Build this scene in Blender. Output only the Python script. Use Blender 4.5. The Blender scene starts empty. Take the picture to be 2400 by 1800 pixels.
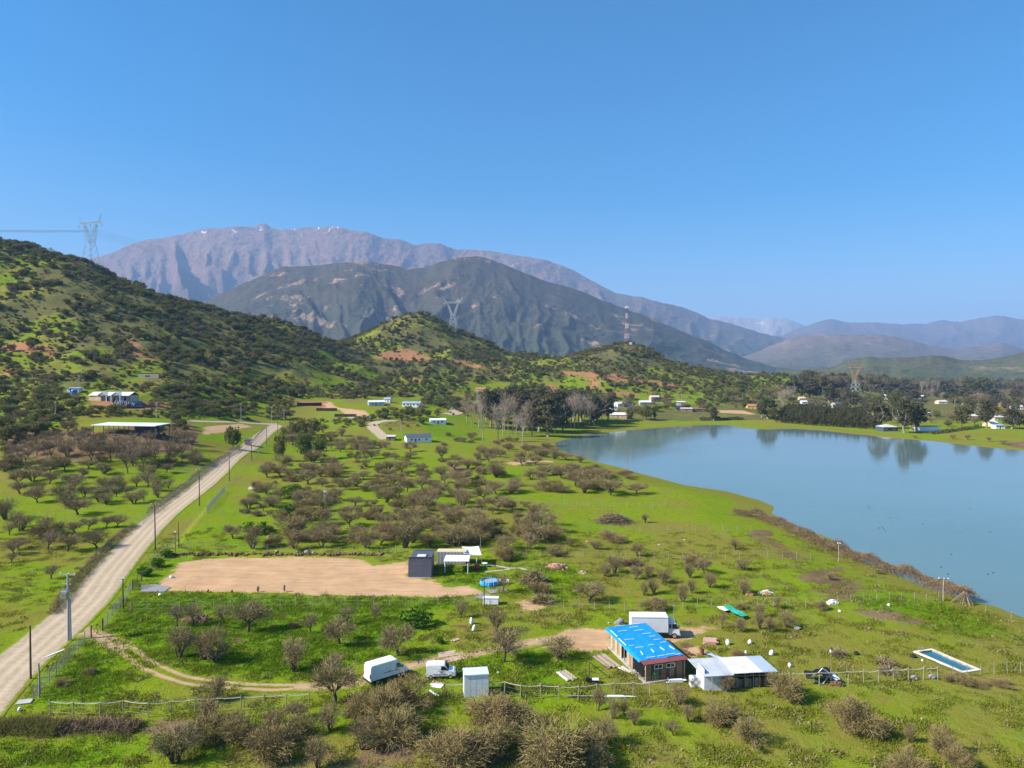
import bpy, bmesh, math, random
import numpy as np
from mathutils import Vector, Matrix
from math import radians as R, sin, cos, pi, atan2, sqrt, hypot

# ------------------------------------------------------------------ camera, sky, sun, exposure
sc = bpy.context.scene
FPX = 1640.0                      # focal length in pixels of a 2400 px wide picture
CAMZ = 40.0
PITCH = math.atan((868 - 900) / FPX)
cam_d = bpy.data.cameras.new('camera'); cam = bpy.data.objects.new('camera', cam_d)
sc.collection.objects.link(cam); sc.camera = cam
cam_d.sensor_width = 36; cam_d.lens = 36 * FPX / 2400
cam_d.clip_start = 0.5; cam_d.clip_end = 90000
cam.location = (0, 0, CAMZ); cam.rotation_euler = (pi / 2 + PITCH, 0, 0)
SUN_EL = R(37); SUN_DIR = Vector((-0.972 * cos(SUN_EL), -0.235 * cos(SUN_EL), sin(SUN_EL))).normalized()
w = bpy.data.worlds.new('World'); sc.world = w; w.use_nodes = True
nt = w.node_tree; bg = nt.nodes['Background']
sky = nt.nodes.new('ShaderNodeTexSky'); sky.sky_type = 'NISHITA'; sky.sun_disc = False
sky.sun_elevation = SUN_EL; sky.sun_rotation = atan2(SUN_DIR.x, SUN_DIR.y)
sky.altitude = 300; sky.air_density = 1.0; sky.dust_density = 1.5; sky.ozone_density = 3.0
hsv = nt.nodes.new('ShaderNodeHueSaturation'); hsv.inputs['Saturation'].default_value = 1.62; hsv.inputs['Hue'].default_value = .495
nt.links.new(sky.outputs[0], hsv.inputs['Color']); nt.links.new(hsv.outputs[0], bg.inputs[0]); bg.inputs[1].default_value = 0.09
sun_d = bpy.data.lights.new('sun', 'SUN'); sun = bpy.data.objects.new('sun', sun_d); sc.collection.objects.link(sun)
sun_d.energy = 5.0; sun_d.angle = R(0.53); sun_d.color = (1, 0.94, 0.85)
sun.rotation_euler = (-SUN_DIR).to_track_quat('-Z', 'Y').to_euler()
sc.view_settings.view_transform = 'Standard'; sc.view_settings.look = 'None'
sc.view_settings.exposure = 1.04; sc.view_settings.gamma = 1.0
sc.view_settings.use_curve_mapping = False
sc.cycles.max_bounces = 5; sc.cycles.diffuse_bounces = 2; sc.cycles.glossy_bounces = 3
sc.cycles.transmission_bounces = 2; sc.cycles.volume_bounces = 0; sc.cycles.transparent_max_bounces = 6
sc.cycles.sample_clamp_indirect = 5

# ------------------------------------------------------------------ small helpers
rnd = random.Random(7)
C = sc.collection
def tag(o, label=None, cat=None, group=None, kind=None):
    if label: o['label'] = label
    if cat: o['category'] = cat
    if group: o['group'] = group
    if kind: o['kind'] = kind
    return o
def empty(name, loc, rz=0, label=None, cat=None, group=None):
    o = bpy.data.objects.new(name, None); C.objects.link(o)
    o.location = loc; o.rotation_euler = (0, 0, rz); o.empty_display_size = .3
    return tag(o, label, cat, group)
def link(name, me, mat=None, parent=None, loc=None, rot=None):
    o = bpy.data.objects.new(name, me); C.objects.link(o)
    if mat is not None and not me.materials: me.materials.append(mat)
    if parent: o.parent = parent
    if loc is not None: o.location = loc
    if rot is not None: o.rotation_euler = rot
    return o
def copy_tree(o, parent=None):
    c = o.copy(); C.objects.link(c); c.parent = parent
    for ch in o.children: copy_tree(ch, c)
    return c
def rotz(p, a): return (p[0] * cos(a) - p[1] * sin(a), p[0] * sin(a) + p[1] * cos(a))
def smooth(a, b, x):
    t = np.clip((x - a) / (b - a), 0, 1); return t * t * (3 - 2 * t)

class MB:
    """collects boxes, tubes and polygons into one mesh"""
    def __init__(s): s.v = []; s.f = []
    def poly(s, pts):
        n = len(s.v); s.v += [tuple(p) for p in pts]; s.f.append(tuple(range(n, n + len(pts)))); return s
    def box(s, x0, x1, y0, y1, z0, z1, M=None):
        n = len(s.v)
        p = [(x, y, z) for z in (z0, z1) for y in (y0, y1) for x in (x0, x1)]
        if M is not None: p = [tuple(M @ Vector(q)) for q in p]
        s.v += p
        s.f += [tuple(n + i for i in q) for q in ((0, 2, 3, 1), (4, 5, 7, 6), (0, 1, 5, 4), (2, 6, 7, 3), (0, 4, 6, 2), (1, 3, 7, 5))]
        return s
    def tube(s, path, rad, sides=5, cap=True):
        n0 = len(s.v); path = [Vector(p) for p in path]
        if not hasattr(rad, '__len__'): rad = [rad] * len(path)
        for i, p in enumerate(path):
            d = (path[min(i + 1, len(path) - 1)] - path[max(i - 1, 0)]).normalized()
            a = d.cross(Vector((0, 0, 1)) if abs(d.z) < .9 else Vector((1, 0, 0))).normalized(); b = d.cross(a)
            for k in range(sides):
                t = 2 * pi * k / sides; s.v.append(tuple(p + (a * cos(t) + b * sin(t)) * rad[i]))
        for i in range(len(path) - 1):
            for k in range(sides):
                q = n0 + i * sides; k2 = (k + 1) % sides
                s.f.append((q + k, q + k2, q + sides + k2, q + sides + k))
        if cap:
            s.f.append(tuple(n0 + k for k in reversed(range(sides))))
            s.f.append(tuple(n0 + (len(path) - 1) * sides + k for k in range(sides)))
        return s
    def bar(s, a, b, r, sides=4): return s.tube([a, b], r, sides)
    def lathe(s, prof, sides=14, o=(0, 0, 0), axis='z'):
        n0 = len(s.v)
        for r, h in prof:
            for k in range(sides):
                t = 2 * pi * k / sides; p = (r * cos(t), r * sin(t), h)
                if axis == 'y': p = (p[0], p[2], p[1])
                s.v.append((p[0] + o[0], p[1] + o[1], p[2] + o[2]))
        for i in range(len(prof) - 1):
            for k in range(sides):
                q = n0 + i * sides; k2 = (k + 1) % sides
                s.f.append((q + k, q + k2, q + sides + k2, q + sides + k))
        s.f.append(tuple(n0 + k for k in reversed(range(sides)))); s.f.append(tuple(n0 + (len(prof) - 1) * sides + k for k in range(sides)))
        return s
    def mesh(s, name, mat=None, bevel=0, smoothf=False):
        me = bpy.data.meshes.new(name); me.from_pydata(s.v, [], s.f)
        bm = bmesh.new(); bm.from_mesh(me); bmesh.ops.recalc_face_normals(bm, faces=bm.faces)
        if bevel: bmesh.ops.bevel(bm, geom=list(bm.edges), offset=bevel, segments=2, affect='EDGES', clamp_overlap=True)
        bm.to_mesh(me); bm.free()
        if mat is not None: me.materials.append(mat)
        if smoothf: me.shade_smooth()
        return me
    def build(s, name, mat=None, parent=None, loc=None, bevel=0, smoothf=False, rot=None):
        return link(name, s.mesh(name, mat, bevel, smoothf), None, parent, loc, rot)

# ------------------------------------------------------------------ vector noise (numpy)
def _h(ix, iy, s):
    n = (ix.astype(np.int64) * 374761393 + iy.astype(np.int64) * 668265263 + s * 1274126177) & 0xFFFFFFFF
    n = ((n ^ (n >> 13)) * 1274126177) & 0xFFFFFFFF
    return ((n ^ (n >> 16)) & 0xFFFF) / 65535.0
def vnoise(x, y, s=0):
    x = np.asarray(x, float); y = np.asarray(y, float)
    ix = np.floor(x); iy = np.floor(y); fx = x - ix; fy = y - iy
    fx = fx * fx * fx * (fx * (fx * 6 - 15) + 10); fy = fy * fy * fy * (fy * (fy * 6 - 15) + 10)
    a = _h(ix, iy, s); b = _h(ix + 1, iy, s); c = _h(ix, iy + 1, s); d = _h(ix + 1, iy + 1, s)
    return a + (b - a) * fx + (c - a) * fy + (a - b - c + d) * fx * fy
def fbm(x, y, o=4, s=0, g=.5):
    r = 0; a = 1; t = 0
    for i in range(o):
        r = r + a * vnoise(x * 2 ** i + 17.3 * i, y * 2 ** i - 9.1 * i, s + i); t += a; a *= g
    return r / t
def ridged(x, y, o=4, s=0, g=.55):
    r = 0; a = 1; t = 0
    for i in range(o):
        n = 1 - np.abs(2 * vnoise(x * 2 ** i + 5.7 * i, y * 2 ** i + 3.1 * i, s + i) - 1)
        r = r + a * n * n; t += a; a *= g
    return r / t

# ------------------------------------------------------------------ the camera's rays (photo pixels of a 2400 x 1800 picture)
cp, sp = cos(PITCH), sin(PITCH)
def ray(u, v):
    a = (u - 1200) / FPX; b = (900 - v) / FPX
    return (a, cp - b * sp, sp + b * cp)
def at_depth(u, v, D):
    d = ray(u, v); k = D / d[1]; return (d[0] * k, D, CAMZ + d[2] * k)
def proj(x, y, z):
    z = z - CAMZ; f = y * cp + z * sp; up = -y * sp + z * cp
    return 1200 + FPX * x / f, 900 - FPX * up / f
def on_plane(u, v, z=0.0):
    d = ray(u, v); k = (z - CAMZ) / d[2]; return (d[0] * k, d[1] * k)

# ------------------------------------------------------------------ terrain heights
LAKE_Z = -1.5
lake_px = [(1299, 1038), (1311, 1053), (1358, 1071), (1402, 1083), (1440, 1092), (1497, 1108), (1606, 1137), (1703, 1151), (1779, 1172), (1816, 1188),
           (1809, 1202), (1844, 1231), (1909, 1248), (1953, 1264), (1980, 1286), (2007, 1307), (2083, 1340), (2170, 1378), (2268, 1405), (2333, 1421),
           (2400, 1448), (2560, 1500), (2900, 1560), (3300, 1500), (3300, 1130), (2700, 1085), (2400, 1056), (2317, 1049), (2235, 1040), (2186, 1034),
           (2154, 1032), (2089, 1026), (2040, 1021), (2006, 1018), (1924, 1009), (1859, 1005), (1826, 1006), (1794, 1007), (1742, 1003), (1706, 997),
           (1657, 996), (1592, 1000), (1543, 1003), (1461, 1010), (1385, 1018), (1365, 1020), (1327, 1030)]
LAKE = np.array([on_plane(u, v, LAKE_Z) for u, v in lake_px])
def poly_sd(x, y, P):
    """signed distance to polygon P, negative inside"""
    x = np.asarray(x, float); y = np.asarray(y, float)
    d2 = np.full(x.shape, 1e18); ins = np.zeros(x.shape, bool)
    n = len(P)
    for i in range(n):
        ax, ay = P[i]; bx, by = P[(i + 1) % n]
        ex, ey = bx - ax, by - ay; wx, wy = x - ax, y - ay
        t = np.clip((wx * ex + wy * ey) / (ex * ex + ey * ey + 1e-9), 0, 1)
        d2 = np.minimum(d2, (wx - ex * t) ** 2 + (wy - ey * t) ** 2)
        c = ((ay <= y) & (by > y)) | ((by <= y) & (ay > y))
        ins ^= c & (x < (y - ay) / (by - ay + (1e-12 if by == ay else 0)) * ex + ax)
    d = np.sqrt(d2); return np.where(ins, -d, d)
# (u, v, distance) of points on the hillsides
ctrl_px = [(-600, 540, 680), (-600, 640, 600), (-600, 740, 520), (-600, 840, 440), (-600, 930, 360), (-300, 550, 690), (-300, 640, 610), (-300, 740, 545), (-300, 840, 470), (-300, 930, 390), (-300, 1010, 310),
    (0, 1070, 285), (0, 1000, 330), (0, 940, 400), (0, 890, 455), (0, 820, 515), (0, 720, 580), (0, 640, 640), (0, 578, 700), (110, 603, 700), (215, 614, 705), (300, 668, 730), (400, 708, 760), (480, 727, 770),
    (560, 746, 780), (640, 750, 790), (716, 772, 800), (770, 803, 800), (150, 940, 390), (255, 942, 378), (160, 880, 450), (150, 800, 520), (150, 700, 600), (100, 1010, 315), (270, 1012, 300), (200, 1080, 262),
    (300, 950, 385), (300, 900, 440), (300, 850, 480), (300, 760, 570), (350, 887, 445), (400, 930, 420), (450, 980, 380), (500, 850, 540), (500, 930, 450), (560, 986, 415), (500, 780, 640), (600, 800, 650), (640, 880, 560),
    (700, 850, 610), (700, 800, 720), (700, 930, 510), (660, 994, 430), (595, 1060, 303), (760, 960, 475), (850, 960, 470), (800, 900, 600), (880, 940, 510), (900, 954, 490), (962, 954, 490), (900, 1000, 415), (820, 1010, 400),
    (780, 815, 900), (800, 802, 960), (860, 772, 960), (920, 746, 965), (995, 733, 970), (1053, 762, 970), (1089, 787, 975), (1130, 799, 980), (1180, 822, 980), (1227, 846, 980), (950, 800, 880), (1000, 850, 800), (1000, 900, 680),
    (900, 860, 800), (850, 880, 690), (1100, 880, 750), (1100, 830, 880), (1000, 795, 900), (1270, 848, 1000), (1317, 838, 1000), (1371, 822, 1000), (1433, 808, 985), (1469, 798, 975), (1505, 812, 975), (1541, 834, 975),
    (1577, 846, 980), (1600, 853, 980), (1636, 866, 990), (1672, 876, 1000), (1727, 884, 1000), (1799, 878, 1020), (1846, 884, 1020), (1875, 893, 1020), (1925, 908, 1050), (1400, 860, 850), (1450, 900, 750), (1300, 900, 760),
    (1200, 900, 740), (1550, 900, 800), (1650, 910, 800), (1750, 910, 850), (1480, 850, 880), (1100, 950, 600), (1127, 920, 690), (1200, 925, 680), (1300, 945, 620), (1500, 950, 650), (1650, 955, 640), (1750, 950, 700), (1500, 985, 540), (1350, 985, 500),
    (1150, 1000, 440), (1050, 1000, 440), (1000, 1000, 430), (980, 1037, 370), (850, 1050, 350)]
ctrl = [at_depth(*c) for c in ctrl_px]
for x in np.linspace(-260, 900, 13):
    ctrl += [(x, 20, 0), (x, 80, 0)]
for x in (-230, -170): ctrl += [(x, 150, .6), (x, 210, 1.8)]
for x in (-110, -80, -40, 0, 40): ctrl += [(x, 150, .4), (x, 200, 1.0), (x, 260, 1.4), (x, 320, 2.0)]
for x in (120, 240, 400, 700, 1100): ctrl += [(x, 150, 0), (x, 350, 0), (x, 520, 0), (x, 700, .5)]
for x in (420, 700, 1000, 1500): ctrl += [(x, 900, .5), (x, 1200, 0), (x, 1600, 0)]
for x in (-900, -600, -300, 0, 300, 600): ctrl += [(x, 1250, 30 if x > -500 else 60), (x, 1600, 5), (x, 2200, 0), (x, 3000, 0)]
for x in (1200, 2000, -1800): ctrl += [(x, 2200, 0), (x, 3000, 0)]
ctrl = np.array(ctrl)
_S = 300.0
def _phi(r2): return r2 * np.log(r2 + 1e-9) * .5
_cx, _cy = ctrl[:, 0] / _S, ctrl[:, 1] / _S
_n = len(ctrl)
_A = np.zeros((_n + 3, _n + 3)); _A[:_n, :_n] = _phi((_cx[:, None] - _cx) ** 2 + (_cy[:, None] - _cy) ** 2) + np.eye(_n) * 2e-3
_P = np.stack([np.ones(_n), _cx, _cy], 1); _A[:_n, _n:] = _P; _A[_n:, :_n] = _P.T
_W = np.linalg.solve(_A, np.concatenate([ctrl[:, 2], [0, 0, 0]]))
def rbf_exact(x, y):
    x = np.asarray(x, float).ravel() / _S; y = np.asarray(y, float).ravel() / _S
    out = _W[_n] + _W[_n + 1] * x + _W[_n + 2] * y
    for i in range(_n): out = out + _W[i] * _phi((x - _cx[i]) ** 2 + (y - _cy[i]) ** 2)
    return out
# the surface is tabulated once on a fan-shaped grid and looked up from there
_gt = np.linspace(-1.35, 1.35, 250); _gs = np.linspace(math.log(130), math.log(3400), 270)
_gy = np.exp(_gs)[:, None] + 0 * _gt[None]; _gxx = _gt[None] * (_gy + 40); _gz = rbf_exact(_gxx, _gy).reshape(_gy.shape)
def rbf(x, y):
    y = np.clip(y, 131, 3390); a = np.clip((x / (y + 40) + 1.35) / 2.7 * 249, 0, 248.999); b = (np.log(y) - _gs[0]) / (_gs[-1] - _gs[0]) * 269
    i = b.astype(int); j = a.astype(int); fi = b - i; fj = a - j
    return (_gz[i, j] * (1 - fj) + _gz[i, j + 1] * fj) * (1 - fi) + (_gz[i + 1, j] * (1 - fj) + _gz[i + 1, j + 1] * fj) * fi
POOL = np.array([on_plane(u, v, .06) for u, v in ((2140, 1526), (2184, 1520), (2301, 1570), (2257, 1576.5))])
LOTP = np.array([on_plane(u, v, 0) for u, v in ((345, 1395), (402, 1305), (600, 1303), (900, 1304), (1150, 1306), (1400, 1330), (1300, 1400), (1000, 1420))])
def H(x, y):
    sh = np.shape(x); x = np.asarray(x, float).ravel(); y = np.asarray(y, float).ravel()
    z = rbf(x, y)
    far = smooth(2300, 3200, y); z = z * (1 - far)
    z = np.where(y < 900, np.maximum(z, -.2), np.maximum(z, -1))
    z = z * smooth(150, 260, y)
    hill = smooth(6, 40, z)
    z = z + hill * ((ridged(x / 90 + .3, y / 140, 3, 5) - .45) * 9 + (fbm(x / 25, y / 25, 3, 9) - .5) * 4)
    z = z + (fbm(x / 30, y / 30, 2, 21) - .5) * .5 * smooth(60, 120, y) * (1 - hill)
    near = y < 260
    # the field behind the levelled lot stands a step higher
    lx = smooth(-75, -73, x + (y - 150) * .27) * (1 - smooth(-8, 30, x))
    z = z + 1.0 * lx * smooth(149.6, 151.2, y + .5 * np.sin(x * .9) * .5) * (1 - smooth(170, 230, y))
    z = z + np.where(near, (fbm(x / 2.2, y / 2.2, 2, 33) - .5) * .16, 0)
    sd = poly_sd(x, y, LAKE)
    z = np.where(sd > 0, LAKE_Z + .02 + (z - LAKE_Z) * smooth(0, 26 + 70 * smooth(240, 400, y), sd) + .05 * np.clip(sd, 0, 6) * (1 - smooth(6, 30, sd)), LAKE_Z - np.clip(-sd * .12, 0, 4) - .02)
    if near.any():
        ps = poly_sd(x[near], y[near], POOL); zz = z[near]; zz = np.where(ps < -.32, zz - 1.4, zz); z[near] = zz
    return z.reshape(sh)
# ground cells: a fan of rows and columns, fine near the camera
rows = [12.0]
while rows[-1] < 21000:
    y = rows[-1]; rows.append(y + (.42 if y < 105 else y * .004 if y < 240 else y * .0062 if y < 1150 else y * .03))
rows = np.array(rows); tcol = np.linspace(-1, 1, 640); tcol = np.sign(tcol) * (.55 * np.abs(tcol) + .45 * np.abs(tcol) ** 2.2)
GX = tcol[None, :] * (rows[:, None] + 40) * 1.05; GY = np.repeat(rows[:, None], len(tcol), 1); GZ = H(GX, GY)
nr, nc = GX.shape
def gzv(x, y):
    """height of the ground sheet itself, by its cells"""
    x = np.asarray(x, float); y = np.asarray(y, float)
    i = np.clip(np.searchsorted(rows, y) - 1, 0, nr - 2); fi = (y - rows[i]) / (rows[i + 1] - rows[i])
    t = x / ((y + 40) * 1.05); j = np.clip(np.searchsorted(tcol, t) - 1, 0, nc - 2); fj = (t - tcol[j]) / (tcol[j + 1] - tcol[j])
    return (GZ[i, j] * (1 - fj) + GZ[i, j + 1] * fj) * (1 - fi) + (GZ[i + 1, j] * (1 - fj) + GZ[i + 1, j + 1] * fj) * fi
_ty = np.concatenate([np.arange(30, 260, 1.5), 260 * 1.006 ** np.arange(0, 420)])
def at(u, v):
    """the point of the terrain seen at a pixel of the photograph"""
    d = ray(u, v); k = _ty / d[1]
    g = CAMZ + d[2] * k - gzv(d[0] * k, _ty); i = np.argmax(g < 0)
    if g[i] >= 0: i = len(_ty) - 1
    yy = np.linspace(_ty[max(i - 1, 0)], _ty[i], 40); k = yy / d[1]; g = CAMZ + d[2] * k - gzv(d[0] * k, yy); j = max(int(np.argmax(g < 0)), 1)
    y = yy[j]; x = d[0] * y / d[1]
    return (x, y, float(gzv(x, y)))
def hz(x, y): return float(gzv(x, y))
ground_z = hz
def mpp(p): return p[1] / FPX          # metres per photo pixel at a point
# ------------------------------------------------------------------ node helpers and materials
class NT:
    def __init__(s, name):
        s.m = bpy.data.materials.new(name); s.m.use_nodes = True; s.t = s.m.node_tree
        s.b = s.t.nodes['Principled BSDF']; s.b.inputs['Roughness'].default_value = .9
        s.b.inputs['Specular IOR Level'].default_value = 0.0
    def n(s, typ, props=None, **inp):
        nd = s.t.nodes.new('ShaderNode' + typ)
        for k, v in (props or {}).items(): setattr(nd, k, v)
        for k, v in inp.items():
            k = k.replace('_', ' ') if k not in nd.inputs else k
            s.put(nd.inputs[int(k[1:])] if k[0] == 'i' and k[1:].isdigit() else nd.inputs[k], v)
        return nd
    def put(s, sock, v):
        if hasattr(v, 'is_linked') or hasattr(v, 'links'): s.t.links.new(v, sock)
        else: sock.default_value = (v if not (isinstance(v, tuple) and len(v) == 3 and sock.type == 'RGBA') else (*v, 1))
    def math(s, op, a, b=0.0, c=None):
        nd = s.t.nodes.new('ShaderNodeMath'); nd.operation = op; s.put(nd.inputs[0], a); s.put(nd.inputs[1], b)
        if c is not None: s.put(nd.inputs[2], c)
        return nd.outputs[0]
    def mix(s, f, a, b, mode='MIX'):
        nd = s.t.nodes.new('ShaderNodeMix'); nd.data_type = 'RGBA'; nd.blend_type = mode
        s.put(nd.inputs[0], f); s.put(nd.inputs[6], a); s.put(nd.inputs[7], b); return nd.outputs[2]
    def step(s, x, a, b):
        nd = s.t.nodes.new('ShaderNodeMapRange'); nd.interpolation_type = 'SMOOTHSTEP'
        s.put(nd.inputs[0], x); s.put(nd.inputs[1], a); s.put(nd.inputs[2], b); return nd.outputs[0]
    def noise(s, vec, scale, detail=3, rough=.55, dim='3D'):
        nd = s.t.nodes.new('ShaderNodeTexNoise'); nd.inputs['Scale'].default_value = scale
        nd.inputs['Detail'].default_value = detail; nd.inputs['Roughness'].default_value = rough
        if vec is not None: s.t.links.new(vec, nd.inputs['Vector'])
        return nd.outputs[0]
    def attr(s, name):
        nd = s.t.nodes.new('ShaderNodeAttribute'); nd.attribute_name = name; return nd
    def sep(s, v):
        nd = s.t.nodes.new('ShaderNodeSeparateColor'); s.t.links.new(v, nd.inputs[0]); return nd.outputs
    def color(s, v): s.put(s.b.inputs['Base Color'], v)
    def bump(s, h, strength, dist):
        nd = s.t.nodes.new('ShaderNodeBump'); nd.inputs['Strength'].default_value = strength; nd.inputs['Distance'].default_value = dist
        s.t.links.new(h, nd.inputs['Height']); s.t.links.new(nd.outputs[0], s.b.inputs['Normal'])
    def pos(s): return s.t.nodes.new('ShaderNodeNewGeometry').outputs['Position']
    def obj(s): return s.t.nodes.new('ShaderNodeTexCoord').outputs['Object']
    def rand(s): return s.t.nodes.new('ShaderNodeObjectInfo').outputs['Random']

def mat(name, col, rough=.8, var=.18, scale=3.0, metal=0.0, spec=.3, dirt=0.0, bump=0.0):
    """a plain surface with grain, blotches and a little dirt"""
    m = NT(name); o = m.obj()
    n1 = m.noise(o, scale, 4); n2 = m.noise(o, scale * .23, 2)
    k = m.math('ADD', m.math('MULTIPLY', n1, .6), m.math('MULTIPLY', n2, .4))
    lo = tuple(c * (1 - var) for c in col); hi = tuple(min(1, c * (1 + var)) for c in col)
    c = m.mix(m.step(k, .3, .7), lo, hi)
    if dirt: c = m.mix(m.math('MULTIPLY', m.step(m.noise(o, scale * .6, 5, .7), .5, .75), dirt), c, (.16, .12, .08))
    m.color(c); m.b.inputs['Roughness'].default_value = rough; m.b.inputs['Metallic'].default_value = metal
    m.b.inputs['Specular IOR Level'].default_value = spec
    if bump: m.bump(n1, bump, .03)
    return m.m

def grass_nodes(m, lush=None, dry=None):
    p = m.pos()
    nl = m.noise(p, .018, 3); nm = m.noise(p, .11, 4, .6); nf = m.noise(p, .9, 4, .65); ng = m.noise(p, 4.5, 3, .7)
    base = m.math('ADD', m.math('MULTIPLY', nl, .5), m.math('MULTIPLY', nm, .5))
    if lush is not None: base = m.math('ADD', base, m.math('MULTIPLY', lush, .22))
    if dry is not None: base = m.math('SUBTRACT', base, m.math('MULTIPLY', dry, .2))
    base = m.math('ADD', base, m.math('MULTIPLY', m.math('SUBTRACT', nf, .5), .35))
    c = m.mix(m.step(base, .34, .5), (.19, .18, .03), (.165, .23, .01))
    c = m.mix(m.step(base, .48, .64), c, (.125, .225, .006))
    if lush is not None:
        c = m.mix(m.math('MULTIPLY', lush, m.step(nf, .36, .6)), c, (.09, .185, .005))
    c = m.mix(m.math('MULTIPLY', m.step(nf, .52, .72), .6), c, (.09, .115, .008))
    c = m.mix(m.math('MULTIPLY', m.step(ng, .55, .72), .45), c, (.29, .29, .05))
    c = m.mix(m.math('MULTIPLY', m.step(ng, .45, .3), .45), c, (.085, .1, .008))
    c = m.mix(m.math('MULTIPLY', m.step(m.noise(p, .3, 5, .75), .56, .7), .6), c, (.19, .14, .065))
    c = m.mix(m.math('MULTIPLY', m.step(m.noise(p, .055, 4, .65), .54, .68), .45), c, (.2, .165, .06))
    hgt = m.math('ADD', nf, m.math('MULTIPLY', ng, .5))
    return c, hgt, (p, nl, nm, nf, ng)

def make_ground_mat():
    m = NT('ground_grass'); a1 = m.sep(m.attr('m1').outputs['Color']); a2 = m.sep(m.attr('m2').outputs['Color'])
    c, h, (p, nl, nm, nf, ng) = grass_nodes(m, a1[0], a2[0])
    br = m.math('ADD', m.math('MULTIPLY', m.math('SUBTRACT', nf, .5), 1.3), m.math('MULTIPLY', m.math('SUBTRACT', ng, .5), .5))
    def over(c, mask, ca, cb, lo=.38, hi=.62, n=nf):
        edge = m.math('MULTIPLY', m.math('MULTIPLY', m.math('SUBTRACT', 1.15, mask), mask), m.math('ADD', br, m.math('MULTIPLY', m.math('SUBTRACT', nm, .5), 2.5)))
        k = m.step(m.math('ADD', mask, m.math('MULTIPLY', edge, 2.2)), lo, hi)
        return m.mix(k, c, m.mix(m.step(n, .35, .65), ca, cb))
    mp = m.t.nodes.new('ShaderNodeMapping'); mp.inputs['Scale'].default_value = (.12, .9, 1); mp.inputs['Rotation'].default_value = (0, 0, .12); m.t.links.new(p, mp.inputs[0])
    streak = m.math('ADD', m.math('MULTIPLY', m.noise(mp.outputs[0], 1.0, 5, .7), .6), m.math('MULTIPLY', m.noise(p, .16, 3, .6), .4))
    # scrubby undergrowth of the hillsides, brown soil, sandy fill, orange cuts, pale ploughed field
    c = over(c, a2[1], (.09, .105, .03), (.15, .125, .05), .3, .75)
    c = over(c, a1[1], (.135, .085, .045), (.2, .135, .075), n=nm)
    c = over(c, a1[2], (.4, .25, .135), (.53, .34, .195), n=streak)
    c = over(c, a2[2], (.38, .19, .09), (.27, .13, .065), n=ng)
    m.color(c); m.bump(m.math('MULTIPLY', h, m.math('SUBTRACT', 1.0, m.math('MULTIPLY', a1[2], .8))), .8, .3); return m.m
M = {}
M['ground'] = make_ground_mat()

def make_strip_mat(name, ca, cb, ruts, edge=.16, verge=.7):
    """gravel or earth in the middle of a strip, ragged grass at its edges"""
    m = NT(name); c, h, (p, nl, nm, nf, ng) = grass_nodes(m)
    uvn = m.t.nodes.new('ShaderNodeUVMap'); s = m.t.nodes.new('ShaderNodeSeparateXYZ'); m.t.links.new(uvn.outputs[0], s.inputs[0]); x = s.outputs[0]
    d = m.math('SUBTRACT', .5, m.math('ABSOLUTE', m.math('SUBTRACT', x, .5)))          # 0 at the edge
    d = m.math('ADD', d, m.math('MULTIPLY', m.math('SUBTRACT', m.noise(p, verge, 4, .65), .5), edge * 1.6))
    e = m.mix(m.step(m.noise(p, 1.7, 5, .7), .35, .65), ca, cb)
    for r0, wd in ruts:
        dr = m.math('ABSOLUTE', m.math('SUBTRACT', m.math('ADD', x, m.math('MULTIPLY', m.math('SUBTRACT', nm, .5), .06)), r0))
        e = m.mix(m.math('MULTIPLY', m.step(dr, wd, 0), .5), e, tuple(min(1, q * 1.3) for q in cb))
    m.color(m.mix(m.step(d, edge * .25, edge), c, e)); m.bump(m.math('ADD', ng, m.noise(p, 12, 2)), .35, .06)
    return m.m
M['road'] = make_strip_mat('gravel_road', (.34, .265, .175), (.44, .35, .24), [(.3, .1), (.52, .09), (.72, .1)], .1, .5)
M['track'] = make_strip_mat('earth_track', (.33, .215, .11), (.40, .28, .16), [(.5, .25)], .3, 1.6)
M['path'] = make_strip_mat('gravel_path', (.38, .34, .27), (.46, .42, .34), [], .3, 1.6)
M['gravel'] = mat('grey_gravel', (.25, .24, .24), .95, .25, 8, bump=.5)

# ------------------------------------------------------------------ ground sheet
def grid_mesh(name, X, Y, Z):
    nr, nc = X.shape; me = bpy.data.meshes.new(name)
    idx = np.arange(nr * nc).reshape(nr, nc)
    q = np.stack([idx[:-1, :-1], idx[:-1, 1:], idx[1:, 1:], idx[1:, :-1]], -1).reshape(-1, 4)
    me.vertices.add(nr * nc); me.vertices.foreach_set('co', np.stack([X, Y, Z], -1).astype(np.float32).ravel())
    me.loops.add(q.size); me.loops.foreach_set('vertex_index', q.astype(np.int32).ravel())
    me.polygons.add(len(q)); me.polygons.foreach_set('loop_start', np.arange(0, q.size, 4, dtype=np.int32))
    me.polygons.foreach_set('use_smooth', np.ones(len(q), bool)); me.update(calc_edges=True); return me
def fcol(me, name, arr):
    a = me.attributes.new(name, 'FLOAT_COLOR', 'POINT'); a.data.foreach_set('color', np.concatenate([arr, np.ones((len(arr), 1))], 1).astype(np.float32).ravel())
fx, fy, fz = GX.ravel(), GY.ravel(), GZ.ravel()
m1 = np.zeros((fx.size, 3)); m2 = np.zeros((fx.size, 3))
def paint(arr, ch, px, val=1.0, soft=1.5, world=None):
    P = np.array([at(u, v)[:2] for u, v in px]) if world is None else world
    b = soft * 2; s = np.where((fx > P[:, 0].min() - b) & (fx < P[:, 0].max() + b) & (fy > P[:, 1].min() - b) & (fy < P[:, 1].max() + b))[0]
    if len(s): arr[s, ch] = np.maximum(arr[s, ch], val * (1 - smooth(-soft, soft, poly_sd(fx[s], fy[s], P))))
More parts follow.
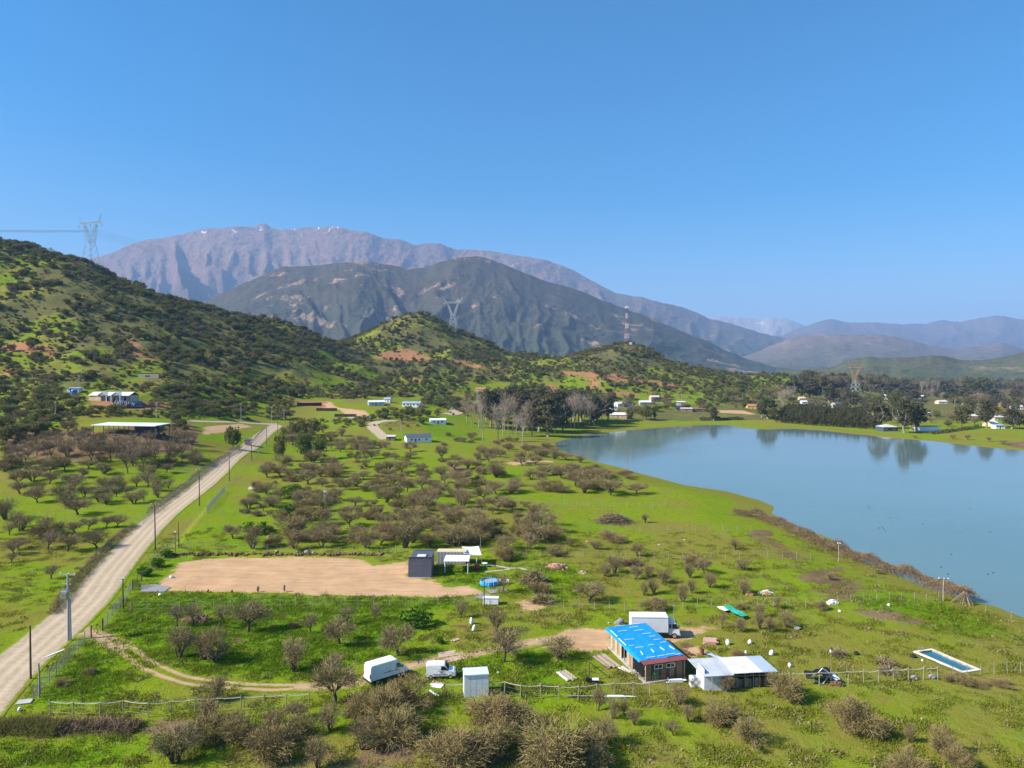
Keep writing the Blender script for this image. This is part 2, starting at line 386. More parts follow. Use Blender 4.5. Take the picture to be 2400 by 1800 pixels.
def blob(arr, ch, u, v, wpx, hpx, val=1.0, soft=1.0):
    paint(arr, ch, [(u + wpx * .5 * cos(t) * (1 + .25 * sin(3 * t + u)), v + hpx * .5 * sin(t) * (1 + .25 * cos(2 * t + v))) for t in np.linspace(0, 2 * pi, 13)[:-1]], val, soft)
LUSH, SOIL, SAND = 0, 1, 2; DRY, SCRUB, CUT = 0, 1, 2
g_lush = [[(215, 1500), (104, 1605), (95, 1642), (174, 1652), (250, 1640), (289, 1557), (278, 1520), (239, 1505)],
          [(300, 1400), (420, 1395), (700, 1398), (1080, 1400), (1100, 1425), (900, 1440), (600, 1445), (300, 1455)],
          [(240, 1500), (300, 1440), (560, 1440), (900, 1440), (960, 1480), (900, 1540), (760, 1580), (620, 1590), (470, 1580), (350, 1530)],
          [(1040, 1330), (1130, 1330), (1150, 1370), (1090, 1392), (1030, 1382)], [(1220, 1330), (1340, 1320), (1400, 1370), (1330, 1420), (1240, 1410)],
          [(0, 1740), (260, 1740), (280, 1790), (0, 1830)], [(1200, 1540), (1300, 1520), (1360, 1570), (1240, 1610)],
          [(2000, 1400), (2180, 1405), (2330, 1460), (2400, 1500), (2200, 1490), (2050, 1440)], [(1000, 990), (1100, 985), (1150, 1000), (1080, 1030), (1000, 1020)],
          [(1090, 1540), (1190, 1530), (1180, 1610), (1080, 1600)], [(980, 980), (1090, 975), (1130, 1010), (1020, 1020)]]
for i, P in enumerate(g_lush): paint(m1, LUSH, P, .9 if i in (0, 1, 2, 3) else .6, 3)
for P in ([(1745, 1240), (1790, 1240), (1900, 1315), (1815, 1312)], [(1850, 1328), (1975, 1328), (2040, 1385), (1990, 1410), (1930, 1405), (1880, 1360)],
          [(1990, 1430), (2090, 1432), (2320, 1490), (2290, 1500), (2080, 1450)], [(1480, 1730), (1560, 1725), (1640, 1800), (1530, 1830), (1440, 1800)],
          [(380, 1690), (470, 1690), (440, 1712), (320, 1715)], [(1040, 1090), (1130, 1100), (1110, 1118), (1050, 1115)], [(2330, 1040), (2420, 1030), (2430, 1052), (2380, 1050)],
          [(0, 1000), (60, 1000), (240, 1010), (460, 990), (470, 1060), (200, 1085), (0, 1080)]): paint(m1, SOIL, P, .75, 5)
paint(m1, SOIL, [(540, 1700), (760, 1690), (1000, 1690), (1400, 1700), (1440, 1840), (460, 1840)], .52, 6)
for (u, v, a, b) in ((795, 1541, 48, 26), (899, 1527, 22, 12), (1086, 1468, 60, 12), (1142, 1471, 26, 14), (372, 1452, 18, 8), (648, 1640, 34, 14), (1237, 1572, 16, 10), (1610, 1518, 60, 26),
                     (690, 1548, 30, 14), (560, 1500, 40, 12), (1790, 1250, 60, 20), (1300, 1500, 40, 16), (1920, 1700, 60, 16), (2020, 1650, 80, 14)): blob(m1, SOIL, u, v, a, b, .75)
LOT_PX = [(372, 1384), (392, 1350), (420, 1320), (480, 1312), (560, 1306), (700, 1303), (840, 1308), (880, 1324), (955, 1316), (955, 1350), (1020, 1358), (1040, 1374), (1105, 1372), (1130, 1390), (1060, 1398), (920, 1398), (800, 1394), (600, 1388), (440, 1386)]
paint(m1, SAND, LOT_PX, 1.0, 2.6)
for P in ([(1235, 1514), (1290, 1490), (1360, 1472), (1432, 1472), (1436, 1520), (1380, 1530), (1330, 1522), (1260, 1522)], [(1560, 1490), (1600, 1470), (1670, 1465), (1690, 1475), (1640, 1490), (1580, 1512), (1555, 1505)],
          [(1590, 1515), (1640, 1512), (1660, 1535), (1620, 1545)], [(1210, 1410), (1270, 1395), (1280, 1425), (1225, 1430)], [(480, 1000), (560, 992), (590, 1000), (520, 1014), (470, 1020)],
          [(730, 942), (770, 940), (800, 958), (770, 962)], [(790, 955), (850, 962), (880, 978), (820, 982)], [(150, 1440), (230, 1470), (235, 1500), (205, 1495)],
          [(1680, 962), (1740, 962), (1775, 972), (1690, 968)], [(1190, 1085), (1290, 1078), (1300, 1084), (1200, 1092)]): paint(m1, SAND, P, .85, 2.5)
# orange road cuts and scars on the hills
for P in ([(0, 805), (40, 800), (120, 815), (170, 832), (60, 828), (0, 825)], [(290, 790), (315, 795), (370, 845), (345, 848), (300, 815)], [(0, 855), (30, 858), (50, 880), (0, 890)],
          [(835, 832), (900, 825), (960, 815), (1000, 835), (1020, 848), (940, 845), (860, 838)], [(1040, 840), (1100, 845), (1110, 855), (1050, 852)], [(955, 885), (990, 886), (990, 896), (960, 896)],
          [(1310, 870), (1380, 872), (1480, 885), (1600, 900), (1590, 906), (1450, 895), (1320, 878)], [(1380, 880), (1410, 895), (1400, 910), (1380, 905)], [(1420, 915), (1500, 922), (1500, 930), (1430, 926)],
          [(1275, 900), (1310, 903), (1310, 916), (1285, 914)], [(205, 935), (330, 938), (400, 945), (410, 958), (330, 965), (240, 955), (205, 945)], [(690, 938), (770, 940), (760, 955), (700, 953)], [(200, 612), (225, 611), (235, 620), (210, 620)],
          [(1080, 850), (1130, 856), (1190, 860), (1185, 866), (1100, 862)]): paint(m2, CUT, P, .85, 7)
m2[:, SCRUB] = smooth(6, 45, fz) * (.35 + .5 * smooth(.4, .62, fbm(fx / 60, fy / 60, 3, 77)))
town = (fy > 560) & (fz < 6) & (fx > 60); m2[town, SCRUB] = np.maximum(m2[town, SCRUB], .75)
m2[fy > 1300, SCRUB] = 1
m2[:, DRY] = smooth(.4, .75, fbm(fx / 22, fy / 22, 3, 41)) * .9
for P in ([(1500, 1690), (2400, 1700), (2400, 1850), (1400, 1850)], [(1560, 1430), (2000, 1430), (2300, 1600), (1700, 1640)]): paint(m2, DRY, P, .55, 8)
sdl = poly_sd(fx, fy, LAKE); m2[:, DRY] = np.maximum(m2[:, DRY], np.where(sdl > 0, 1 - smooth(3, 16, sdl), 1) * .8)
gme = grid_mesh('ground', GX, GY, GZ); fcol(gme, 'm1', m1); fcol(gme, 'm2', m2); gme.materials.append(M['ground'])
tag(link('ground', gme), 'green grassland rising to scrubby hills', kind='structure')
def resample(pts, step):
    pts = [np.array(p[:2], float) for p in pts]
    # Catmull-Rom through the points, then even steps
    out = []; P = [2 * pts[0] - pts[1]] + pts + [2 * pts[-1] - pts[-2]]
    for i in range(1, len(P) - 2):
        for t in np.linspace(0, 1, 24, endpoint=False):
            out.append(.5 * ((2 * P[i]) + (P[i + 1] - P[i - 1]) * t + (2 * P[i - 1] - 5 * P[i] + 4 * P[i + 1] - P[i + 2]) * t * t + (3 * P[i] - P[i - 1] - 3 * P[i + 1] + P[i + 2]) * t ** 3))
    out.append(pts[-1]); out = np.array(out); L = np.concatenate([[0], np.cumsum(np.linalg.norm(np.diff(out, axis=0), axis=1))])
    s = np.linspace(0, L[-1], max(2, int(L[-1] / step))); return np.stack([np.interp(s, L, out[:, k]) for k in (0, 1)], 1), s
def strip(name, px, width, material, lift=.05, cells=8, step=.5, label=None, wfun=None, world=None):
    pts, s = resample(world or [at(u, v) for u, v in px], step)
    d = np.gradient(pts, axis=0); d /= np.linalg.norm(d, axis=1)[:, None] + 1e-9; nrm = np.stack([d[:, 1], -d[:, 0]], 1)
    t = np.linspace(-.5, .5, cells + 1); wv = np.array([width * (wfun(q / s[-1]) if wfun else 1) for q in s])
    X = pts[:, 0:1] + nrm[:, 0:1] * t * wv[:, None]; Y = pts[:, 1:2] + nrm[:, 1:2] * t * wv[:, None]
    Z = gzv(X, Y) + lift - .02 * (np.abs(t) > .49)
    me = grid_mesh(name, X, Y, Z); uv = me.uv_layers.new(name='UVMap')
    vi = np.zeros(len(me.loops), np.int32); me.loops.foreach_get('vertex_index', vi)
    uu = np.stack([np.tile(t + .5, len(pts))[vi], np.repeat(s, cells + 1)[vi]], 1); uv.data.foreach_set('uv', uu.astype(np.float32).ravel())
    me.materials.append(material); o = link(name, me); tag(o, label, kind='structure'); return pts
ROAD_PX = [(-130, 1735), (-30, 1625), (36, 1559), (88, 1515), (140, 1470), (208, 1405), (258, 1340), (302, 1289), (371, 1217), (465, 1145), (520, 1096), (584, 1048), (648, 996)]
road_pts = strip('gravel_road', ROAD_PX, 8.2, M['road'], .07, 14, .8, 'pale gravel road running up past the fenced lots')
strip('side_road', [(652, 994), (560, 990), (480, 988), (400, 985)], 5, M['road'], .09, 6, 1.0, 'gravel side road turning off at the top of the main road')
strip('valley_road', [(905, 1030), (880, 1008), (872, 996), (890, 988), (925, 985)], 8, M['road'], .12, 6, 1.0, 'pale bend of gravel road below the white cabins')
strip('hill_road', [(1050, 972), (1072, 962), (1074, 950), (1062, 944)], 12, M['road'], .15, 6, 1.0, 'pale bend of gravel road beside the tall grove')
strip('driveway', [(196, 1482), (232, 1490), (262, 1510), (285, 1525)], 4.2, M['track'], .06, 10, .35, 'orange earth drive just inside the crossed gate')
strip('driveway_rut', [(252, 1494), (281, 1500), (300, 1507), (321, 1525), (347, 1545), (380, 1563), (412, 1577), (445, 1588), (500, 1597), (580, 1604), (700, 1607)], 1.15, M['track'], .05, 8, .35, 'upper bare wheel rut of the curving drive')
strip('driveway_rut', [(262, 1508), (276, 1520), (304, 1544), (336, 1566), (369, 1581), (412, 1596), (445, 1604), (500, 1610), (560, 1614), (640, 1618), (715, 1614)], 1.15, M['track'], .05, 8, .35, 'lower bare wheel rut of the curving drive')
strip('drive_end', [(690, 1610), (760, 1610), (820, 1604), (880, 1590), (935, 1571)], 3.2, M['track'], .055, 10, .4, 'worn earth at the end of the drive under the large van')
strip('yard_track', [(930, 1572), (975, 1558), (1035, 1546), (1100, 1534), (1160, 1521), (1220, 1512), (1290, 1498)], 3.8, M['track'], .05, 10, .4, 'brown earth track from the vans to the truck yard')
strip('footpath', [(1141, 1322), (1166, 1327), (1195, 1332), (1217, 1332), (1240, 1338), (1262, 1350)], 1.3, M['path'], .05, 6, .4, 'pale footpath leading away from the shaded patio')
strip('footpath', [(1134, 1341), (1166, 1338), (1195, 1334)], 1.1, M['path'], .06, 6, .4, 'pale footpath branch below the shaded patio')

# ------------------------------------------------------------------ lake
def make_water(name, col, wave, rough, scale):
    m = NT(name); p = m.pos()
    mp = m.t.nodes.new('ShaderNodeMapping'); mp.inputs['Scale'].default_value = (.35, 1, 1); m.t.links.new(p, mp.inputs[0])
    n = m.noise(mp.outputs[0], scale, 3, .6); patch = m.step(m.noise(p, .012, 3), .4, .65)
    m.color(m.mix(m.noise(p, .02, 3), tuple(c * .85 for c in col), tuple(c * 1.15 for c in col)))
    m.b.inputs['Roughness'].default_value = rough; m.b.inputs['IOR'].default_value = 1.33; m.b.inputs['Specular IOR Level'].default_value = .5
    nd = m.t.nodes.new('ShaderNodeBump'); nd.inputs['Distance'].default_value = wave; m.t.links.new(m.math('MULTIPLY_ADD', patch, .5, .25), nd.inputs['Strength'])
    m.t.links.new(n, nd.inputs['Height']); m.t.links.new(nd.outputs[0], m.b.inputs['Normal']); return m.m
M['lake'] = make_water('lake_water', (.12, .19, .18), .03, .06, 1.2)
lb = MB().poly([(8, 95, LAKE_Z), (1000, 95, LAKE_Z), (1000, 560, LAKE_Z), (8, 560, LAKE_Z)])
tag(lb.build('lake', M['lake']), 'calm blue lake with trees mirrored along the far shore', kind='structure')

# ------------------------------------------------------------------ mountains
def mountain_mat(name, low, mid, high, zlo, zhi, scar, snow=None, dot=14.0, dotk=.6):
    m = NT(name); p = m.pos(); s = m.t.nodes.new('ShaderNodeSeparateXYZ'); m.t.links.new(p, s.inputs[0]); z = s.outputs[2]
    n1 = m.noise(p, 1 / 500, 4, .6); n2 = m.noise(p, 1 / 90, 4, .65)
    zz = m.math('ADD', z, m.math('MULTIPLY', m.math('SUBTRACT', n1, .5), (zhi - zlo) * .9))
    c = m.mix(m.step(zz, zlo, (zlo + zhi) / 2), low, mid); c = m.mix(m.step(zz, (zlo + zhi) / 2, zhi), c, high)
    c = m.mix(m.math('MULTIPLY', m.step(n2, .52, .64), .55), c, tuple(q * .5 for q in mid))
    c = m.mix(m.math('MULTIPLY', m.step(m.noise(p, 1 / 260, 5, .7), .57, .66), scar), c, (.36, .235, .145))
    vo = m.n('TexVoronoi', Vector=p, Scale=1 / dot).outputs['Distance']
    c = m.mix(m.math('MULTIPLY', m.step(vo, .5, .2), dotk), c, (.03, .042, .02))
    if snow:
        sn = m.math('MULTIPLY', m.step(z, snow[0], snow[1]), m.step(m.noise(p, snow[2], 5, .7), snow[3], snow[3] + .04))
        c = m.mix(sn, c, (.85, .87, .9))
    m.color(c); m.bump(m.math('ADD', n2, m.math('MULTIPLY', vo, .4)), .7, dot * .5); return m.m
def mountain(name, skyl, Y, depth, material, seed, spur=110, amp=.2, nu=300, nt_=110, zfoot=0, label=None, gam=1.25, back=.7, fine=.4):
    us = np.array([p[0] for p in skyl], float); vs = np.array([p[1] for p in skyl], float)
    u = np.linspace(us[0], us[-1], nu); v = np.interp(u, us, vs)
    for _ in range(1): v = np.convolve(np.pad(v, 1, 'edge'), [.25, .5, .25], 'valid')
    v = v + (fbm(u / 14, u * 0, 3, seed + 90) - .5) * 3.5
    yr = Y * (1 + .05 * (fbm(u / 300, u * 0 + seed, 3, seed) - .5) * 2)
    k = yr / (cp - (900 - v) / FPX * sp); zr = np.maximum(CAMZ + (sp + (900 - v) / FPX * cp) * k, zfoot)
    t = np.concatenate([np.linspace(0, 1, nt_), 1 + np.linspace(0, 1, 18)[1:] * back])[:, None]
    tf = np.clip(t, 0, 1); yy = yr[None] - depth * (1 - t)
    wx = u[None] / spur + (fbm(u[None] / spur * .8, t * 2.0, 4, seed + 3) - .5) * 2.4
    rg = ridged(wx, t * 1.0 + seed, 5, seed + 11, .5)
    r2 = ridged(u[None] / (spur * .28) + wx, t * 4.5 + seed, 5, seed + 23, .55)
    prof = np.where(t <= 1, tf ** gam, 1 - ((t - 1) / back) ** 1.4)
    env = np.sin(np.pi * np.clip(tf, 0, 1) ** .8) ** .8
    z = zfoot + (zr[None] - zfoot) * (prof - amp * env * (1 - rg) * 1.5 + amp * .3 * env - amp * fine * env * (1 - r2))
    z = np.maximum(z, zfoot - 30 * (t < .03)); x = (u[None] - 1200) / FPX * yy
    me = grid_mesh(name, x, yy, z); me.materials.append(material); o = link(name, me); tag(o, label, kind='structure'); return o
MAIN = [(-900, 700), (-400, 660), (0, 640), (231, 603), (268, 592), (300, 575), (344, 563), (391, 556), (434, 549), (467, 538), (524, 534), (579, 531), (600, 530), (614, 525), (622, 522), (631, 530), (645, 537), (669, 538), (723, 534), (796, 531), (822, 540),
        (865, 545), (894, 556), (919, 561), (941, 561), (959, 570), (977, 575), (1003, 570), (1031, 570), (1050, 578), (1068, 585), (1125, 586), (1162, 590), (1216, 599), (1259, 605), (1288, 612), (1324, 625), (1353, 639),
        (1379, 654), (1415, 673), (1444, 688), (1505, 697), (1560, 711), (1600, 721), (1636, 733), (1658, 746), (1701, 755), (1745, 769), (1781, 780), (1824, 789), (1900, 808), (1998, 832), (2100, 850), (2200, 866)]
MID = [(300, 800), (380, 760), (440, 725), (499, 697), (564, 668), (615, 646), (662, 625), (709, 625), (800, 616), (836, 613), (890, 617), (945, 626), (970, 630), (1002, 626), (1031, 614), (1075, 603), (1118, 601), (1144, 607),
       (1180, 619), (1227, 639), (1288, 661), (1342, 675), (1397, 697), (1451, 719), (1523, 744), (1600, 778), (1654, 798), (1708, 824), (1763, 845), (1817, 860), (1880, 868)]
SNOWY = [(1560, 760), (1600, 752), (1654, 745), (1690, 742), (1708, 743), (1781, 749), (1802, 745), (1846, 747), (1889, 764), (1960, 790), (2020, 800)]
RANGE = [(1700, 830), (1780, 805), (1835, 784), (1889, 764), (1925, 751), (1954, 748), (1991, 757), (2048, 755), (2114, 760), (2164, 759), (2208, 749), (2244, 755), (2280, 748), (2323, 740), (2360, 742), (2400, 751), (2500, 745), (2700, 735), (3000, 745), (3300, 760)]
HILL5 = [(1700, 850), (1780, 822), (1853, 791), (1900, 786), (1998, 784), (2070, 784), (2124, 795), (2179, 809), (2233, 820), (2269, 813), (2352, 802), (2400, 820), (2480, 810), (2600, 790), (2900, 800), (3300, 820)]
HILL6 = [(1820, 868), (1880, 866), (1944, 861), (1998, 842), (2034, 836), (2070, 838), (2124, 838), (2179, 833), (2215, 834), (2251, 843), (2305, 845), (2360, 834), (2400, 825), (2480, 805), (2600, 790), (2800, 800), (3100, 820)]
mountain('mountain_range', RANGE, 13000, 4000, mountain_mat('far_range', (.06, .055, .045), (.09, .07, .06), (.12, .09, .08), 100, 900, .25, None, 60, .3), 61, 150, .2, 240, 60, 0, 'distant purple mountain range on the right horizon')
mountain('snowy_mountain', SNOWY, 17000, 4000, mountain_mat('snow_peaks', (.2, .16, .14), (.25, .2, .17), (.3, .25, .22), 200, 1100, .2, (1050, 1350, 1 / 240, .57), 80, .1), 62, 60, .18, 120, 50, 0, 'faraway snow-dusted peaks in the gap of the skyline')
mountain('mountain', MAIN, 9500, 4600, mountain_mat('main_mountain', (.05, .05, .034), (.1, .07, .05), (.18, .11, .085), 200, 1250, .35, (1800, 1950, 1 / 130, .6), 60, .3), 63, 210, .3, 640, 200, 0, 'large reddish mountain with thin snow along its crest', 1.1, .7, 1.0)
mountain('foothill', HILL5, 7000, 2500, mountain_mat('purple_foothill', (.08, .08, .05), (.12, .1, .07), (.16, .12, .09), 40, 330, .3, None, 26, .4), 64, 220, .16, 200, 60, 0, 'low purple hill below the distant range')
mountain('forested_mountain', MID, 4700, 2100, mountain_mat('scrub_mountain', (.05, .06, .034), (.062, .058, .04), (.07, .056, .04), 60, 620, .8, None, 18, .8), 65, 300, .19, 440, 150, 0, 'dark scrub-covered mountain in front of the reddish one', 1.15, .7, .55)
mountain('green_foothill', HILL6, 2700, 800, mountain_mat('green_foothill', (.075, .085, .04), (.095, .1, .045), (.09, .088, .045), 10, 90, .5, None, 11, .85), 66, 240, .14, 240, 80, 0, 'low green scrubby hill behind the town')

# ------------------------------------------------------------------ haze: the air itself
hm = bpy.data.materials.new('haze_air'); hm.use_nodes = True; hn = hm.node_tree; hn.nodes.remove(hn.nodes['Principled BSDF'])
pv = hn.nodes.new('ShaderNodeVolumePrincipled'); pv.inputs['Density'].default_value = 7.5e-5; pv.inputs['Color'].default_value = (.37, .6, 1.0, 1); pv.inputs['Anisotropy'].default_value = 0.0
hn.links.new(pv.outputs[0], hn.nodes['Material Output'].inputs['Volume'])
hb = MB().box(-27000, 27000, -3000, 26500, -32, 2350)
tag(hb.build('haze', hm), 'thin blue air between the camera and the mountains', kind='stuff')
# ------------------------------------------------------------------ vegetation: meshes shared by many plants
NR = np.random.RandomState(11)
def foliage_mat(name, a, b, c, hue=.5, transl=0.0):
    m = NT(name); o = m.obj(); r = m.rand()
    k = m.noise(o, .9, 3, .6)
    col = m.mix(m.step(k, .38, .62), a, b)
    col = m.mix(m.math('MULTIPLY', r, hue), col, c)
    col = m.mix(m.math('MULTIPLY', m.step(m.noise(o, 5, 2), .5, .7), .35), col, tuple(q * 1.5 for q in b))
    m.color(col); m.b.inputs['Specular IOR Level'].default_value = 0.0; m.b.inputs['Roughness'].default_value = .8
    if transl:
        tr = m.n('BsdfTranslucent'); m.put(tr.inputs['Color'], col); mx = m.n('MixShader'); mx.inputs[0].default_value = transl
        m.t.links.new(m.b.outputs[0], mx.inputs[1]); m.t.links.new(tr.outputs[0], mx.inputs[2]); m.t.links.new(mx.outputs[0], m.t.nodes['Material Output'].inputs['Surface'])
    return m.m
M['twig'] = foliage_mat('thorn_twigs', (.2, .152, .078), (.28, .215, .115), (.215, .18, .075), .5)
M['twig_grey'] = foliage_mat('grey_twigs', (.2, .152, .092), (.27, .205, .125), (.19, .145, .08), .5)
M['twig_pale'] = foliage_mat('pale_twigs', (.28, .225, .165), (.36, .29, .215), (.28, .225, .16), .4)
M['twig_olive'] = foliage_mat('olive_twigs', (.2, .165, .065), (.285, .23, .095), (.25, .17, .085), .6)
M['ever'] = foliage_mat('evergreen_leaves', (.125, .15, .035), (.18, .2, .05), (.185, .15, .055), .8, .38)
M['ever_dark'] = foliage_mat('dark_leaves', (.1, .12, .035), (.15, .165, .05), (.165, .14, .055), .8, .38)
M['euca'] = foliage_mat('eucalyptus_leaves', (.085, .1, .042), (.125, .14, .06), (.14, .115, .065), .6, .38)
M['euca_brown'] = foliage_mat('eucalyptus_brown_leaves', (.14, .112, .065), (.19, .15, .09), (.14, .115, .065), .5, .38)
M['plant'] = foliage_mat('plantation_leaves', (.065, .09, .035), (.11, .115, .045), (.15, .115, .05), .6, .38)
M['yellow'] = foliage_mat('yellow_blossom', (.42, .3, .02), (.55, .4, .03), (.3, .25, .05), .3, .38)
M['green_leaf'] = foliage_mat('bright_leaves', (.07, .15, .012), (.11, .21, .02), (.06, .13, .02), .5, .38)
M['bark'] = mat('dark_bark', (.075, .055, .042), .95, .35, 6)
M['bark_pale'] = mat('pale_bark', (.32, .27, .205), .9, .3, 2)
M['bramble'] = foliage_mat('bramble_canes', (.18, .125, .07), (.26, .185, .11), (.16, .13, .06), .3)

def norm(v): return v / (np.linalg.norm(v, axis=-1, keepdims=True) + 1e-9)
def quads_mesh(name, Q, mat_):
    n = len(Q); me = bpy.data.meshes.new(name); me.vertices.add(n * 4); me.vertices.foreach_set('co', Q.astype(np.float32).ravel())
    me.loops.add(n * 4); me.loops.foreach_set('vertex_index', np.arange(n * 4, dtype=np.int32)); me.polygons.add(n)
    me.polygons.foreach_set('loop_start', np.arange(0, n * 4, 4, dtype=np.int32)); me.update(calc_edges=True); me.materials.append(mat_); return me
def ribbons(p, d, ln, wd):
    n = len(p); d = norm(d); side = norm(np.cross(d, NR.normal(size=(n, 3)))); ln = np.broadcast_to(ln, (n,))[:, None]; wd = np.broadcast_to(wd, (n,))[:, None]
    q = p + d * ln; return np.stack([p - side * wd * .5, p + side * wd * .5, q + side * wd * .3, q - side * wd * .3], 1)
def leaves(p, size, up=.35, asp=.7):
    n = len(p); a = norm(NR.normal(size=(n, 3))); nrm = norm(NR.normal(size=(n, 3)) + np.array([0, 0, up])); a = norm(np.cross(nrm, a)); b = np.cross(nrm, a)
    s = (size * NR.uniform(.6, 1.3, n))[:, None]; return np.stack([p - a * s - b * s * asp * .6, p + a * s - b * s * asp, p + a * s * .8 + b * s * asp, p - a * s * .7 + b * s * asp * .8], 1)
def in_ball(n, shell=.5):
    d = norm(NR.normal(size=(n, 3))); return d * (shell + (1 - shell) * NR.uniform(0, 1, n) ** .5)[:, None]
def limb(mb, p, d, L, r, depth, ends, spread=.5, gravity=.1, seg=3, kids=(2, 3), sides=5, shrink=.68):
    """a tapering limb that forks; collects the tips"""
    path = [Vector(p)]; rad = [r]; d = Vector(d).normalized()
    for i in range(seg):
        d = (d + Vector((rnd.gauss(0, .13), rnd.gauss(0, .13), rnd.gauss(0, .08) + gravity))).normalized()
        path.append(path[-1] + d * L / seg); rad.append(r * (1 - .4 * (i + 1) / seg))
    mb.tube(path, rad, sides, cap=False); ends.append((path[-1], d, depth))
    if depth <= 0: return
    for k in range(rnd.randint(*kids)):
        j = rnd.randint(max(1, seg - 2), seg); a = rnd.uniform(0, 2 * pi); o = Vector((cos(a), sin(a), rnd.uniform(-.2, .5)))
        limb(mb, path[j], (d + o * spread), L * rnd.uniform(.55, .8), rad[j] * shrink, depth - 1, ends, spread, gravity * .6, max(2, seg - 1), kids, max(3, sides - 1), shrink)
class Kind: pass
def finish(name, trunk, crown, size):
    k = Kind(); k.name = name; k.trunk = trunk; k.crown = crown; k.w, k.h = size; return k
def thorn(i, form):
    """dormant thorn trees, designed about 4 m wide and 3.2 m tall"""
    mb = MB(); ends = []
    if form == 'umbrella':
        n = 1; hz0 = .75
        for k in range(n):
            base = (rnd.uniform(-.15, .15), rnd.uniform(-.15, .15), -.2); top = Vector((rnd.uniform(-.2, .2), rnd.uniform(-.2, .2), hz0 + rnd.uniform(-.1, .25)))
            mb.tube([base, (base[0] * .5, base[1] * .5, .35), top], [.2, .15, .13], 6, False)
            for q in range(4):
                a = 2 * pi * q / 4 + rnd.uniform(-.5, .5); limb(mb, top, (cos(a) * .9, sin(a) * .9, .75), 1.2, .09, 2, ends, .65, .05)
        ctr = np.array([0, 0, 2.25]); rad = np.array([1.75, 1.75, .8]); flat = 1
    elif form == 'vase':
        for q in range(rnd.randint(4, 6)):
            a = rnd.uniform(0, 2 * pi); limb(mb, (0.1 * cos(a), .1 * sin(a), -.2), (cos(a) * .5, sin(a) * .5, 1), 1.45, .095, 2, ends, .55, .1)
        ctr = np.array([0, 0, 2.15]); rad = np.array([1.65, 1.65, .95]); flat = 0
    elif form == 'sparse':
        top = Vector((0, 0, .7)); mb.tube([(0, 0, -.2), top], [.16, .13], 6, False)
        for q in range(4):
            a = rnd.uniform(0, 2 * pi); limb(mb, top, (cos(a) * .7, sin(a) * .7, 1), 1.15, .085, 2, ends, .6, .08)
        ctr = np.array([0, 0, 2.1]); rad = np.array([1.5, 1.5, 1.0]); flat = 0
    else:
        for q in range(7):
            a = rnd.uniform(0, 2 * pi); limb(mb, (.3 * cos(a), .3 * sin(a), -.2), (cos(a) * .9, sin(a) * .9, .9), 1.1, .06, 2, ends, .6, .08)
        ctr = np.array([0, 0, 1.5]); rad = np.array([1.95, 1.95, 1.55]); flat = 0
    tips = np.array([tuple(e[0]) for e in ends]); N = {'umbrella': 2500, 'vase': 2200, 'sparse': 950, 'mound': 4400}[form]
    cen = in_ball(26, .25) * rad * .85 + ctr
    cen = np.concatenate([cen, tips[tips[:, 2] > .8]])
    c = cen[NR.randint(0, len(cen), N)]; p = c + NR.normal(size=(N, 3)) * np.array([.3, .3, .22])
    out = (p - (ctr - np.array([0, 0, .9]))) * np.array([1, 1, .8]); d = norm(norm(out) + NR.normal(size=(N, 3)) * .55)
    if flat: p[:, 2] = np.clip(p[:, 2], 1.5, 2.95 + NR.uniform(-.15, .1, N))
    if form in ('vase', 'sparse'): k_ = p[:, 2] > .95 + .25 * NR.normal(size=N); p, d = p[k_], d[k_]; N = len(p)
    p[:, 2] = np.maximum(p[:, 2], .12)
    crown = ribbons(p, d, NR.uniform(.22, .55, N), NR.uniform(.02, .045, N))
    mt = {'umbrella': 'twig', 'vase': 'twig', 'sparse': 'twig_grey', 'mound': 'twig_olive'}[form]
    return finish(form, mb.mesh('thorn_trunk', M['bark']), quads_mesh('thorn_crown', crown, M[mt]), (4.0, 3.2))
def leafy(i, wd, ht, trunk_h, ncl, per, leaf, mtl, shape='round', bark='bark', clr=.18):
    mb = MB(); ends = []; r0 = ht * .022
    top = Vector((rnd.uniform(-.05, .05) * ht, rnd.uniform(-.05, .05) * ht, trunk_h)); mb.tube([(0, 0, -.3), top * .5, top], [r0 * 1.3, r0, r0 * .8], 6, False)
    for q in range(5):
        a = 2 * pi * q / 5 + rnd.uniform(-.4, .4); limb(mb, top * rnd.uniform(.7, 1), (cos(a) * .6, sin(a) * .6, 1), (ht - trunk_h) * .45, r0 * .55, 1, ends, .5, .1)
    if shape == 'tall': mb.tube([top, (top.x * .6, top.y, ht * .92)], [r0 * .8, r0 * .15], 5, False)
    c = in_ball(ncl, .35); zc = (ht + trunk_h * .7) / 2; hr = (ht - trunk_h * .7) / 2
    c = c * np.array([wd / 2 * (1 - clr), wd / 2 * (1 - clr), hr * (1 - clr)]) + np.array([0, 0, zc])
    if shape == 'tall':
        k = (c[:, 2] - zc) / hr; c[:, :2] *= (1 - .35 * k)[:, None] * NR.uniform(.6, 1.1, ncl)[:, None]
    if shape == 'cone': k = np.clip((c[:, 2] - trunk_h * .7) / (ht - trunk_h * .7), 0, 1); c[:, :2] *= (1.15 - .85 * k)[:, None]
    r = wd * NR.uniform(.09, .2, ncl)
    p = (c[:, None, :] + in_ball(ncl * per, .55).reshape(ncl, per, 3) * (r[:, None, None] * np.array([1, 1, .75]))).reshape(-1, 3)
    p[:, 2] = np.maximum(p[:, 2], .1)
    return finish(shape, mb.mesh('tree_trunk', M[bark]), quads_mesh('tree_crown', leaves(p, leaf, .5), M[mtl]), (wd, ht))
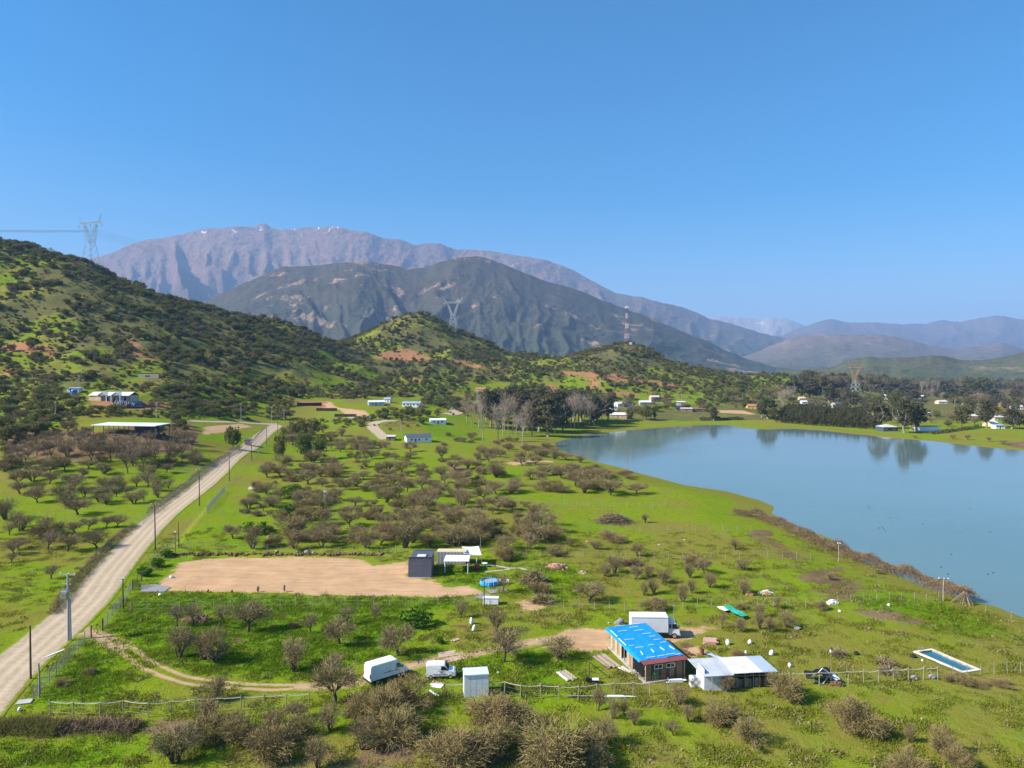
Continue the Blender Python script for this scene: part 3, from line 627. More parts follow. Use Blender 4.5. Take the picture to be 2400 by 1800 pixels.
def bare(i, wd, ht, trunk_h, depth, ntw, mtl, bark, kids=(2, 4), limbs=5, upright=1.0, twl=.9):
    mb = MB(); ends = []; r0 = ht * .018
    top = Vector((rnd.uniform(-.04, .04) * ht, rnd.uniform(-.04, .04) * ht, trunk_h)); mb.tube([(0, 0, -.3), top * .5, top], [r0 * 1.2, r0, r0 * .8], 6, False)
    for q in range(limbs):
        a = 2 * pi * q / limbs + rnd.uniform(-.4, .4); limb(mb, top * rnd.uniform(.75, 1), (cos(a) * .6, sin(a) * .6, upright), (ht - trunk_h) * .5, r0 * .6, depth, ends, .5, .1, 3, kids, 4, .6)
    tips = np.array([tuple(e[0]) for e in ends]); dirs = np.array([tuple(e[1]) for e in ends])
    k = NR.randint(0, len(tips), ntw); p = tips[k] + NR.normal(size=(ntw, 3)) * ht * .035
    Q = ribbons(p, dirs[k] + NR.normal(size=(ntw, 3)) * .5 + np.array([0, 0, .2]), NR.uniform(.4, 1, ntw) * ht * .1 * twl, ht * .006)
    s = Q[..., 0].max() - Q[..., 0].min()
    return finish('bare', mb.mesh('bare_trunk', M[bark]), quads_mesh('bare_crown', Q, M[mtl]), (s, Q[..., 2].max()))
K = {}
K['umbrella'] = [thorn(i, 'umbrella') for i in range(5)]; K['vase'] = [thorn(i, 'vase') for i in range(4)]
K['sparse'] = [thorn(i, 'sparse') for i in range(3)]; K['mound'] = [thorn(i, 'mound') for i in range(4)]
K['ever'] = [leafy(i, 6, 5, 1.1, 44, 30, .2, 'ever') for i in range(4)]; K['dark'] = [leafy(i, 6, 5.4, 1.0, 44, 30, .2, 'ever_dark') for i in range(3)]
K['shrub'] = [leafy(i, 3, 1.8, .2, 18, 22, .14, 'ever') for i in range(4)]
K['euca'] = [leafy(i, 11, 24, 5, 70, 26, .5, 'euca', 'tall', 'bark_pale', .12) for i in range(4)]; K['euca_brown'] = [leafy(i, 11, 25, 6, 60, 26, .5, 'euca_brown', 'tall', 'bark_pale', .12) for i in range(3)]
K['conifer'] = [leafy(i, 3.6, 8, .8, 30, 20, .24, 'plant', 'cone') for i in range(4)]
K['dead'] = [bare(i, 9, 24, 8, 3, 900, 'twig_pale', 'bark_pale', (2, 3), 5, 1.6) for i in range(4)]
K['bare'] = [bare(i, 7, 8, 1.8, 3, 1300, 'twig_grey', 'bark') for i in range(4)]
K['bare_pale'] = [bare(i, 14, 15, 2.5, 3, 1800, 'twig_pale', 'bark_pale', (2, 4), 7, 1.2) for i in range(2)]
K['poplar'] = [bare(i, 3, 18, 2, 2, 700, 'twig_pale', 'bark_pale', (2, 3), 7, 4.0, .7) for i in range(2)]
K['yellow'] = [leafy(0, 7, 7, 1, 34, 22, .3, 'yellow')]
K['leafybush'] = [leafy(i, 4, 2.2, .1, 30, 26, .16, 'green_leaf') for i in range(2)]

# ---- unique wording for plants: which landmark they stand by, on which side, and how far out
LANDM = [('the blue-roofed house', 1500, 1520), ('the white box truck', 1530, 1480), ('the white-walled metal shed', 1720, 1590), ('the rectangular pool', 2220, 1550), ('the large white van', 890, 1590), ('the small white van', 1030, 1580),
         ('the white booth', 1118, 1600), ('the black metal cabin', 985, 1320), ('the striped container', 1070, 1310), ('the round blue pool', 1146, 1368), ('the transformer pole', 160, 1500), ('the crossed farm gate', 228, 1488), ('the grey gravel pad', 345, 1378),
         ('the bramble hedge', 1966, 1294), ('the grey boulder', 590, 1146), ('the white pillar', 762, 1172), ('the dark-roofed house', 982, 1035), ('the white hillside house', 962, 952), ('the meadow cabin', 1027, 990), ('the black debris heap', 1940, 1600),
         ('the brown earth lot', 700, 1345), ('the branch pile', 1437, 1215), ('the grey rubble heap', 1790, 1388), ('the open white-roofed barn', 280, 1005), ('the yellow terrace house', 255, 938), ('the unfinished cabin', 348, 886),
         ('the red-and-white mast', 1469, 795), ('the first steel pylon', 215, 612), ('the second steel pylon', 1062, 762), ('the lakeshore tip', 1300, 1040), ('the road junction', 650, 994), ('the roadside hut', 580, 1040),
         ('the yellow house', 1765, 952), ('the brick lake house', 1450, 975), ('the long white greenhouse', 2174, 1006), ('the third pylon', 2005, 925), ('the red hillside roof', 1130, 914), ('the shade-dark earth cut', 800, 972), ('the orange hill cut', 920, 835),
         ('the lower field corner', 2300, 1700), ('the ditch hedge', 230, 1705), ('the bottom meadow', 60, 1760), ('the front rope fence', 1300, 1640), ('the orange bank', 330, 820), ('the far pasture fence', 1180, 1186), ('the left field fence', 180, 1222), ('the roadside scrub', 230, 1320), ('the saddle between hills', 1240, 830), ('the wide lake bend', 1700, 1150)]
ORD = ['nearest', 'second', 'third', 'fourth', 'fifth', 'sixth', 'seventh', 'eighth', 'ninth', 'tenth'] + ['%dth' % i for i in range(11, 80)]
PLANTS = []      # (root, u, v, adjective noun, group)
def finish_labels():
    buckets = {}
    for o, u, v, desc, tail in PLANTS:
        best = min(LANDM, key=lambda l: hypot((l[1] - u), (l[2] - v) * 2)); du, dv = u - best[1], (v - best[2]) * 2
        side = ('on the lake side of' if du > 0 else 'on the road side of') if abs(du) > abs(dv) else ('in front of' if dv > 0 else 'behind')
        if abs(du) > abs(dv) and u < 560: side = 'to the right of' if du > 0 else 'to the left of'
        buckets.setdefault((desc, side, best[0]), []).append((hypot(du, dv), o))
    for (desc, side, lm), L in buckets.items():
        L.sort(key=lambda q: q[0])
        for i, (_, o) in enumerate(L): o['label'] = (f'{ORD[i]} {desc} {side} {lm}' if len(L) > 1 else f'{desc} {side} {lm}')
DESC = {'umbrella': 'umbrella-shaped brown thorn tree', 'vase': 'vase-shaped brown thorn tree', 'sparse': 'sparse grey thorn tree', 'mound': 'dense olive-brown thorn bush', 'ever': 'green evergreen tree', 'dark': 'dark evergreen tree',
        'shrub': 'low green shrub', 'euca': 'tall green eucalyptus', 'euca_brown': 'tall brownish eucalyptus', 'conifer': 'narrow plantation tree', 'dead': 'tall bare pale tree', 'bare': 'bare grey-brown tree', 'bare_pale': 'spreading bare pinkish tree',
        'poplar': 'slim bare poplar', 'yellow': 'bright yellow flowering tree', 'leafybush': 'leafy bright green bush'}
NAME = {'umbrella': 'thorn_tree', 'vase': 'thorn_tree', 'sparse': 'thorn_tree', 'mound': 'thorn_bush', 'ever': 'evergreen_tree', 'dark': 'evergreen_tree', 'shrub': 'shrub', 'euca': 'eucalyptus_tree', 'euca_brown': 'eucalyptus_tree', 'conifer': 'plantation_tree',
        'dead': 'bare_tree', 'bare': 'bare_tree', 'bare_pale': 'bare_tree', 'poplar': 'poplar_tree', 'yellow': 'flowering_tree', 'leafybush': 'bush'}
GRP = {'thorn_tree': 'thorn trees scattered over the grassland', 'thorn_bush': 'thorn bushes in the foreground scrub', 'evergreen_tree': 'evergreen trees on the slopes', 'shrub': 'low shrubs', 'eucalyptus_tree': 'eucalyptus trees by the lake and town',
       'plantation_tree': 'rows of plantation trees by the lake', 'bare_tree': 'bare winter trees', 'poplar_tree': 'poplars beyond the town', 'flowering_tree': 'flowering trees', 'bush': 'leafy bushes'}
PLACED = []
def plant(kind, x, y, z, wd, ht, uv=None, var=None):
    k = K[kind][var if var is not None else rnd.randrange(len(K[kind]))]; nm = NAME[kind]
    r = empty(nm, (x, y, z - .05), rnd.uniform(0, 2 * pi), None, 'bush' if 'bush' in nm or nm == 'shrub' else 'tree', GRP[nm])
    r.scale = (wd / k.w * rnd.uniform(.86, 1.14), wd / k.w * rnd.uniform(.86, 1.14), ht / k.h)
    if nm.startswith('thorn'): r.rotation_euler = (rnd.uniform(-.1, .1), rnd.uniform(-.1, .1), r.rotation_euler[2])
    link('trunk', k.trunk, None, r); link('crown', k.crown, None, r)
    u, v = uv or proj(x, y, z); PLANTS.append((r, u, v, DESC[kind], '')); PLACED.append((x, y, wd)); return r
def plant_px(kind, u, v, wpx, hpx, var=None):
    p = at(u, v); k = mpp(p) * 1.0; return plant(kind, p[0], p[1], p[2], wpx * k, hpx * k, (u, v), var)

# the ones that can be picked out one by one: foot pixel, crown width and height in pixels
U, V, S_, B_ = 'umbrella', 'vase', 'sparse', 'mound'
near_trees = [(S_, 415, 1468, 58, 54), (S_, 453, 1466, 58, 58), (S_, 523, 1472, 50, 62), (U, 581, 1481, 84, 68), (V, 419, 1541, 76, 76), (V, 505, 1551, 84, 82), (V, 478, 1545, 60, 66), (V, 692, 1574, 84, 80), (S_, 728, 1485, 46, 50),
    (U, 795, 1509, 74, 62), (S_, 815, 1464, 50, 46), (S_, 878, 1454, 38, 40), (U, 933, 1536, 84, 72), (U, 786, 1648, 130, 96), (U, 1182, 1551, 84, 76), (V, 1309, 1543, 84, 52), (S_, 1081, 1448, 44, 44), (V, 1162, 1478, 50, 58),
    (U, 1382, 1412, 68, 48), (S_, 1179, 1387, 42, 44), (B_, 905, 1700, 120, 100), (B_, 965, 1655, 100, 84), (B_, 850, 1690, 90, 74), (B_, 930, 1745, 110, 90), (V, 850, 1755, 74, 76), (V, 745, 1800, 70, 78), (B_, 1153, 1693, 112, 76), (B_, 1060, 1800, 150, 100),
    (B_, 1130, 1770, 120, 84), (B_, 1305, 1790, 160, 125), (B_, 1370, 1775, 90, 80), (B_, 640, 1775, 115, 92), (V, 775, 1712, 78, 62), (V, 500, 1640, 70, 52), (V, 480, 1690, 78, 56), (B_, 560, 1740, 100, 76), (V, 410, 1790, 110, 96), (B_, 480, 1740, 90, 70), (B_, 700, 1730, 90, 60), (B_, 1220, 1700, 90, 50), (B_, 1180, 1740, 80, 60), (V, 690, 1690, 60, 44), (V, 640, 1700, 60, 40), (B_, 1400, 1805, 80, 60),
    (V, 1401, 1667, 38, 54), (V, 1435, 1685, 40, 50), (V, 1462, 1674, 30, 40), (V, 1488, 1699, 36, 40), (S_, 1578, 1724, 40, 36), (V, 1614, 1692, 34, 40), (V, 1591, 1652, 46, 52), (B_, 1690, 1687, 86, 58), (B_, 1762, 1742, 76, 72),
    (V, 1417, 1746, 70, 66), (B_, 1840, 1632, 90, 70), (B_, 1985, 1712, 90, 96), (B_, 2035, 1722, 90, 76), (V, 2130, 1742, 30, 46), (B_, 2207, 1768, 68, 74), (B_, 2239, 1797, 60, 62), (B_, 2130, 1815, 90, 62), (B_, 2245, 1602, 60, 30), (B_, 2290, 1604, 50, 16), (B_, 2350, 1606, 60, 16),
    (V, 1724, 1289, 30, 26), (V, 1741, 1337, 38, 28), (V, 1742, 1393, 42, 38), (V, 1947, 1359, 26, 18), (U, 1650, 1345, 44, 36), (V, 1662, 1377, 34, 36), (V, 1618, 1354, 34, 34), (V, 1397, 1287, 34, 22), (U, 1493, 1303, 32, 30), (B_, 1618, 1325, 46, 30), (V, 1600, 1411, 34, 44),
    (V, 1621, 1390, 30, 34), (V, 1417, 1350, 30, 28), (V, 1440, 1342, 50, 44), (V, 1533, 1391, 36, 36), (V, 1509, 1395, 26, 34), (V, 1489, 1359, 30, 34), (V, 1556, 1366, 42, 32), (V, 1520, 1353, 34, 30), (B_, 1532, 1430, 60, 34), (V, 1513, 1226, 20, 22), (B_, 1437, 1268, 62, 28), (V, 1337, 1280, 20, 22),
    (S_, 1692, 1473, 24, 40), (V, 1739, 1482, 32, 34), (V, 1778, 1445, 38, 34), (V, 1783, 1475, 34, 42), (V, 1805, 1482, 32, 38), (V, 1845, 1470, 40, 38), (S_, 1822, 1428, 38, 34), (B_, 1921, 1428, 36, 26), (B_, 1737, 1428, 26, 18), (B_, 1732, 1541, 38, 20), (V, 1706, 1620, 42, 42),
    (U, 181, 1207, 80, 40), (U, 159, 1292, 62, 40), (U, 226, 1285, 56, 44), (S_, 113, 1282, 34, 36), (U, 41, 1287, 46, 26), (S_, 27, 1318, 32, 24), (S_, 120, 1357, 46, 36), (U, 250, 1236, 36, 26), (U, 275, 1236, 36, 30), (U, 87, 1178, 46, 36), (V, 197, 1166, 36, 30), (S_, 337, 1174, 30, 30), (V, 371, 1166, 32, 30),
    (B_, 110, 1256, 80, 42), (V, 50, 1244, 54, 36), (V, 15, 1217, 66, 52), (V, 150, 1170, 60, 40), (U, 250, 1150, 50, 32), (U, 545, 1263, 52, 32), (V, 592, 1286, 46, 56), (V, 630, 1108, 24, 28), (U, 687, 1044, 34, 26), (U, 762, 1229, 42, 38), (V, 690, 1285, 60, 44), (V, 755, 1285, 60, 48), (B_, 640, 1280, 44, 30), (V, 860, 1284, 56, 46), (V, 905, 1268, 60, 50), (B_, 1180, 1310, 60, 44), (V, 1260, 1270, 70, 46), (B_, 1290, 1265, 60, 40),
    (B_, 1305, 1300, 40, 26), (B_, 1265, 1388, 50, 30), (V, 2060, 1345, 20, 12), (V, 1968, 1232, 14, 10), (B_, 690, 1470, 26, 18), (B_, 210, 1580, 30, 18), (B_, 150, 1605, 40, 20)]
for q in near_trees: plant_px(*q)
plant_px('leafybush', 975, 1466, 80, 42); plant_px('leafybush', 1032, 1508, 26, 16); plant_px('leafybush', 340, 1350, 40, 22); plant_px('leafybush', 368, 1328, 40, 22); plant_px('leafybush', 390, 1306, 30, 20); plant_px('leafybush', 600, 1250, 60, 28); plant_px('leafybush', 690, 1170, 60, 36); plant_px('leafybush', 668, 1208, 50, 28)
for (u, v) in ((1087, 1389), (1000, 1391)): pass
def scatter(poly, n, kinds, wr, asp, mind=.62, seed=1):
    """thorn trees spread over a patch of the photograph, no two crowns on one spot"""
    r = random.Random(seed); P = np.array(poly, float); x0, y0 = P.min(0); x1, y1 = P.max(0); got = 0; tries = 0
    while got < n and tries < n * 25:
        tries += 1; u, v = r.uniform(x0, x1), r.uniform(y0, y1)
        if poly_sd(np.array([u]), np.array([v]), P)[0] > 0: continue
        p = at(u, v)
        if p[1] > 900 or poly_sd(np.array([p[0]]), np.array([p[1]]), LAKE)[0] < 2: continue
        wd = r.uniform(*wr)
        if any((p[0] - a) ** 2 + (p[1] - b) ** 2 < (mind * (wd + c) / 2) ** 2 for a, b, c in PLACED): continue
        kd = r.choice(kinds); plant(kd, p[0], p[1], p[2], wd, wd * r.uniform(*asp), (u, v)); got += 1
THICK = [(600, 1120), (640, 1075), (700, 1050), (830, 1045), (980, 1060), (1060, 1080), (1130, 1090), (1200, 1120), (1230, 1170), (1260, 1220), (1310, 1260), (1250, 1300), (1100, 1285), (960, 1285), (800, 1280), (640, 1285), (600, 1255), (560, 1190)]
scatter(THICK, 170, [U, U, U, V, V, B_], (2.6, 8.0), (.5, .85), .62, 3)
scatter([(1090, 1060), (1300, 1062), (1370, 1085), (1200, 1100), (1060, 1085)], 18, [U, U, V], (4, 6.5), (.6, .8), .7, 4)
scatter([(1220, 1115), (1300, 1100), (1420, 1120), (1500, 1160), (1400, 1165), (1250, 1150)], 20, [V, U, B_], (5, 8), (.5, .7), .55, 5)
scatter([(640, 1005), (740, 1005), (900, 1045), (960, 1055), (760, 1058), (690, 1050), (650, 1030)], 26, [U, V], (4, 7), (.6, .85), .6, 6)
scatter([(0, 1090), (250, 1095), (420, 1085), (470, 1090), (400, 1150), (300, 1190), (120, 1200), (0, 1210)], 34, [U, V, S_], (4, 7), (.55, .85), .6, 7)
scatter([(0, 1230), (200, 1235), (250, 1260), (60, 1300), (0, 1330)], 8, [U, S_], (4, 6), (.6, .8), .7, 8)
# ------------------------------------------------------------------ masses of plants nobody could count: one object each, instanced
def combo(kind, i):
    """trunk and crown of one plant as a single mesh, for instancing"""
    k = K[kind][i]; me = bpy.data.meshes.new('plant_' + kind); bm = bmesh.new()
    bm.from_mesh(k.trunk); n = len(bm.faces); bm.from_mesh(k.crown); bm.faces.ensure_lookup_table()
    for f in bm.faces[n:]: f.material_index = 1
    bm.to_mesh(me); bm.free(); me.materials.append(k.trunk.materials[0]); me.materials.append(k.crown.materials[0])
    return me, k.w, k.h
def instanced(name, items, pts, label, cat=None):
    """items: list of (mesh, w, h); pts: list of (x, y, z, width, height, item index)"""
    col = bpy.data.collections.new(name + '_kinds')
    for i, it in enumerate(items): col.objects.link(bpy.data.objects.new('%s_kind_%02d' % (name, i), it[0]))
    me = bpy.data.meshes.new(name); me.from_pydata([p[:3] for p in pts], [], [])
    a = me.attributes.new('rz', 'FLOAT', 'POINT'); a.data.foreach_set('value', NR.uniform(0, 6.28, len(pts)).astype(np.float32))
    a = me.attributes.new('sc', 'FLOAT_VECTOR', 'POINT'); a.data.foreach_set('vector', np.array([(p[3] / items[p[5]][1], p[3] / items[p[5]][1], p[4] / items[p[5]][2]) for p in pts], np.float32).ravel())
    a = me.attributes.new('idx', 'INT', 'POINT'); a.data.foreach_set('value', np.array([p[5] for p in pts], np.int32))
    o = link(name, me); tag(o, label, cat, kind='stuff')
    g = bpy.data.node_groups.new(name, 'GeometryNodeTree'); g.interface.new_socket('Geometry', in_out='INPUT', socket_type='NodeSocketGeometry'); g.interface.new_socket('Geometry', in_out='OUTPUT', socket_type='NodeSocketGeometry')
    N = g.nodes.new; L = g.links.new; gi = N('NodeGroupInput'); go = N('NodeGroupOutput'); ip = N('GeometryNodeInstanceOnPoints'); ci = N('GeometryNodeCollectionInfo')
    ci.inputs['Collection'].default_value = col; ci.inputs['Separate Children'].default_value = True; ci.inputs['Reset Children'].default_value = True
    def na(n, t): q = N('GeometryNodeInputNamedAttribute'); q.data_type = t; q.inputs[0].default_value = n; return q.outputs[0]
    cx = N('ShaderNodeCombineXYZ'); L(na('rz', 'FLOAT'), cx.inputs[2])
    L(gi.outputs[0], ip.inputs['Points']); L(ci.outputs[0], ip.inputs['Instance']); ip.inputs['Pick Instance'].default_value = True
    L(na('idx', 'INT'), ip.inputs['Instance Index']); L(cx.outputs[0], ip.inputs['Rotation']); L(na('sc', 'FLOAT_VECTOR'), ip.inputs['Scale']); L(ip.outputs[0], go.inputs[0])
    md = o.modifiers.new('scatter', 'NODES'); md.node_group = g; return o

# ---- hillside scrub
n = 90000; ty = np.sqrt(NR.uniform(300 ** 2, 1080 ** 2, n)); tx = NR.uniform(-.85, .62, n) * ty
tz = gzv(tx, ty); pu, pv = proj(tx, ty, tz)
left = pu < 800
clus = fbm(tx / 38, ty / 38, 3, 55); steep = smooth(8, 60, tz)
dens = smooth(.34, .62, clus + .1 * steep * left + .08 * (~left)) * np.where(left, .28 + .5 * steep, .75 + .5 * steep) * smooth(5, 14, tz)
dens = dens * np.where((pu > 860) & (pu < 1060) & (pv < 800), .65, 1)
m2g = m2.reshape(nr, nc, 3); ii = np.clip(np.searchsorted(rows, ty) - 1, 0, nr - 2); jj = np.clip(np.searchsorted(tcol, tx / ((ty + 40) * 1.05)) - 1, 0, nc - 2)
dens = dens * (1 - .9 * m2g[ii, jj, CUT])
KEEP = [(205, 890, 410, 965), (150, 900, 200, 930), (318, 868, 380, 895), (860, 930, 990, 960), (690, 935, 885, 985), (1100, 900, 1220, 928), (180, 980, 385, 1020), (1425, 925, 1660, 985), (1745, 940, 1785, 965), (440, 984, 680, 1060)]
for a, b, c, d in KEEP: dens = np.where((pu > a) & (pu < c) & (pv > b) & (pv < d), 0, dens)
cell = n / (.5 * (.62 + .85) * (1080 ** 2 - 300 ** 2))           # tries per square metre
keep = (NR.uniform(0, 1, n) < dens * .032 / cell) & (pu > -80) & (pu < 2480)
hx, hy, hzz, hst, hleft = tx[keep], ty[keep], tz[keep], steep[keep], left[keep]
hu, hv = pu[keep], pv[keep]
HK = ['dark', 'ever', 'shrub', 'bare', 'umbrella', 'mound']
hill_items = []; base_i = {}
for k in HK:
    base_i[k] = len(hill_items); hill_items += [combo(k, i) for i in range(len(K[k]))]
hp = []
for x, y, z, s, lf in zip(hx, hy, hzz, hst, hleft):
    q = rnd.random()
    k = ('dark' if q < .42 else 'ever' if q < .66 else 'shrub' if q < .78 else 'bare' if q < .88 else 'umbrella') if lf else ('dark' if q < .2 else 'ever' if q < .48 else 'shrub' if q < .78 else 'umbrella' if q < .92 else 'mound')
    wd = {'dark': rnd.uniform(4, 9), 'ever': rnd.uniform(3.5, 8), 'shrub': rnd.uniform(2, 4.5), 'bare': rnd.uniform(5, 8), 'umbrella': rnd.uniform(3.5, 6.5), 'mound': rnd.uniform(3, 6)}[k] * (.95 if lf else .8)
    hp.append((x, y, z - .1, wd, wd * {'dark': .8, 'ever': .75, 'shrub': .55, 'bare': .95, 'umbrella': .7, 'mound': .55}[k] * rnd.uniform(.8, 1.2), base_i[k] + rnd.randrange(len(K[k])), k))
keep2 = (NR.uniform(0, 1, n) < smooth(4, 12, tz) * (1 - .9 * m2g[ii, jj, CUT]) * smooth(.3, .6, fbm(tx / 14, ty / 14, 3, 91)) * .05 / cell) & (pu > -80) & (pu < 2480)
for a, b, c, d in [(205, 922, 345, 958)] + KEEP[1:]: keep2 &= ~((pu > a) & (pu < c) & (pv > b) & (pv < d))
for x, y, z in zip(tx[keep2], ty[keep2], tz[keep2]):
    k = rnd.choice(('shrub', 'shrub', 'mound', 'ever')); wd = rnd.uniform(1.2, 3.0); hp.append((x, y, z - .05, wd, wd * rnd.uniform(.45, .75), base_i[k] + rnd.randrange(len(K[k])), k))
hu, hv = proj(np.array([p[0] for p in hp]), np.array([p[1] for p in hp]), np.array([p[2] for p in hp]))
order = sorted(range(len(hp)), key=lambda i: -hp[i][3] * hp[i][4] / hp[i][1] ** 2)
solo = [i for i in order if hp[i][6] in ('dark', 'ever') and -20 < hu[i] < 2420][:240]
for i in solo: p = hp[i]; plant(p[6], p[0], p[1], p[2], p[3], p[4], None, p[5] - base_i[p[6]])
ss = set(solo); instanced('hillside_scrub', hill_items, [p[:6] for i, p in enumerate(hp) if i not in ss], 'scrub and small evergreen trees covering the far hillsides')
print('hill plants', len(hp))

# ---- more distant thorn trees of the valley floor and lower slopes: past the three hundred that show largest
tp = []
def mass(poly, n, kinds, wr, asp, seed, gap=.55):
    r = random.Random(seed); P = np.array(poly, float); x0, y0 = P.min(0); x1, y1 = P.max(0); got = tr = 0
    while got < n and tr < n * 12:
        tr += 1; u, v = r.uniform(x0, x1), r.uniform(y0, y1)
        if poly_sd(np.array([u]), np.array([v]), P)[0] > 0: continue
        if any(a < u < c and b < v < d for a, b, c, d in [(205, 918, 350, 960)] + KEEP[1:-1]): continue
        p = at(u, v); wd = r.uniform(*wr)
        if any((p[0] - a) ** 2 + (p[1] - b) ** 2 < (gap * (wd + c) / 2) ** 2 for a, b, c in PLACED): continue
        k = r.choice(kinds); PLACED.append((p[0], p[1], wd)); tp.append((p[0], p[1], p[2] - .05, wd, wd * r.uniform(*asp), base_i[k] + r.randrange(len(K[k])))); got += 1
mass(THICK, 110, ['umbrella', 'mound', 'mound'], (1.8, 4.5), (.5, .8), 13, .55)
mass([(420, 960), (640, 905), (860, 905), (1060, 930), (1080, 960), (1000, 970), (860, 1000), (660, 985), (560, 975)], 170, ['umbrella', 'umbrella', 'shrub', 'ever'], (3, 6), (.6, .8), 14)
mass([(0, 860), (180, 880), (330, 900), (430, 930), (560, 980), (400, 980), (200, 985), (0, 1000)], 150, ['umbrella', 'ever', 'shrub', 'dark'], (3, 7), (.6, .8), 15)
mass([(1080, 925), (1400, 925), (1560, 935), (1680, 940), (1680, 952), (1400, 950), (1100, 965)], 120, ['umbrella', 'ever', 'bare', 'shrub'], (3, 7), (.6, .8), 16)
mass([(1040, 1020), (1180, 1030), (1290, 1050), (1290, 1075), (1120, 1062), (1020, 1050)], 26, ['umbrella', 'mound'], (3, 6), (.6, .8), 17)
mass([(0, 985), (60, 985), (130, 1010), (440, 1010), (480, 1080), (300, 1100), (0, 1110)], 60, ['umbrella', 'mound', 'bare'], (4, 7), (.6, .9), 18)
mass([(1280, 1120), (1340, 1080), (1420, 1092), (1500, 1120), (1420, 1125)], 14, ['mound'], (4, 7), (.35, .5), 19)
instanced('distant_thorn_trees', hill_items, tp, 'brown thorn trees of the valley floor too many to tell apart')

# ---- named trees of the middle distance
for u, v, wp, hp_ in ((120, 1075, 70, 60), (160, 1085, 80, 66), (215, 1090, 70, 70), (260, 1080, 70, 60), (310, 1085, 80, 74), (335, 1095, 70, 64), (365, 1085, 60, 58), (400, 1082, 56, 60), (430, 1075, 52, 56), (60, 1085, 60, 50), (20, 1090, 50, 40), (280, 1060, 60, 50), (190, 1055, 60, 50), (240, 1050, 56, 46), (350, 1055, 56, 50), (410, 1050, 50, 48), (450, 1052, 44, 46), (140, 1045, 56, 44), (90, 1055, 56, 40), (300, 1110, 70, 66)):
    plant_px('bare', u, v, wp, hp_)
for u, v, wp, hp_ in ((40, 1030, 60, 42), (90, 1022, 50, 36), (15, 1040, 50, 40), (90, 936, 34, 28), (165, 958, 30, 26), (545, 1052, 46, 56), (100, 985, 60, 30), (20, 975, 50, 30), (215, 845, 48, 30), (395, 918, 40, 24), (460, 925, 44, 30)): plant_px('dark' if wp > 45 else 'ever', u, v, wp, hp_)
for u, v, wp, hp_ in ((655, 1080, 34, 66), (715, 1078, 40, 70), (750, 1075, 34, 60), (700, 1030, 54, 52), (735, 1020, 44, 40)): plant_px('ever', u, v, wp, hp_)
for u, v, wp, hp_, k in ((1094, 990, 36, 66, 'dead'), (1122, 1002, 44, 88, 'dead'), (1131, 1034, 40, 96, 'dead'), (1167, 1035, 46, 100, 'dead'), (1183, 1010, 34, 104, 'dead'), (1192, 1021, 40, 96, 'dead'), (1201, 1017, 40, 100, 'dead'), (1224, 1046, 44, 92, 'dead'), (1150, 1000, 50, 96, 'euca'), (1175, 1000, 46, 92, 'euca_brown'),
                         (1215, 1005, 52, 90, 'euca_brown'), (1240, 1008, 54, 90, 'euca_brown'), (1262, 1012, 56, 96, 'euca_brown'), (1284, 1024, 60, 100, 'euca'), (1300, 1015, 56, 96, 'euca'), (1320, 1010, 44, 80, 'euca'), (1270, 995, 50, 92, 'euca'), (1310, 992, 54, 84, 'euca_brown'), (1338, 1000, 46, 82, 'dead'), (1355, 1000, 58, 86, 'dead'), (1371, 1000, 56, 82, 'dead'),
                         (1393, 998, 52, 80, 'euca'), (1411, 992, 44, 74, 'dead'), (1205, 985, 50, 90, 'euca'), (1235, 985, 50, 80, 'euca_brown'), (1345, 985, 50, 80, 'euca_brown'), (1385, 985, 56, 76, 'euca_brown'), (1140, 985, 44, 84, 'euca_brown'), (1106, 1000, 30, 60, 'dead'), (1160, 1015, 34, 70, 'dead'), (1246, 1022, 36, 66, 'euca_brown'), (1425, 985, 36, 60, 'euca'), (1190, 990, 56, 86, 'euca'), (1222, 995, 50, 94, 'euca'), (1255, 990, 54, 88, 'euca'), (1290, 1000, 54, 90, 'euca_brown'), (1328, 990, 50, 78, 'euca'), (1362, 988, 56, 82, 'euca'), (1400, 990, 50, 74, 'euca_brown'), (1165, 988, 50, 84, 'euca'), (1178, 1022, 36, 78, 'dead'), (1210, 1030, 30, 70, 'dead'), (1236, 1015, 36, 86, 'dead'), (1348, 1004, 50, 80, 'dead'), (1380, 1004, 44, 72, 'dead')): plant_px(k, u, v, wp, hp_)
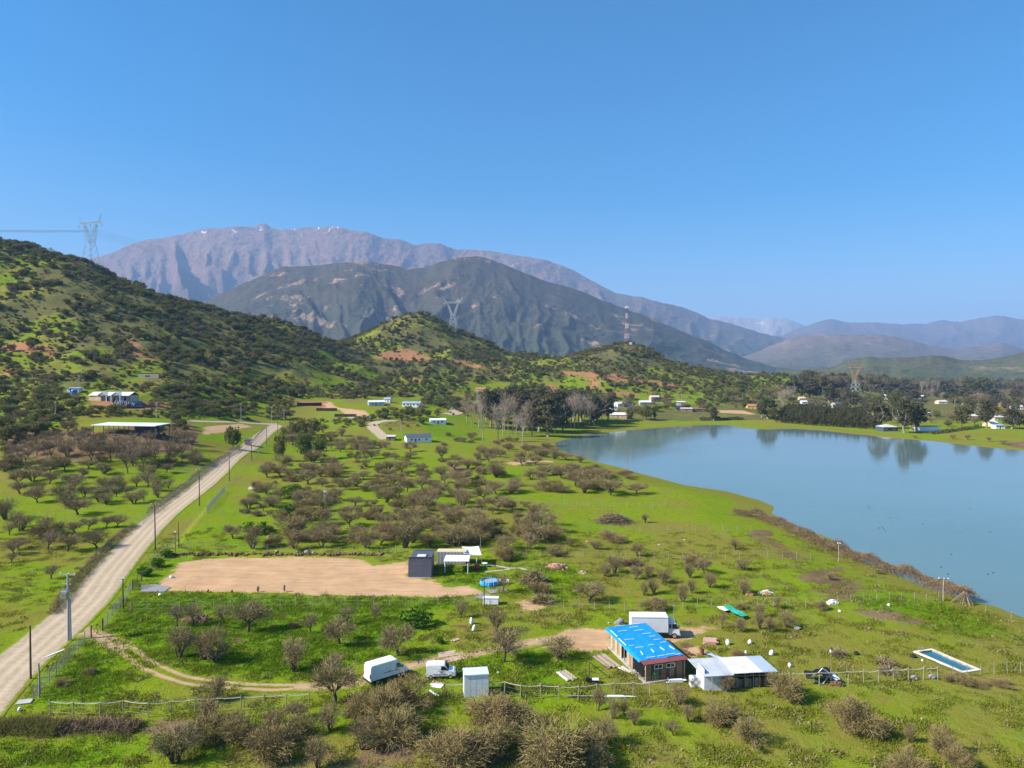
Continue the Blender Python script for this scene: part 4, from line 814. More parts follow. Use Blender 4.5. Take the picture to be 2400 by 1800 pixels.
for u, v, wp, hp_, k in ((1672, 986, 24, 36, 'euca'), (1515, 984, 34, 34, 'ever'), (1535, 984, 14, 32, 'conifer'), (1476, 984, 24, 28, 'ever'), (1800, 982, 44, 52, 'euca'), (1785, 978, 26, 42, 'euca'), (1812, 985, 24, 34, 'dark'), (1835, 956, 60, 52, 'bare_pale'), (1862, 934, 42, 54, 'euca'), (1882, 930, 42, 42, 'euca_brown'), (1900, 932, 46, 40, 'euca'), (1915, 934, 40, 36, 'dark'),
                         (1944, 944, 34, 50, 'euca'), (1910, 960, 52, 34, 'bare'), (1960, 946, 36, 40, 'dark'), (2000, 956, 34, 40, 'euca'), (1985, 948, 30, 40, 'euca_brown'), (2063, 1006, 44, 76, 'euca'), (2120, 1015, 50, 84, 'euca'), (2148, 1012, 44, 78, 'euca'), (2135, 1000, 44, 66, 'euca_brown'), (2088, 992, 30, 40, 'dark'), (2104, 985, 30, 46, 'euca'), (2312, 1002, 40, 72, 'euca'), (2320, 985, 34, 56, 'euca_brown'),
                         (2370, 1005, 40, 52, 'euca'), (2390, 1004, 34, 44, 'dark'), (2254, 1002, 40, 56, 'dark'), (2236, 992, 40, 36, 'bare'), (2262, 985, 34, 40, 'ever'), (2338, 974, 24, 24, 'yellow'), (2358, 962, 26, 30, 'euca_brown'), (2400, 960, 30, 34, 'bare'), (2292, 920, 64, 40, 'dark'), (2270, 916, 40, 30, 'dark'), (2310, 917, 40, 32, 'dark'), (2160, 920, 14, 30, 'poplar'),
                         (2172, 920, 14, 32, 'poplar'), (2184, 921, 14, 34, 'poplar'), (2196, 920, 14, 32, 'poplar'), (2210, 918, 30, 28, 'euca'), (2105, 1002, 14, 30, 'poplar'), (2110, 968, 14, 24, 'poplar'), (2080, 935, 30, 34, 'euca'), (2095, 958, 30, 44, 'dark'), (1870, 958, 14, 14, 'yellow'), (2040, 930, 30, 36, 'bare'), (2140, 940, 40, 30, 'euca_brown'), (2170, 938, 40, 28, 'bare'), (2120, 930, 40, 28, 'euca'),
                         (2230, 938, 40, 30, 'euca'), (2260, 936, 40, 30, 'euca_brown'), (2285, 945, 30, 26, 'bare'), (2240, 950, 24, 20, 'ever'), (2300, 950, 34, 30, 'bare'), (2330, 940, 36, 30, 'euca'), (2350, 936, 40, 28, 'bare'), (2380, 938, 36, 28, 'euca_brown'), (1815, 940, 20, 24, 'dark'), (1765, 942, 26, 20, 'bare'), (1730, 946, 26, 16, 'bare'), (1700, 944, 24, 18, 'ever'), (2020, 945, 30, 26, 'bare'), (2055, 950, 26, 24, 'ever')): plant_px(k, u, v, wp, hp_)
for u, v, wp, hp_ in ((2144, 1028, 12, 8), (2234, 1029, 18, 11), (2268, 1031, 15, 13), (2317, 1035, 13, 12), (2352, 1041, 22, 10), (1240, 1060, 16, 12), (1256, 1056, 18, 12), (1266, 1062, 20, 16), (1326, 1078, 40, 16), (1300, 1062, 22, 14)): plant_px('umbrella', u, v, wp, hp_)
# plantation rows beside the lake
PL = [(1824, 990), (2045, 1006), (2058, 972), (1846, 962)]; pa = np.array([at(u, v)[:2] for u, v in PL]); pts = []
for a in np.linspace(0, 1, 30):
    for b in np.linspace(0, 1, 22):
        x, y = (pa[0] * (1 - a) + pa[1] * a) * (1 - b) + (pa[3] * (1 - a) + pa[2] * a) * b
        pts.append((x + rnd.uniform(-.7, .7), y + rnd.uniform(-2, 2), b))
pts.sort(key=lambda q: q[2]); pst = []
ci_ = [combo('conifer', i) for i in range(len(K['conifer']))]
for i, (x, y, b) in enumerate(pts):
    wd, ht = rnd.uniform(3.0, 4.6), rnd.uniform(5, 9.5)
    if i < 150: plant('conifer', x, y, hz(x, y), wd, ht)
    else: pst.append((x, y, hz(x, y) - .1, wd, ht, rnd.randrange(len(ci_))))
instanced('plantation_back_rows', ci_, pst, 'back rows of the dense plantation beside the lake')
# the wood behind the town and round the houses
ti = [combo(k, i) for k in ('euca', 'dark', 'euca_brown', 'bare') for i in range(3)]; tt = []
for _ in range(1500):
    q = rnd.random()
    if q < .5: u, v, s = rnd.uniform(1880, 2460), rnd.uniform(899, 918), 1.3
    else: u, v, s = rnd.uniform(1960, 2460), rnd.uniform(918, 962), .62
    if s < 1 and vnoise(np.array([u / 26]), np.array([v / 7]), 5)[0] < .42: continue
    if 2165 < u < 2240 and 940 < v < 990: continue
    p = at(u, v); k = rnd.randrange(12); ht = rnd.uniform(8, 17) * s; tt.append((p[0], p[1], p[2] - .2, ht * rnd.uniform(.6, .9), ht, k))
instanced('town_wood', ti, tt, 'distant wood and garden trees massed around the town')

mi = [combo(k, i) for k in ('ever', 'bare', 'dark', 'umbrella') for i in range(3)]; mt_ = []
for _ in range(520):
    q = rnd.random()
    u, v = (rnd.uniform(1420, 1690), rnd.uniform(930, 975)) if q < .4 else (rnd.uniform(1680, 2080), rnd.uniform(915, 958)) if q < .75 else (rnd.uniform(2060, 2460), rnd.uniform(940, 1000))
    if vnoise(np.array([u / 22]), np.array([v / 6]), 15)[0] < .42 or (2165 < u < 2260 and 946 < v < 960) or (q < .4 and v > 962 and u > 1540): continue
    p = at(u, v); wd = rnd.uniform(3, 8); mt_.append((p[0], p[1], p[2] - .1, wd, wd * rnd.uniform(.6, .95), rnd.randrange(12)))
instanced('garden_trees', mi, mt_, 'small trees and bushes between the houses of the far shore')
# ---- hedges: tangles of canes along a line
def hedge(name, px, width, height, n, label, mtl='bramble', world=None, leaf=0, kind=None):
    pts, s = resample([at(u, v) for u, v in px], .5); m_ = int(n); k = NR.randint(0, len(pts), m_)
    d = np.gradient(pts, axis=0); d = norm(d); nrm = np.stack([d[:, 1], -d[:, 0]], 1)
    hn_ = fbm(s / 3.1, s * 0, 3, len(label)); hh = height * (.35 + 1.1 * hn_)[k]
    t = NR.normal(size=m_) * .3; x = pts[k, 0] + nrm[k, 0] * t * width; y = pts[k, 1] + nrm[k, 1] * t * width
    zz = hh * np.clip(1 - (t / .75) ** 2, .05, 1) * NR.uniform(.25, 1, m_) ** .6
    p = np.stack([x, y, gzv(x, y) + zz], 1)
    Q = leaves(p, leaf, .5) if leaf else ribbons(p - np.array([0, 0, .1]), NR.normal(size=(m_, 3)) + np.array([0, 0, .5]), NR.uniform(.3, .8, m_), NR.uniform(.03, .06, m_))
    return tag(link(name, quads_mesh(name, Q, M[mtl])), label, 'hedge')
hedge('hedge', [(1722, 1204), (1793, 1219), (1851, 1243), (1908, 1272), (1966, 1297), (2034, 1322), (2106, 1349), (2178, 1373), (2268, 1412)], 4.2, 2.3, 34000, 'long brown bramble hedge along the near lake bank')
hedge('hedge', [(147, 1712), (200, 1708), (260, 1705), (316, 1712)], 3.0, .7, 3600, 'reddish brown bramble clump beside the lower ditch')
hedge('hedge', [(-30, 1712), (50, 1710), (140, 1716)], 2.8, .9, 7000, 'dark leafy ditch hedge at the lower left edge', 'ever')
hedge('hedge', [(126, 1440), (170, 1378), (210, 1332), (258, 1280), (312, 1236)], 2.0, 1.1, 7000, 'scrubby bramble strip between the field and the gravel road')
hedge('hedge', [(350, 1206), (420, 1152), (478, 1105), (528, 1072), (563, 1052)], 2.2, 1.6, 9000, 'thorny strip along the left fence of the road', 'twig_grey')
hedge('hedge', [(1640, 985), (1690, 984), (1740, 983)], 4, 2.4, 3000, 'low dark hedge on the far lake meadow', 'ever_dark', None, .35)
hedge('hedge', [(2180, 1018), (2230, 1012), (2290, 1004)], 3, 2, 2400, 'clipped dark hedge beside the green lakeside field', 'ever_dark', None, .35)
hedge('hedge', [(1690, 941), (1730, 942), (1770, 944)], 5, 3, 2600, 'dark roadside hedge behind the yellow house', 'ever_dark', None, .4)
hedge('hedge', [(900, 1000), (940, 994), (985, 990)], 4, 2, 2400, 'dark hedge along the curved lane below the cabins', 'twig_grey')

# ---- rough grass and weeds that stand up from the turf
def tuft(n, h, w, mtl):
    p = NR.normal(size=(n, 3)) * np.array([w, w, 0]); d = NR.normal(size=(n, 3)) * .5 + np.array([0, 0, 1]); 
    return quads_mesh('tuft', ribbons(p, d, NR.uniform(.5, 1, n) * h, NR.uniform(.04, .09, n)), mtl)
M['blade'] = foliage_mat('grass_blades', (.17, .21, .01), (.23, .26, .02), (.2, .18, .05), .7, .4); M['blade_dark'] = foliage_mat('lush_blades', (.11, .19, .008), (.15, .235, .012), (.18, .23, .02), .5, .4); M['blade_dry'] = foliage_mat('dry_stalks', (.22, .17, .08), (.3, .24, .12), (.18, .17, .05), .5)
gi_ = [(tuft(26, .26, .28, M['blade']), 1, 1), (tuft(34, .34, .36, M['blade_dark']), 1, 1), (tuft(22, .34, .3, M['blade_dry']), 1, 1)]
n = 44000; gy = 48 + (172 - 48) * NR.uniform(0, 1, n) ** 1.3; gx = NR.uniform(-.78, .78, n) * gy
ii = np.clip(np.searchsorted(rows, gy) - 1, 0, nr - 2); jj = np.clip(np.searchsorted(tcol, gx / ((gy + 40) * 1.05)) - 1, 0, nc - 2)
m1g = m1.reshape(nr, nc, 3); lu, so, sa = m1g[ii, jj, 0], m1g[ii, jj, 1], m1g[ii, jj, 2]
ok = (NR.uniform(0, 1, n) < np.clip(smooth(.45, .6, fbm(gx / 3, gy / 3, 3, 8)) * .8 + lu * .7, 0, 1)) & (sa < .3) & (NR.uniform(0, 1, n) > so) & (poly_sd(gx, gy, LAKE) > 4) & (poly_sd(gx, gy, POOL) > .5)
rp = road_pts[::3]; dr = np.full(n, 1e9)
for q in rp: dr = np.minimum(dr, (gx - q[0]) ** 2 + (gy - q[1]) ** 2)
ok &= dr > 4.6 ** 2; gx, gy, lu = gx[ok], gy[ok], lu[ok]; gzz = gzv(gx, gy)
kk = np.where(NR.uniform(0, 1, len(gx)) < lu * .9, 1, np.where(NR.uniform(0, 1, len(gx)) < .16, 2, 0)); sz = NR.uniform(.7, 1.7, len(gx))
instanced('rough_grass', gi_, [(a, b, c - .02, s, s * .9, int(k)) for a, b, c, s, k in zip(gx, gy, gzz, sz, kk)], 'rough grass and weeds standing in the near fields')
# ------------------------------------------------------------------ surfaces of built things
M['white'] = mat('white_paint', (.8, .8, .8), .45, .04, 2, dirt=.12); M['white_metal'] = mat('white_sheet_metal', (.72, .73, .75), .4, .06, 3, dirt=.15)
M['zinc'] = mat('zinc_roof', (.55, .56, .58), .35, .12, 1.2, .3, dirt=.2); M['zinc_pale'] = mat('pale_zinc_roof', (.62, .58, .54), .5, .1, 1.0, .1, dirt=.2); M['zinc_blue'] = mat('blue_grey_zinc', (.42, .5, .6), .35, .1, 1.2, .3)
M['steel'] = mat('galvanised_steel', (.42, .43, .44), .45, .12, 6, .6); M['dark_steel'] = mat('dark_steel', (.07, .05, .045), .6, .2, 5, .3); M['rust'] = mat('rusty_steel', (.2, .09, .05), .85, .3, 6)
M['wood'] = mat('weathered_wood', (.27, .19, .115), .85, .25, 4, bump=.3); M['wood_dark'] = mat('dark_wood', (.13, .085, .05), .9, .3, 4); M['wood_pale'] = mat('pale_timber', (.46, .36, .24), .8, .15, 4); M['wood_pole'] = mat('pole_wood', (.11, .075, .05), .9, .25, 3)
M['post'] = mat('fence_post_wood', (.33, .29, .23), .9, .25, 5); M['concrete'] = mat('concrete', (.42, .41, .39), .9, .12, 3, dirt=.2); M['concrete_pole'] = mat('pole_concrete', (.36, .36, .35), .85, .1, 4)
M['tarp'] = mat('blue_tarpaulin', (.008, .25, .72), .35, .12, 1.5, spec=.4, bump=.4); M['red_roof'] = mat('dark_red_roof', (.2, .06, .05), .5, .12, 2); M['black_plastic'] = mat('black_plastic_sheet', (.012, .013, .016), .4, .3, 2, bump=.4)
M['black'] = mat('black_rubber', (.02, .02, .022), .7, .2, 6); M['rubber'] = M['black']; M['glass'] = mat('dark_glass', (.015, .02, .026), .08, .2, 2, spec=.6); M['chrome'] = mat('wheel_metal', (.55, .55, .56), .35, .08, 8, .7)
M['charcoal'] = mat('charcoal_cladding', (.1, .105, .13), .5, .12, 2, .1); M['navy'] = mat('navy_container_paint', (.06, .085, .13), .5, .15, 2); M['cream'] = mat('cream_wall', (.62, .5, .31), .85, .08, 1.5); M['grey_wall'] = mat('grey_render', (.35, .34, .33), .9, .1, 1.5); M['brick'] = mat('brick_wall', (.38, .2, .13), .9, .25, 9)
M['pink'] = mat('pinkish_wall', (.5, .33, .26), .9, .1, 2); M['yellow_wall'] = mat('yellow_wall', (.72, .45, .04), .8, .08, 1.5); M['canvas'] = mat('white_canvas', (.82, .8, .78), .8, .05, 2, bump=.2); M['canvas_grey'] = mat('pale_grey_canvas', (.62, .62, .65), .8, .06, 2, bump=.3)
M['pool_blue'] = mat('blue_pool_liner', (.02, .3, .68), .4, .1, 3); M['pool_water'] = make_water('pool_water', (.03, .13, .17), .01, .03, 2.5); M['tub_water'] = make_water('tub_water', (.3, .36, .33), .005, .05, 2.5); M['coping'] = mat('pale_coping_stone', (.66, .58, .46), .8, .1, 3)
M['tile'] = mat('clay_tile_roof', (.42, .17, .11), .8, .2, 3); M['red'] = mat('red_enamel', (.45, .05, .05), .4, .1, 4); M['blue_plastic'] = mat('blue_plastic', (.02, .14, .5), .4, .1, 3); M['green_plastic'] = mat('green_plastic', (.02, .2, .09), .4, .1, 3); M['green_tarp'] = mat('green_tarpaulin', (.03, .42, .28), .5, .3, 2, bump=.4)
M['orange'] = mat('orange_earth', (.38, .2, .095), .95, .25, 1.5, bump=.5); M['earth'] = mat('dark_red_earth', (.16, .085, .05), .95, .35, 2, bump=.6); M['stone'] = mat('field_stone', (.42, .38, .32), .9, .2, 3, bump=.4); M['pale_stone'] = mat('pale_rubble', (.62, .6, .57), .9, .15, 5, bump=.4); M['skin_white'] = mat('white_sack', (.8, .8, .8), .7, .05, 4, bump=.3); M['brick_pale'] = mat('salmon_brick', (.5, .27, .19), .9, .15, 7)
M['mast_red'] = mat('mast_red_paint', (.45, .09, .06), .6, .1, 2); M['mast_white'] = mat('mast_white_paint', (.78, .78, .78), .6, .05, 2); M['wire'] = mat('wire_metal', (.3, .3, .31), .5, .1, 5, .5); M['rope'] = mat('pale_rope', (.6, .55, .42), .9, .1, 5); M['lamp_glass'] = mat('lamp_glass', (.7, .7, .66), .3, .05, 3)
M['stalk'] = mat('plastic_stripe', (.5, .52, .55), .4, .2, 3)

# ------------------------------------------------------------------ houses
def wall_with(mb, x0, x1, z0, z1, y, holes):
    """a wall in the XZ plane split round its openings, 0.16 thick"""
    xs = sorted({x0, x1, *[h[0] for h in holes], *[h[1] for h in holes]})
    for a, b in zip(xs[:-1], xs[1:]):
        hs = sorted([h for h in holes if h[0] < (a + b) / 2 < h[1]], key=lambda h: h[2]); z = z0
        for h in hs:
            if h[2] > z + .01: mb.box(a, b, y, y + .16, z, h[2])
            z = h[3]
        if z1 > z + .01: mb.box(a, b, y, y + .16, z, z1)
def corrugated(mb, a, b, c, d, n, amp):
    """ridged sheet between edge a-b and edge d-c, ribs running a->d"""
    a, b, c, d = map(Vector, (a, b, c, d)); nrm = (b - a).cross(d - a).normalized()
    if nrm.z < 0: nrm = -nrm
    n0 = len(mb.v)
    for i in range(2 * n + 1):
        t = i / (2 * n); o = nrm * (amp if i % 2 else 0); mb.v += [tuple(a.lerp(b, t) + o), tuple(d.lerp(c, t) + o)]
    for i in range(2 * n): q = n0 + 2 * i; mb.f.append((q, q + 2, q + 3, q + 1))
    u = -nrm * .04; mb.poly([a + u, b + u, c + u, d + u])
def house(p, rz, L, W, h, label, wall='white', roof='zinc', rtype='gable', rise=1.1, wins=((.2, .9), (.65, .9)), door=.45, group=None, over=.35, cat='house', name='house', side_wins=True, base=1.5):
    """p: middle of the front wall at the ground, front faces local -Y"""
    r = empty(name, p, rz, label, cat, group); x0, x1 = -L / 2, L / 2
    holes = []
    for t, w_ in wins: holes.append((x0 + t * L - w_ / 2, x0 + t * L + w_ / 2, 1.0, min(2.05, h - .25), 'w'))
    if door is not None: holes.append((x0 + door * L - .45, x0 + door * L + .45, 0.05, 2.05, 'd'))
    holes.sort(); ok = []
    for q in holes:
        if q[0] > x0 + .15 and q[1] < x1 - .15 and (not ok or q[0] > ok[-1][1] + .1): ok.append(q)
    fw = MB(); wall_with(fw, x0, x1, -base, h, 0, ok); fw.build('front_wall', M[wall], r)
    MB().box(x0, x0 + .16, .163, W, -base, h).build('side_wall', M[wall], r); MB().box(x1 - .16, x1, .163, W, -base, h).build('side_wall', M[wall], r); MB().box(x0 + .163, x1 - .163, W - .16, W, -base, h).build('back_wall', M[wall], r)
    for a, b, c, d, k in ok:
        if k == 'w':
            f = MB()
            for q in ((a, b, c, c + .07), (a, b, d - .07, d), (a, a + .07, c + .071, d - .071), (b - .07, b, c + .071, d - .071), ((a + b) / 2 - .03, (a + b) / 2 + .03, c + .071, d - .071)): f.box(q[0], q[1], -.03, .1, q[2], q[3])
            fo = f.build('window', M['white'], r); MB().box(a + .07, b - .07, .03, .05, c + .07, d - .07).build('pane', M['glass'], fo)
        else: do = MB().box(a, b, .02, .09, c, d).build('door', M['wood_dark'], r); MB().box(b - .16, b - .08, -.02, .019, 1.0, 1.08).build('handle', M['steel'], do)
    e = over; n = max(6, int(L / .55))
    rb = MB()
    if rtype == 'gable':
        rdg = h + rise; y_ = W / 2; sl = rise / y_
        corrugated(rb, (x0 - e, -e, h - e * sl + .03), (x1 + e, -e, h - e * sl + .03), (x1 + e, y_, rdg + .03), (x0 - e, y_, rdg + .03), n, .05)
        corrugated(rb, (x0 - e, W + e, h - e * sl + .03), (x1 + e, W + e, h - e * sl + .03), (x1 + e, y_, rdg + .03), (x0 - e, y_, rdg + .03), n, .05)
        g = MB(); 
        for x in (x0, x1 - .16): g.poly([(x, 0, h), (x, W, h), (x, y_, rdg)]); g.poly([(x + .16, 0, h), (x + .16, W, h), (x + .16, y_, rdg)])
        MB().poly([(x0 + .01, 0, h), (x0 + .01, W, h), (x0 + .01, y_, rdg)]).build('gable', M[wall], r); MB().poly([(x1 - .01, 0, h), (x1 - .01, W, h), (x1 - .01, y_, rdg)]).build('gable', M[wall], r)
    elif rtype == 'hip':
        rdg = h + rise; a = min(L, W) / 2; k = rise / a; lo = h - e * k
        A, B, C_, D = (x0 - e, -e, lo), (x1 + e, -e, lo), (x1 + e, W + e, lo), (x0 - e, W + e, lo); E, F = (x0 + a, W / 2, rdg), (x1 - a, W / 2, rdg)
        for q in ((A, B, F, E), (C_, D, E, F), (D, A, E), (B, C_, F)): rb.poly(q)
        rb.poly([(x0 - e, -e, lo - .05), (x1 + e, -e, lo - .05), (x1 + e, W + e, lo - .05), (x0 - e, W + e, lo - .05)])
    elif rtype == 'shed_back' or rtype == 'shed_front':
        hf, hb = (h, h + rise) if rtype == 'shed_back' else (h + rise, h); s_ = (hb - hf) / W
        corrugated(rb, (x0 - e, -e, hf - e * s_ + .03), (x1 + e, -e, hf - e * s_ + .03), (x1 + e, W + e, hb + e * s_ + .03), (x0 - e, W + e, hb + e * s_ + .03), n, .05)
        for x in (x0 + .01, x1 - .01): MB().poly([(x, 0, h), (x, W, h), (x, W if hb > hf else 0, h + rise)]).build('gable', M[wall], r)
    rb.build('roof', M[roof], r); return r

def house_px(u0, u1, v, h, W, label, rz=0, **kw):
    p = at((u0 + u1) / 2, v); L = (u1 - u0) * mpp(p) / max(.5, cos(rz)); return house((p[0], p[1], p[2]), rz, L, W, h, label, **kw)

# ---- the terrace house under construction, its bank and neighbours
p = at(255, 941); k = mpp(p); yr = empty('terrace_house', p, R(-6), 'pale yellow house with two front gables on a raised terrace', 'house')
L_, W_ = 100 * k, 9.0; x0 = -L_ / 2
MB().box(x0, x0 + L_ * .3, 0, W_, -2, 3.4).build('wing_wall', M['cream'], yr)
fw = MB(); wall_with(fw, x0 + L_ * .3, x0 + L_, -2, 3.4, 1.2, [(x0 + L_ * q, x0 + L_ * q + 1.7, .4, 2.5) for q in (.4, .57, .7, .84)]); fw.build('front_wall', M['grey_wall'], yr)
for q in (.4, .57, .7, .84): fo = MB().box(x0 + L_ * q, x0 + L_ * q + .08, 1.15, 1.3, .4, 2.5).box(x0 + L_ * q + 1.62, x0 + L_ * q + 1.7, 1.15, 1.3, .4, 2.5).build('window', M['white'], yr); MB().box(x0 + L_ * q + .09, x0 + L_ * q + 1.61, 1.25, 1.28, .4, 2.5).build('pane', M['glass'], fo)
MB().box(x0 + L_ * .3 + .01, x0 + L_, W_ - .2, W_, -2, 3.4).build('back_wall', M['cream'], yr); MB().box(x0 + L_ - .2, x0 + L_, 1.4, W_ - .21, -2, 3.4).build('side_wall', M['cream'], yr)
rb = MB(); corrugated(rb, (x0 - .4, -.4, 3.3), (x0 + L_ + .4, -.4, 3.3), (x0 + L_ + .4, W_ / 2, 5.2), (x0 - .4, W_ / 2, 5.2), 30, .06); corrugated(rb, (x0 - .4, W_ + .4, 3.3), (x0 + L_ + .4, W_ + .4, 3.3), (x0 + L_ + .4, W_ / 2, 5.2), (x0 - .4, W_ / 2, 5.2), 30, .06); rb.build('roof', M['white_metal'], yr)
for q in (.36, .7):
    gx_ = x0 + L_ * q; g = MB(); wdh = L_ * .12
    g.poly([(gx_ - wdh, -1.2, 3.45), (gx_, -1.2, 5.2), (gx_, W_ / 2, 5.25), (gx_ - wdh, 1.2, 3.5)]); g.poly([(gx_ + wdh, -1.2, 3.45), (gx_, -1.2, 5.2), (gx_, W_ / 2, 5.25), (gx_ + wdh, 1.2, 3.5)]); g.build('gable_roof', M['white_metal'], yr)
    MB().poly([(gx_ - wdh, -1.0, 3.4), (gx_ + wdh, -1.0, 3.4), (gx_, -1.0, 5.1)]).build('gable', M['grey_wall'], yr)
    for sx in (-1, 1): MB().box(gx_ + sx * wdh * .92 - .14, gx_ + sx * wdh * .92 + .14, -1.15, -.85, -1.5, 3.4).build('porch_post', M['white'], yr)
def sheet_px(name, px, material, label, cat, lift=.3, n=(16, 6), amp=.15, seed=3, parent=None):
    """a crumpled sheet over the ground between four pixels"""
    q = [np.array(at(u, v)) for u, v in px]; nv, nu_ = n[1] + 1, n[0] + 1; a = np.linspace(0, 1, nu_)[None, :, None]; b = np.linspace(0, 1, nv)[:, None, None]
    P = (q[0] * (1 - a) + q[1] * a) * (1 - b) + (q[3] * (1 - a) + q[2] * a) * b
    z = np.maximum(P[..., 2], gzv(P[..., 0], P[..., 1])) + lift + (fbm(P[..., 0] * 1.3, P[..., 1] * 1.3, 3, seed) - .3) * amp
    me = grid_mesh(name, P[..., 0], P[..., 1], z); me.materials.append(material); return tag(link(name, me), label, cat)
sb = sheet_px('plastic_sheeting', [(262, 942), (333, 942), (335, 957), (268, 957)], M['black_plastic'], 'black plastic sheeting with pale streaks on the terrace bank', 'sheeting', .5, (24, 8), .8)
for i in range(14):
    u = 272 + i * 4.4 + rnd.uniform(-1, 1); a, b = at(u, 943 + rnd.uniform(0, 3)), at(u - 3, 951 + rnd.uniform(0, 5)); MB().tube([(a[0], a[1], a[2] + 1.3), ((a[0] + b[0]) / 2, (a[1] + b[1]) / 2, (a[2] + b[2]) / 2 + 1.25), (b[0], b[1], b[2] + 1.2)], .16, 4).build('pale_streak', M['stalk'], sb)
house_px(326, 370, 887, 3.0, 5, 'small unfinished cream cabin without a roof ridge on the upper slope', R(8), wall='cream', roof='grey_wall', rtype='shed_front', rise=.3, wins=((.45, 3.0),), door=None, over=.05)
house_px(157, 184, 920, 2.6, 4, 'small white shed beside the blue tank', 0, wall='white_metal', roof='zinc', rtype='shed_back', rise=.4, wins=(), door=.3, cat='shed', name='shed')
p = at(174, 924); tk = MB().lathe([(1.7, 0), (1.75, .1), (1.75, 2.2), (1.5, 2.6), (.4, 2.9), (.35, 3.05)], 16).build('water_tank', M['blue_plastic'], None, (p[0], p[1], p[2] - .1), smoothf=False); tag(tk, 'bright blue water tank by the hillside shed', 'water tank')
p = at(380, 1004); tk = MB().lathe([(1.1, 0), (1.15, .1), (1.15, 2.0), (.9, 2.3), (.3, 2.5), (.28, 2.6)], 14).build('water_tank', M['green_plastic'], None, (p[0], p[1], p[2])); tag(tk, 'dark green water tank beside the open barn', 'water tank')
p = at(290, 1020); k = mpp(p); br_ = empty('open_barn', p, R(-10), 'long open barn with a flat white roof among bare trees', 'barn'); L_ = 170 * k; MB().box(-L_ / 2, L_ / 2, -.5, 10, 4.0, 4.25, Matrix.Rotation(R(2.5), 4, 'X')).build('roof', M['white_metal'], br_)
for x in np.linspace(-L_ / 2 + .5, L_ / 2 - .5, 7):
    for y in (.3, 9.3): MB().box(x - .1, x + .1, y - .1, y + .1, -1, 3.98).build('post', M['dark_steel'], br_)
MB().box(L_ * .1, L_ / 2 - .7, 3.0, 3.2, -1, 3.9).build('tarp_wall', mat('navy_tarp', (.02, .03, .08), .6, .2, 2), br_)

# ---- cabins on the meadow below the hills
house_px(866, 900, 951, 2.7, 7, 'grey weatherboard cabin with a pale roof on the slope', R(20), wall='zinc_blue', roof='white_metal', rise=1.0, wins=((.25, 1.0), (.75, 1.0)))
house_px(899, 914, 943, 2.6, 5, 'small pale cabin beside the grey weatherboard one', R(-10), wall='white', roof='zinc', rise=.8, wins=((.3, .8),), door=.7)
house_px(942, 984, 954, 2.7, 7, 'white long house with four dark windows on the hillside', R(-5), wall='white', roof='zinc_blue', rise=1.1, wins=((.12, 1.3), (.34, 1.3), (.66, 1.3), (.88, 1.3)), door=.5)
house_px(1009, 1045, 994, 2.6, 6, 'small meadow cabin with a pale roof and dark porch', R(12), wall='white', roof='white_metal', rise=.9, wins=((.25, 1.0), (.75, 1.4)), door=.5)
house_px(955, 1010, 1037, 2.8, 8, 'white house with a charcoal roof beside the thorn thicket', R(18), wall='white', roof='charcoal', rise=1.5, wins=((.2, 1.1), (.5, 1.1), (.8, 1.1)), door=.35)
house_px(905, 924, 1033, 2.2, 5, 'low plain shed with a pale roof beside the white house', 0, wall='wood', roof='zinc_pale', rtype='shed_back', rise=.4, wins=(), cat='shed', name='shed')
house_px(1114, 1144, 919, 2.8, 8, 'hillside house with a long red roof above the grove', R(-6), wall='cream', roof='tile', rise=1.6, wins=((.3, 1.2), (.7, 1.2)))
house_px(1184, 1209, 924, 2.8, 7, 'hillside house with a white gable roof above the grove', R(25), wall='pink', roof='white_metal', rise=1.6, wins=((.3, 1.2), (.7, 1.2)))
M['shaded_earth'] = mat('shaded_cut_earth', (.05, .035, .025), .95, .3, 1.5, bump=.5)  # near-black tone paints in the shade on the hillside's earth cuts
for u0, u1, v, lab in ((696, 754, 951, 'upper hillside earth cut with its shade painted dark'), (741, 790, 963, 'middle hillside earth cut with its shade painted dark'), (784, 835, 977, 'lowest hillside earth cut with its shade painted dark')):
    a, b = at(u0, v), at(u1, v); d = Vector((b[0] - a[0], b[1] - a[1], 0)); w_ = empty('shaded_earth_cut', a, atan2(d.y, d.x), lab, 'wall', 'earth cuts with painted shade stepped up the slope'); L_ = d.length
    nb = max(4, int(L_ / 2.2))
    for i in range(nb): MB().box(i * L_ / nb + .03, (i + 1) * L_ / nb - .03, -.1 + .05 * (i % 2), .3, -1.5, 1.9).build('panel', M['shaded_earth'], w_)
p = at(846, 981); sl = MB().box(-9, 9, 0, 5, -1.0, .5).build('concrete_slab', M['concrete'], None, p, .05); tag(sl, 'pale concrete slab below the earth cuts', 'slab')
house_px(574, 586, 1044, 2.6, 2.6, 'small roadside hut with a black side behind the fence', R(15), wall='pink', roof='charcoal', rtype='shed_back', rise=.2, wins=(), door=None, cat='hut', name='hut')

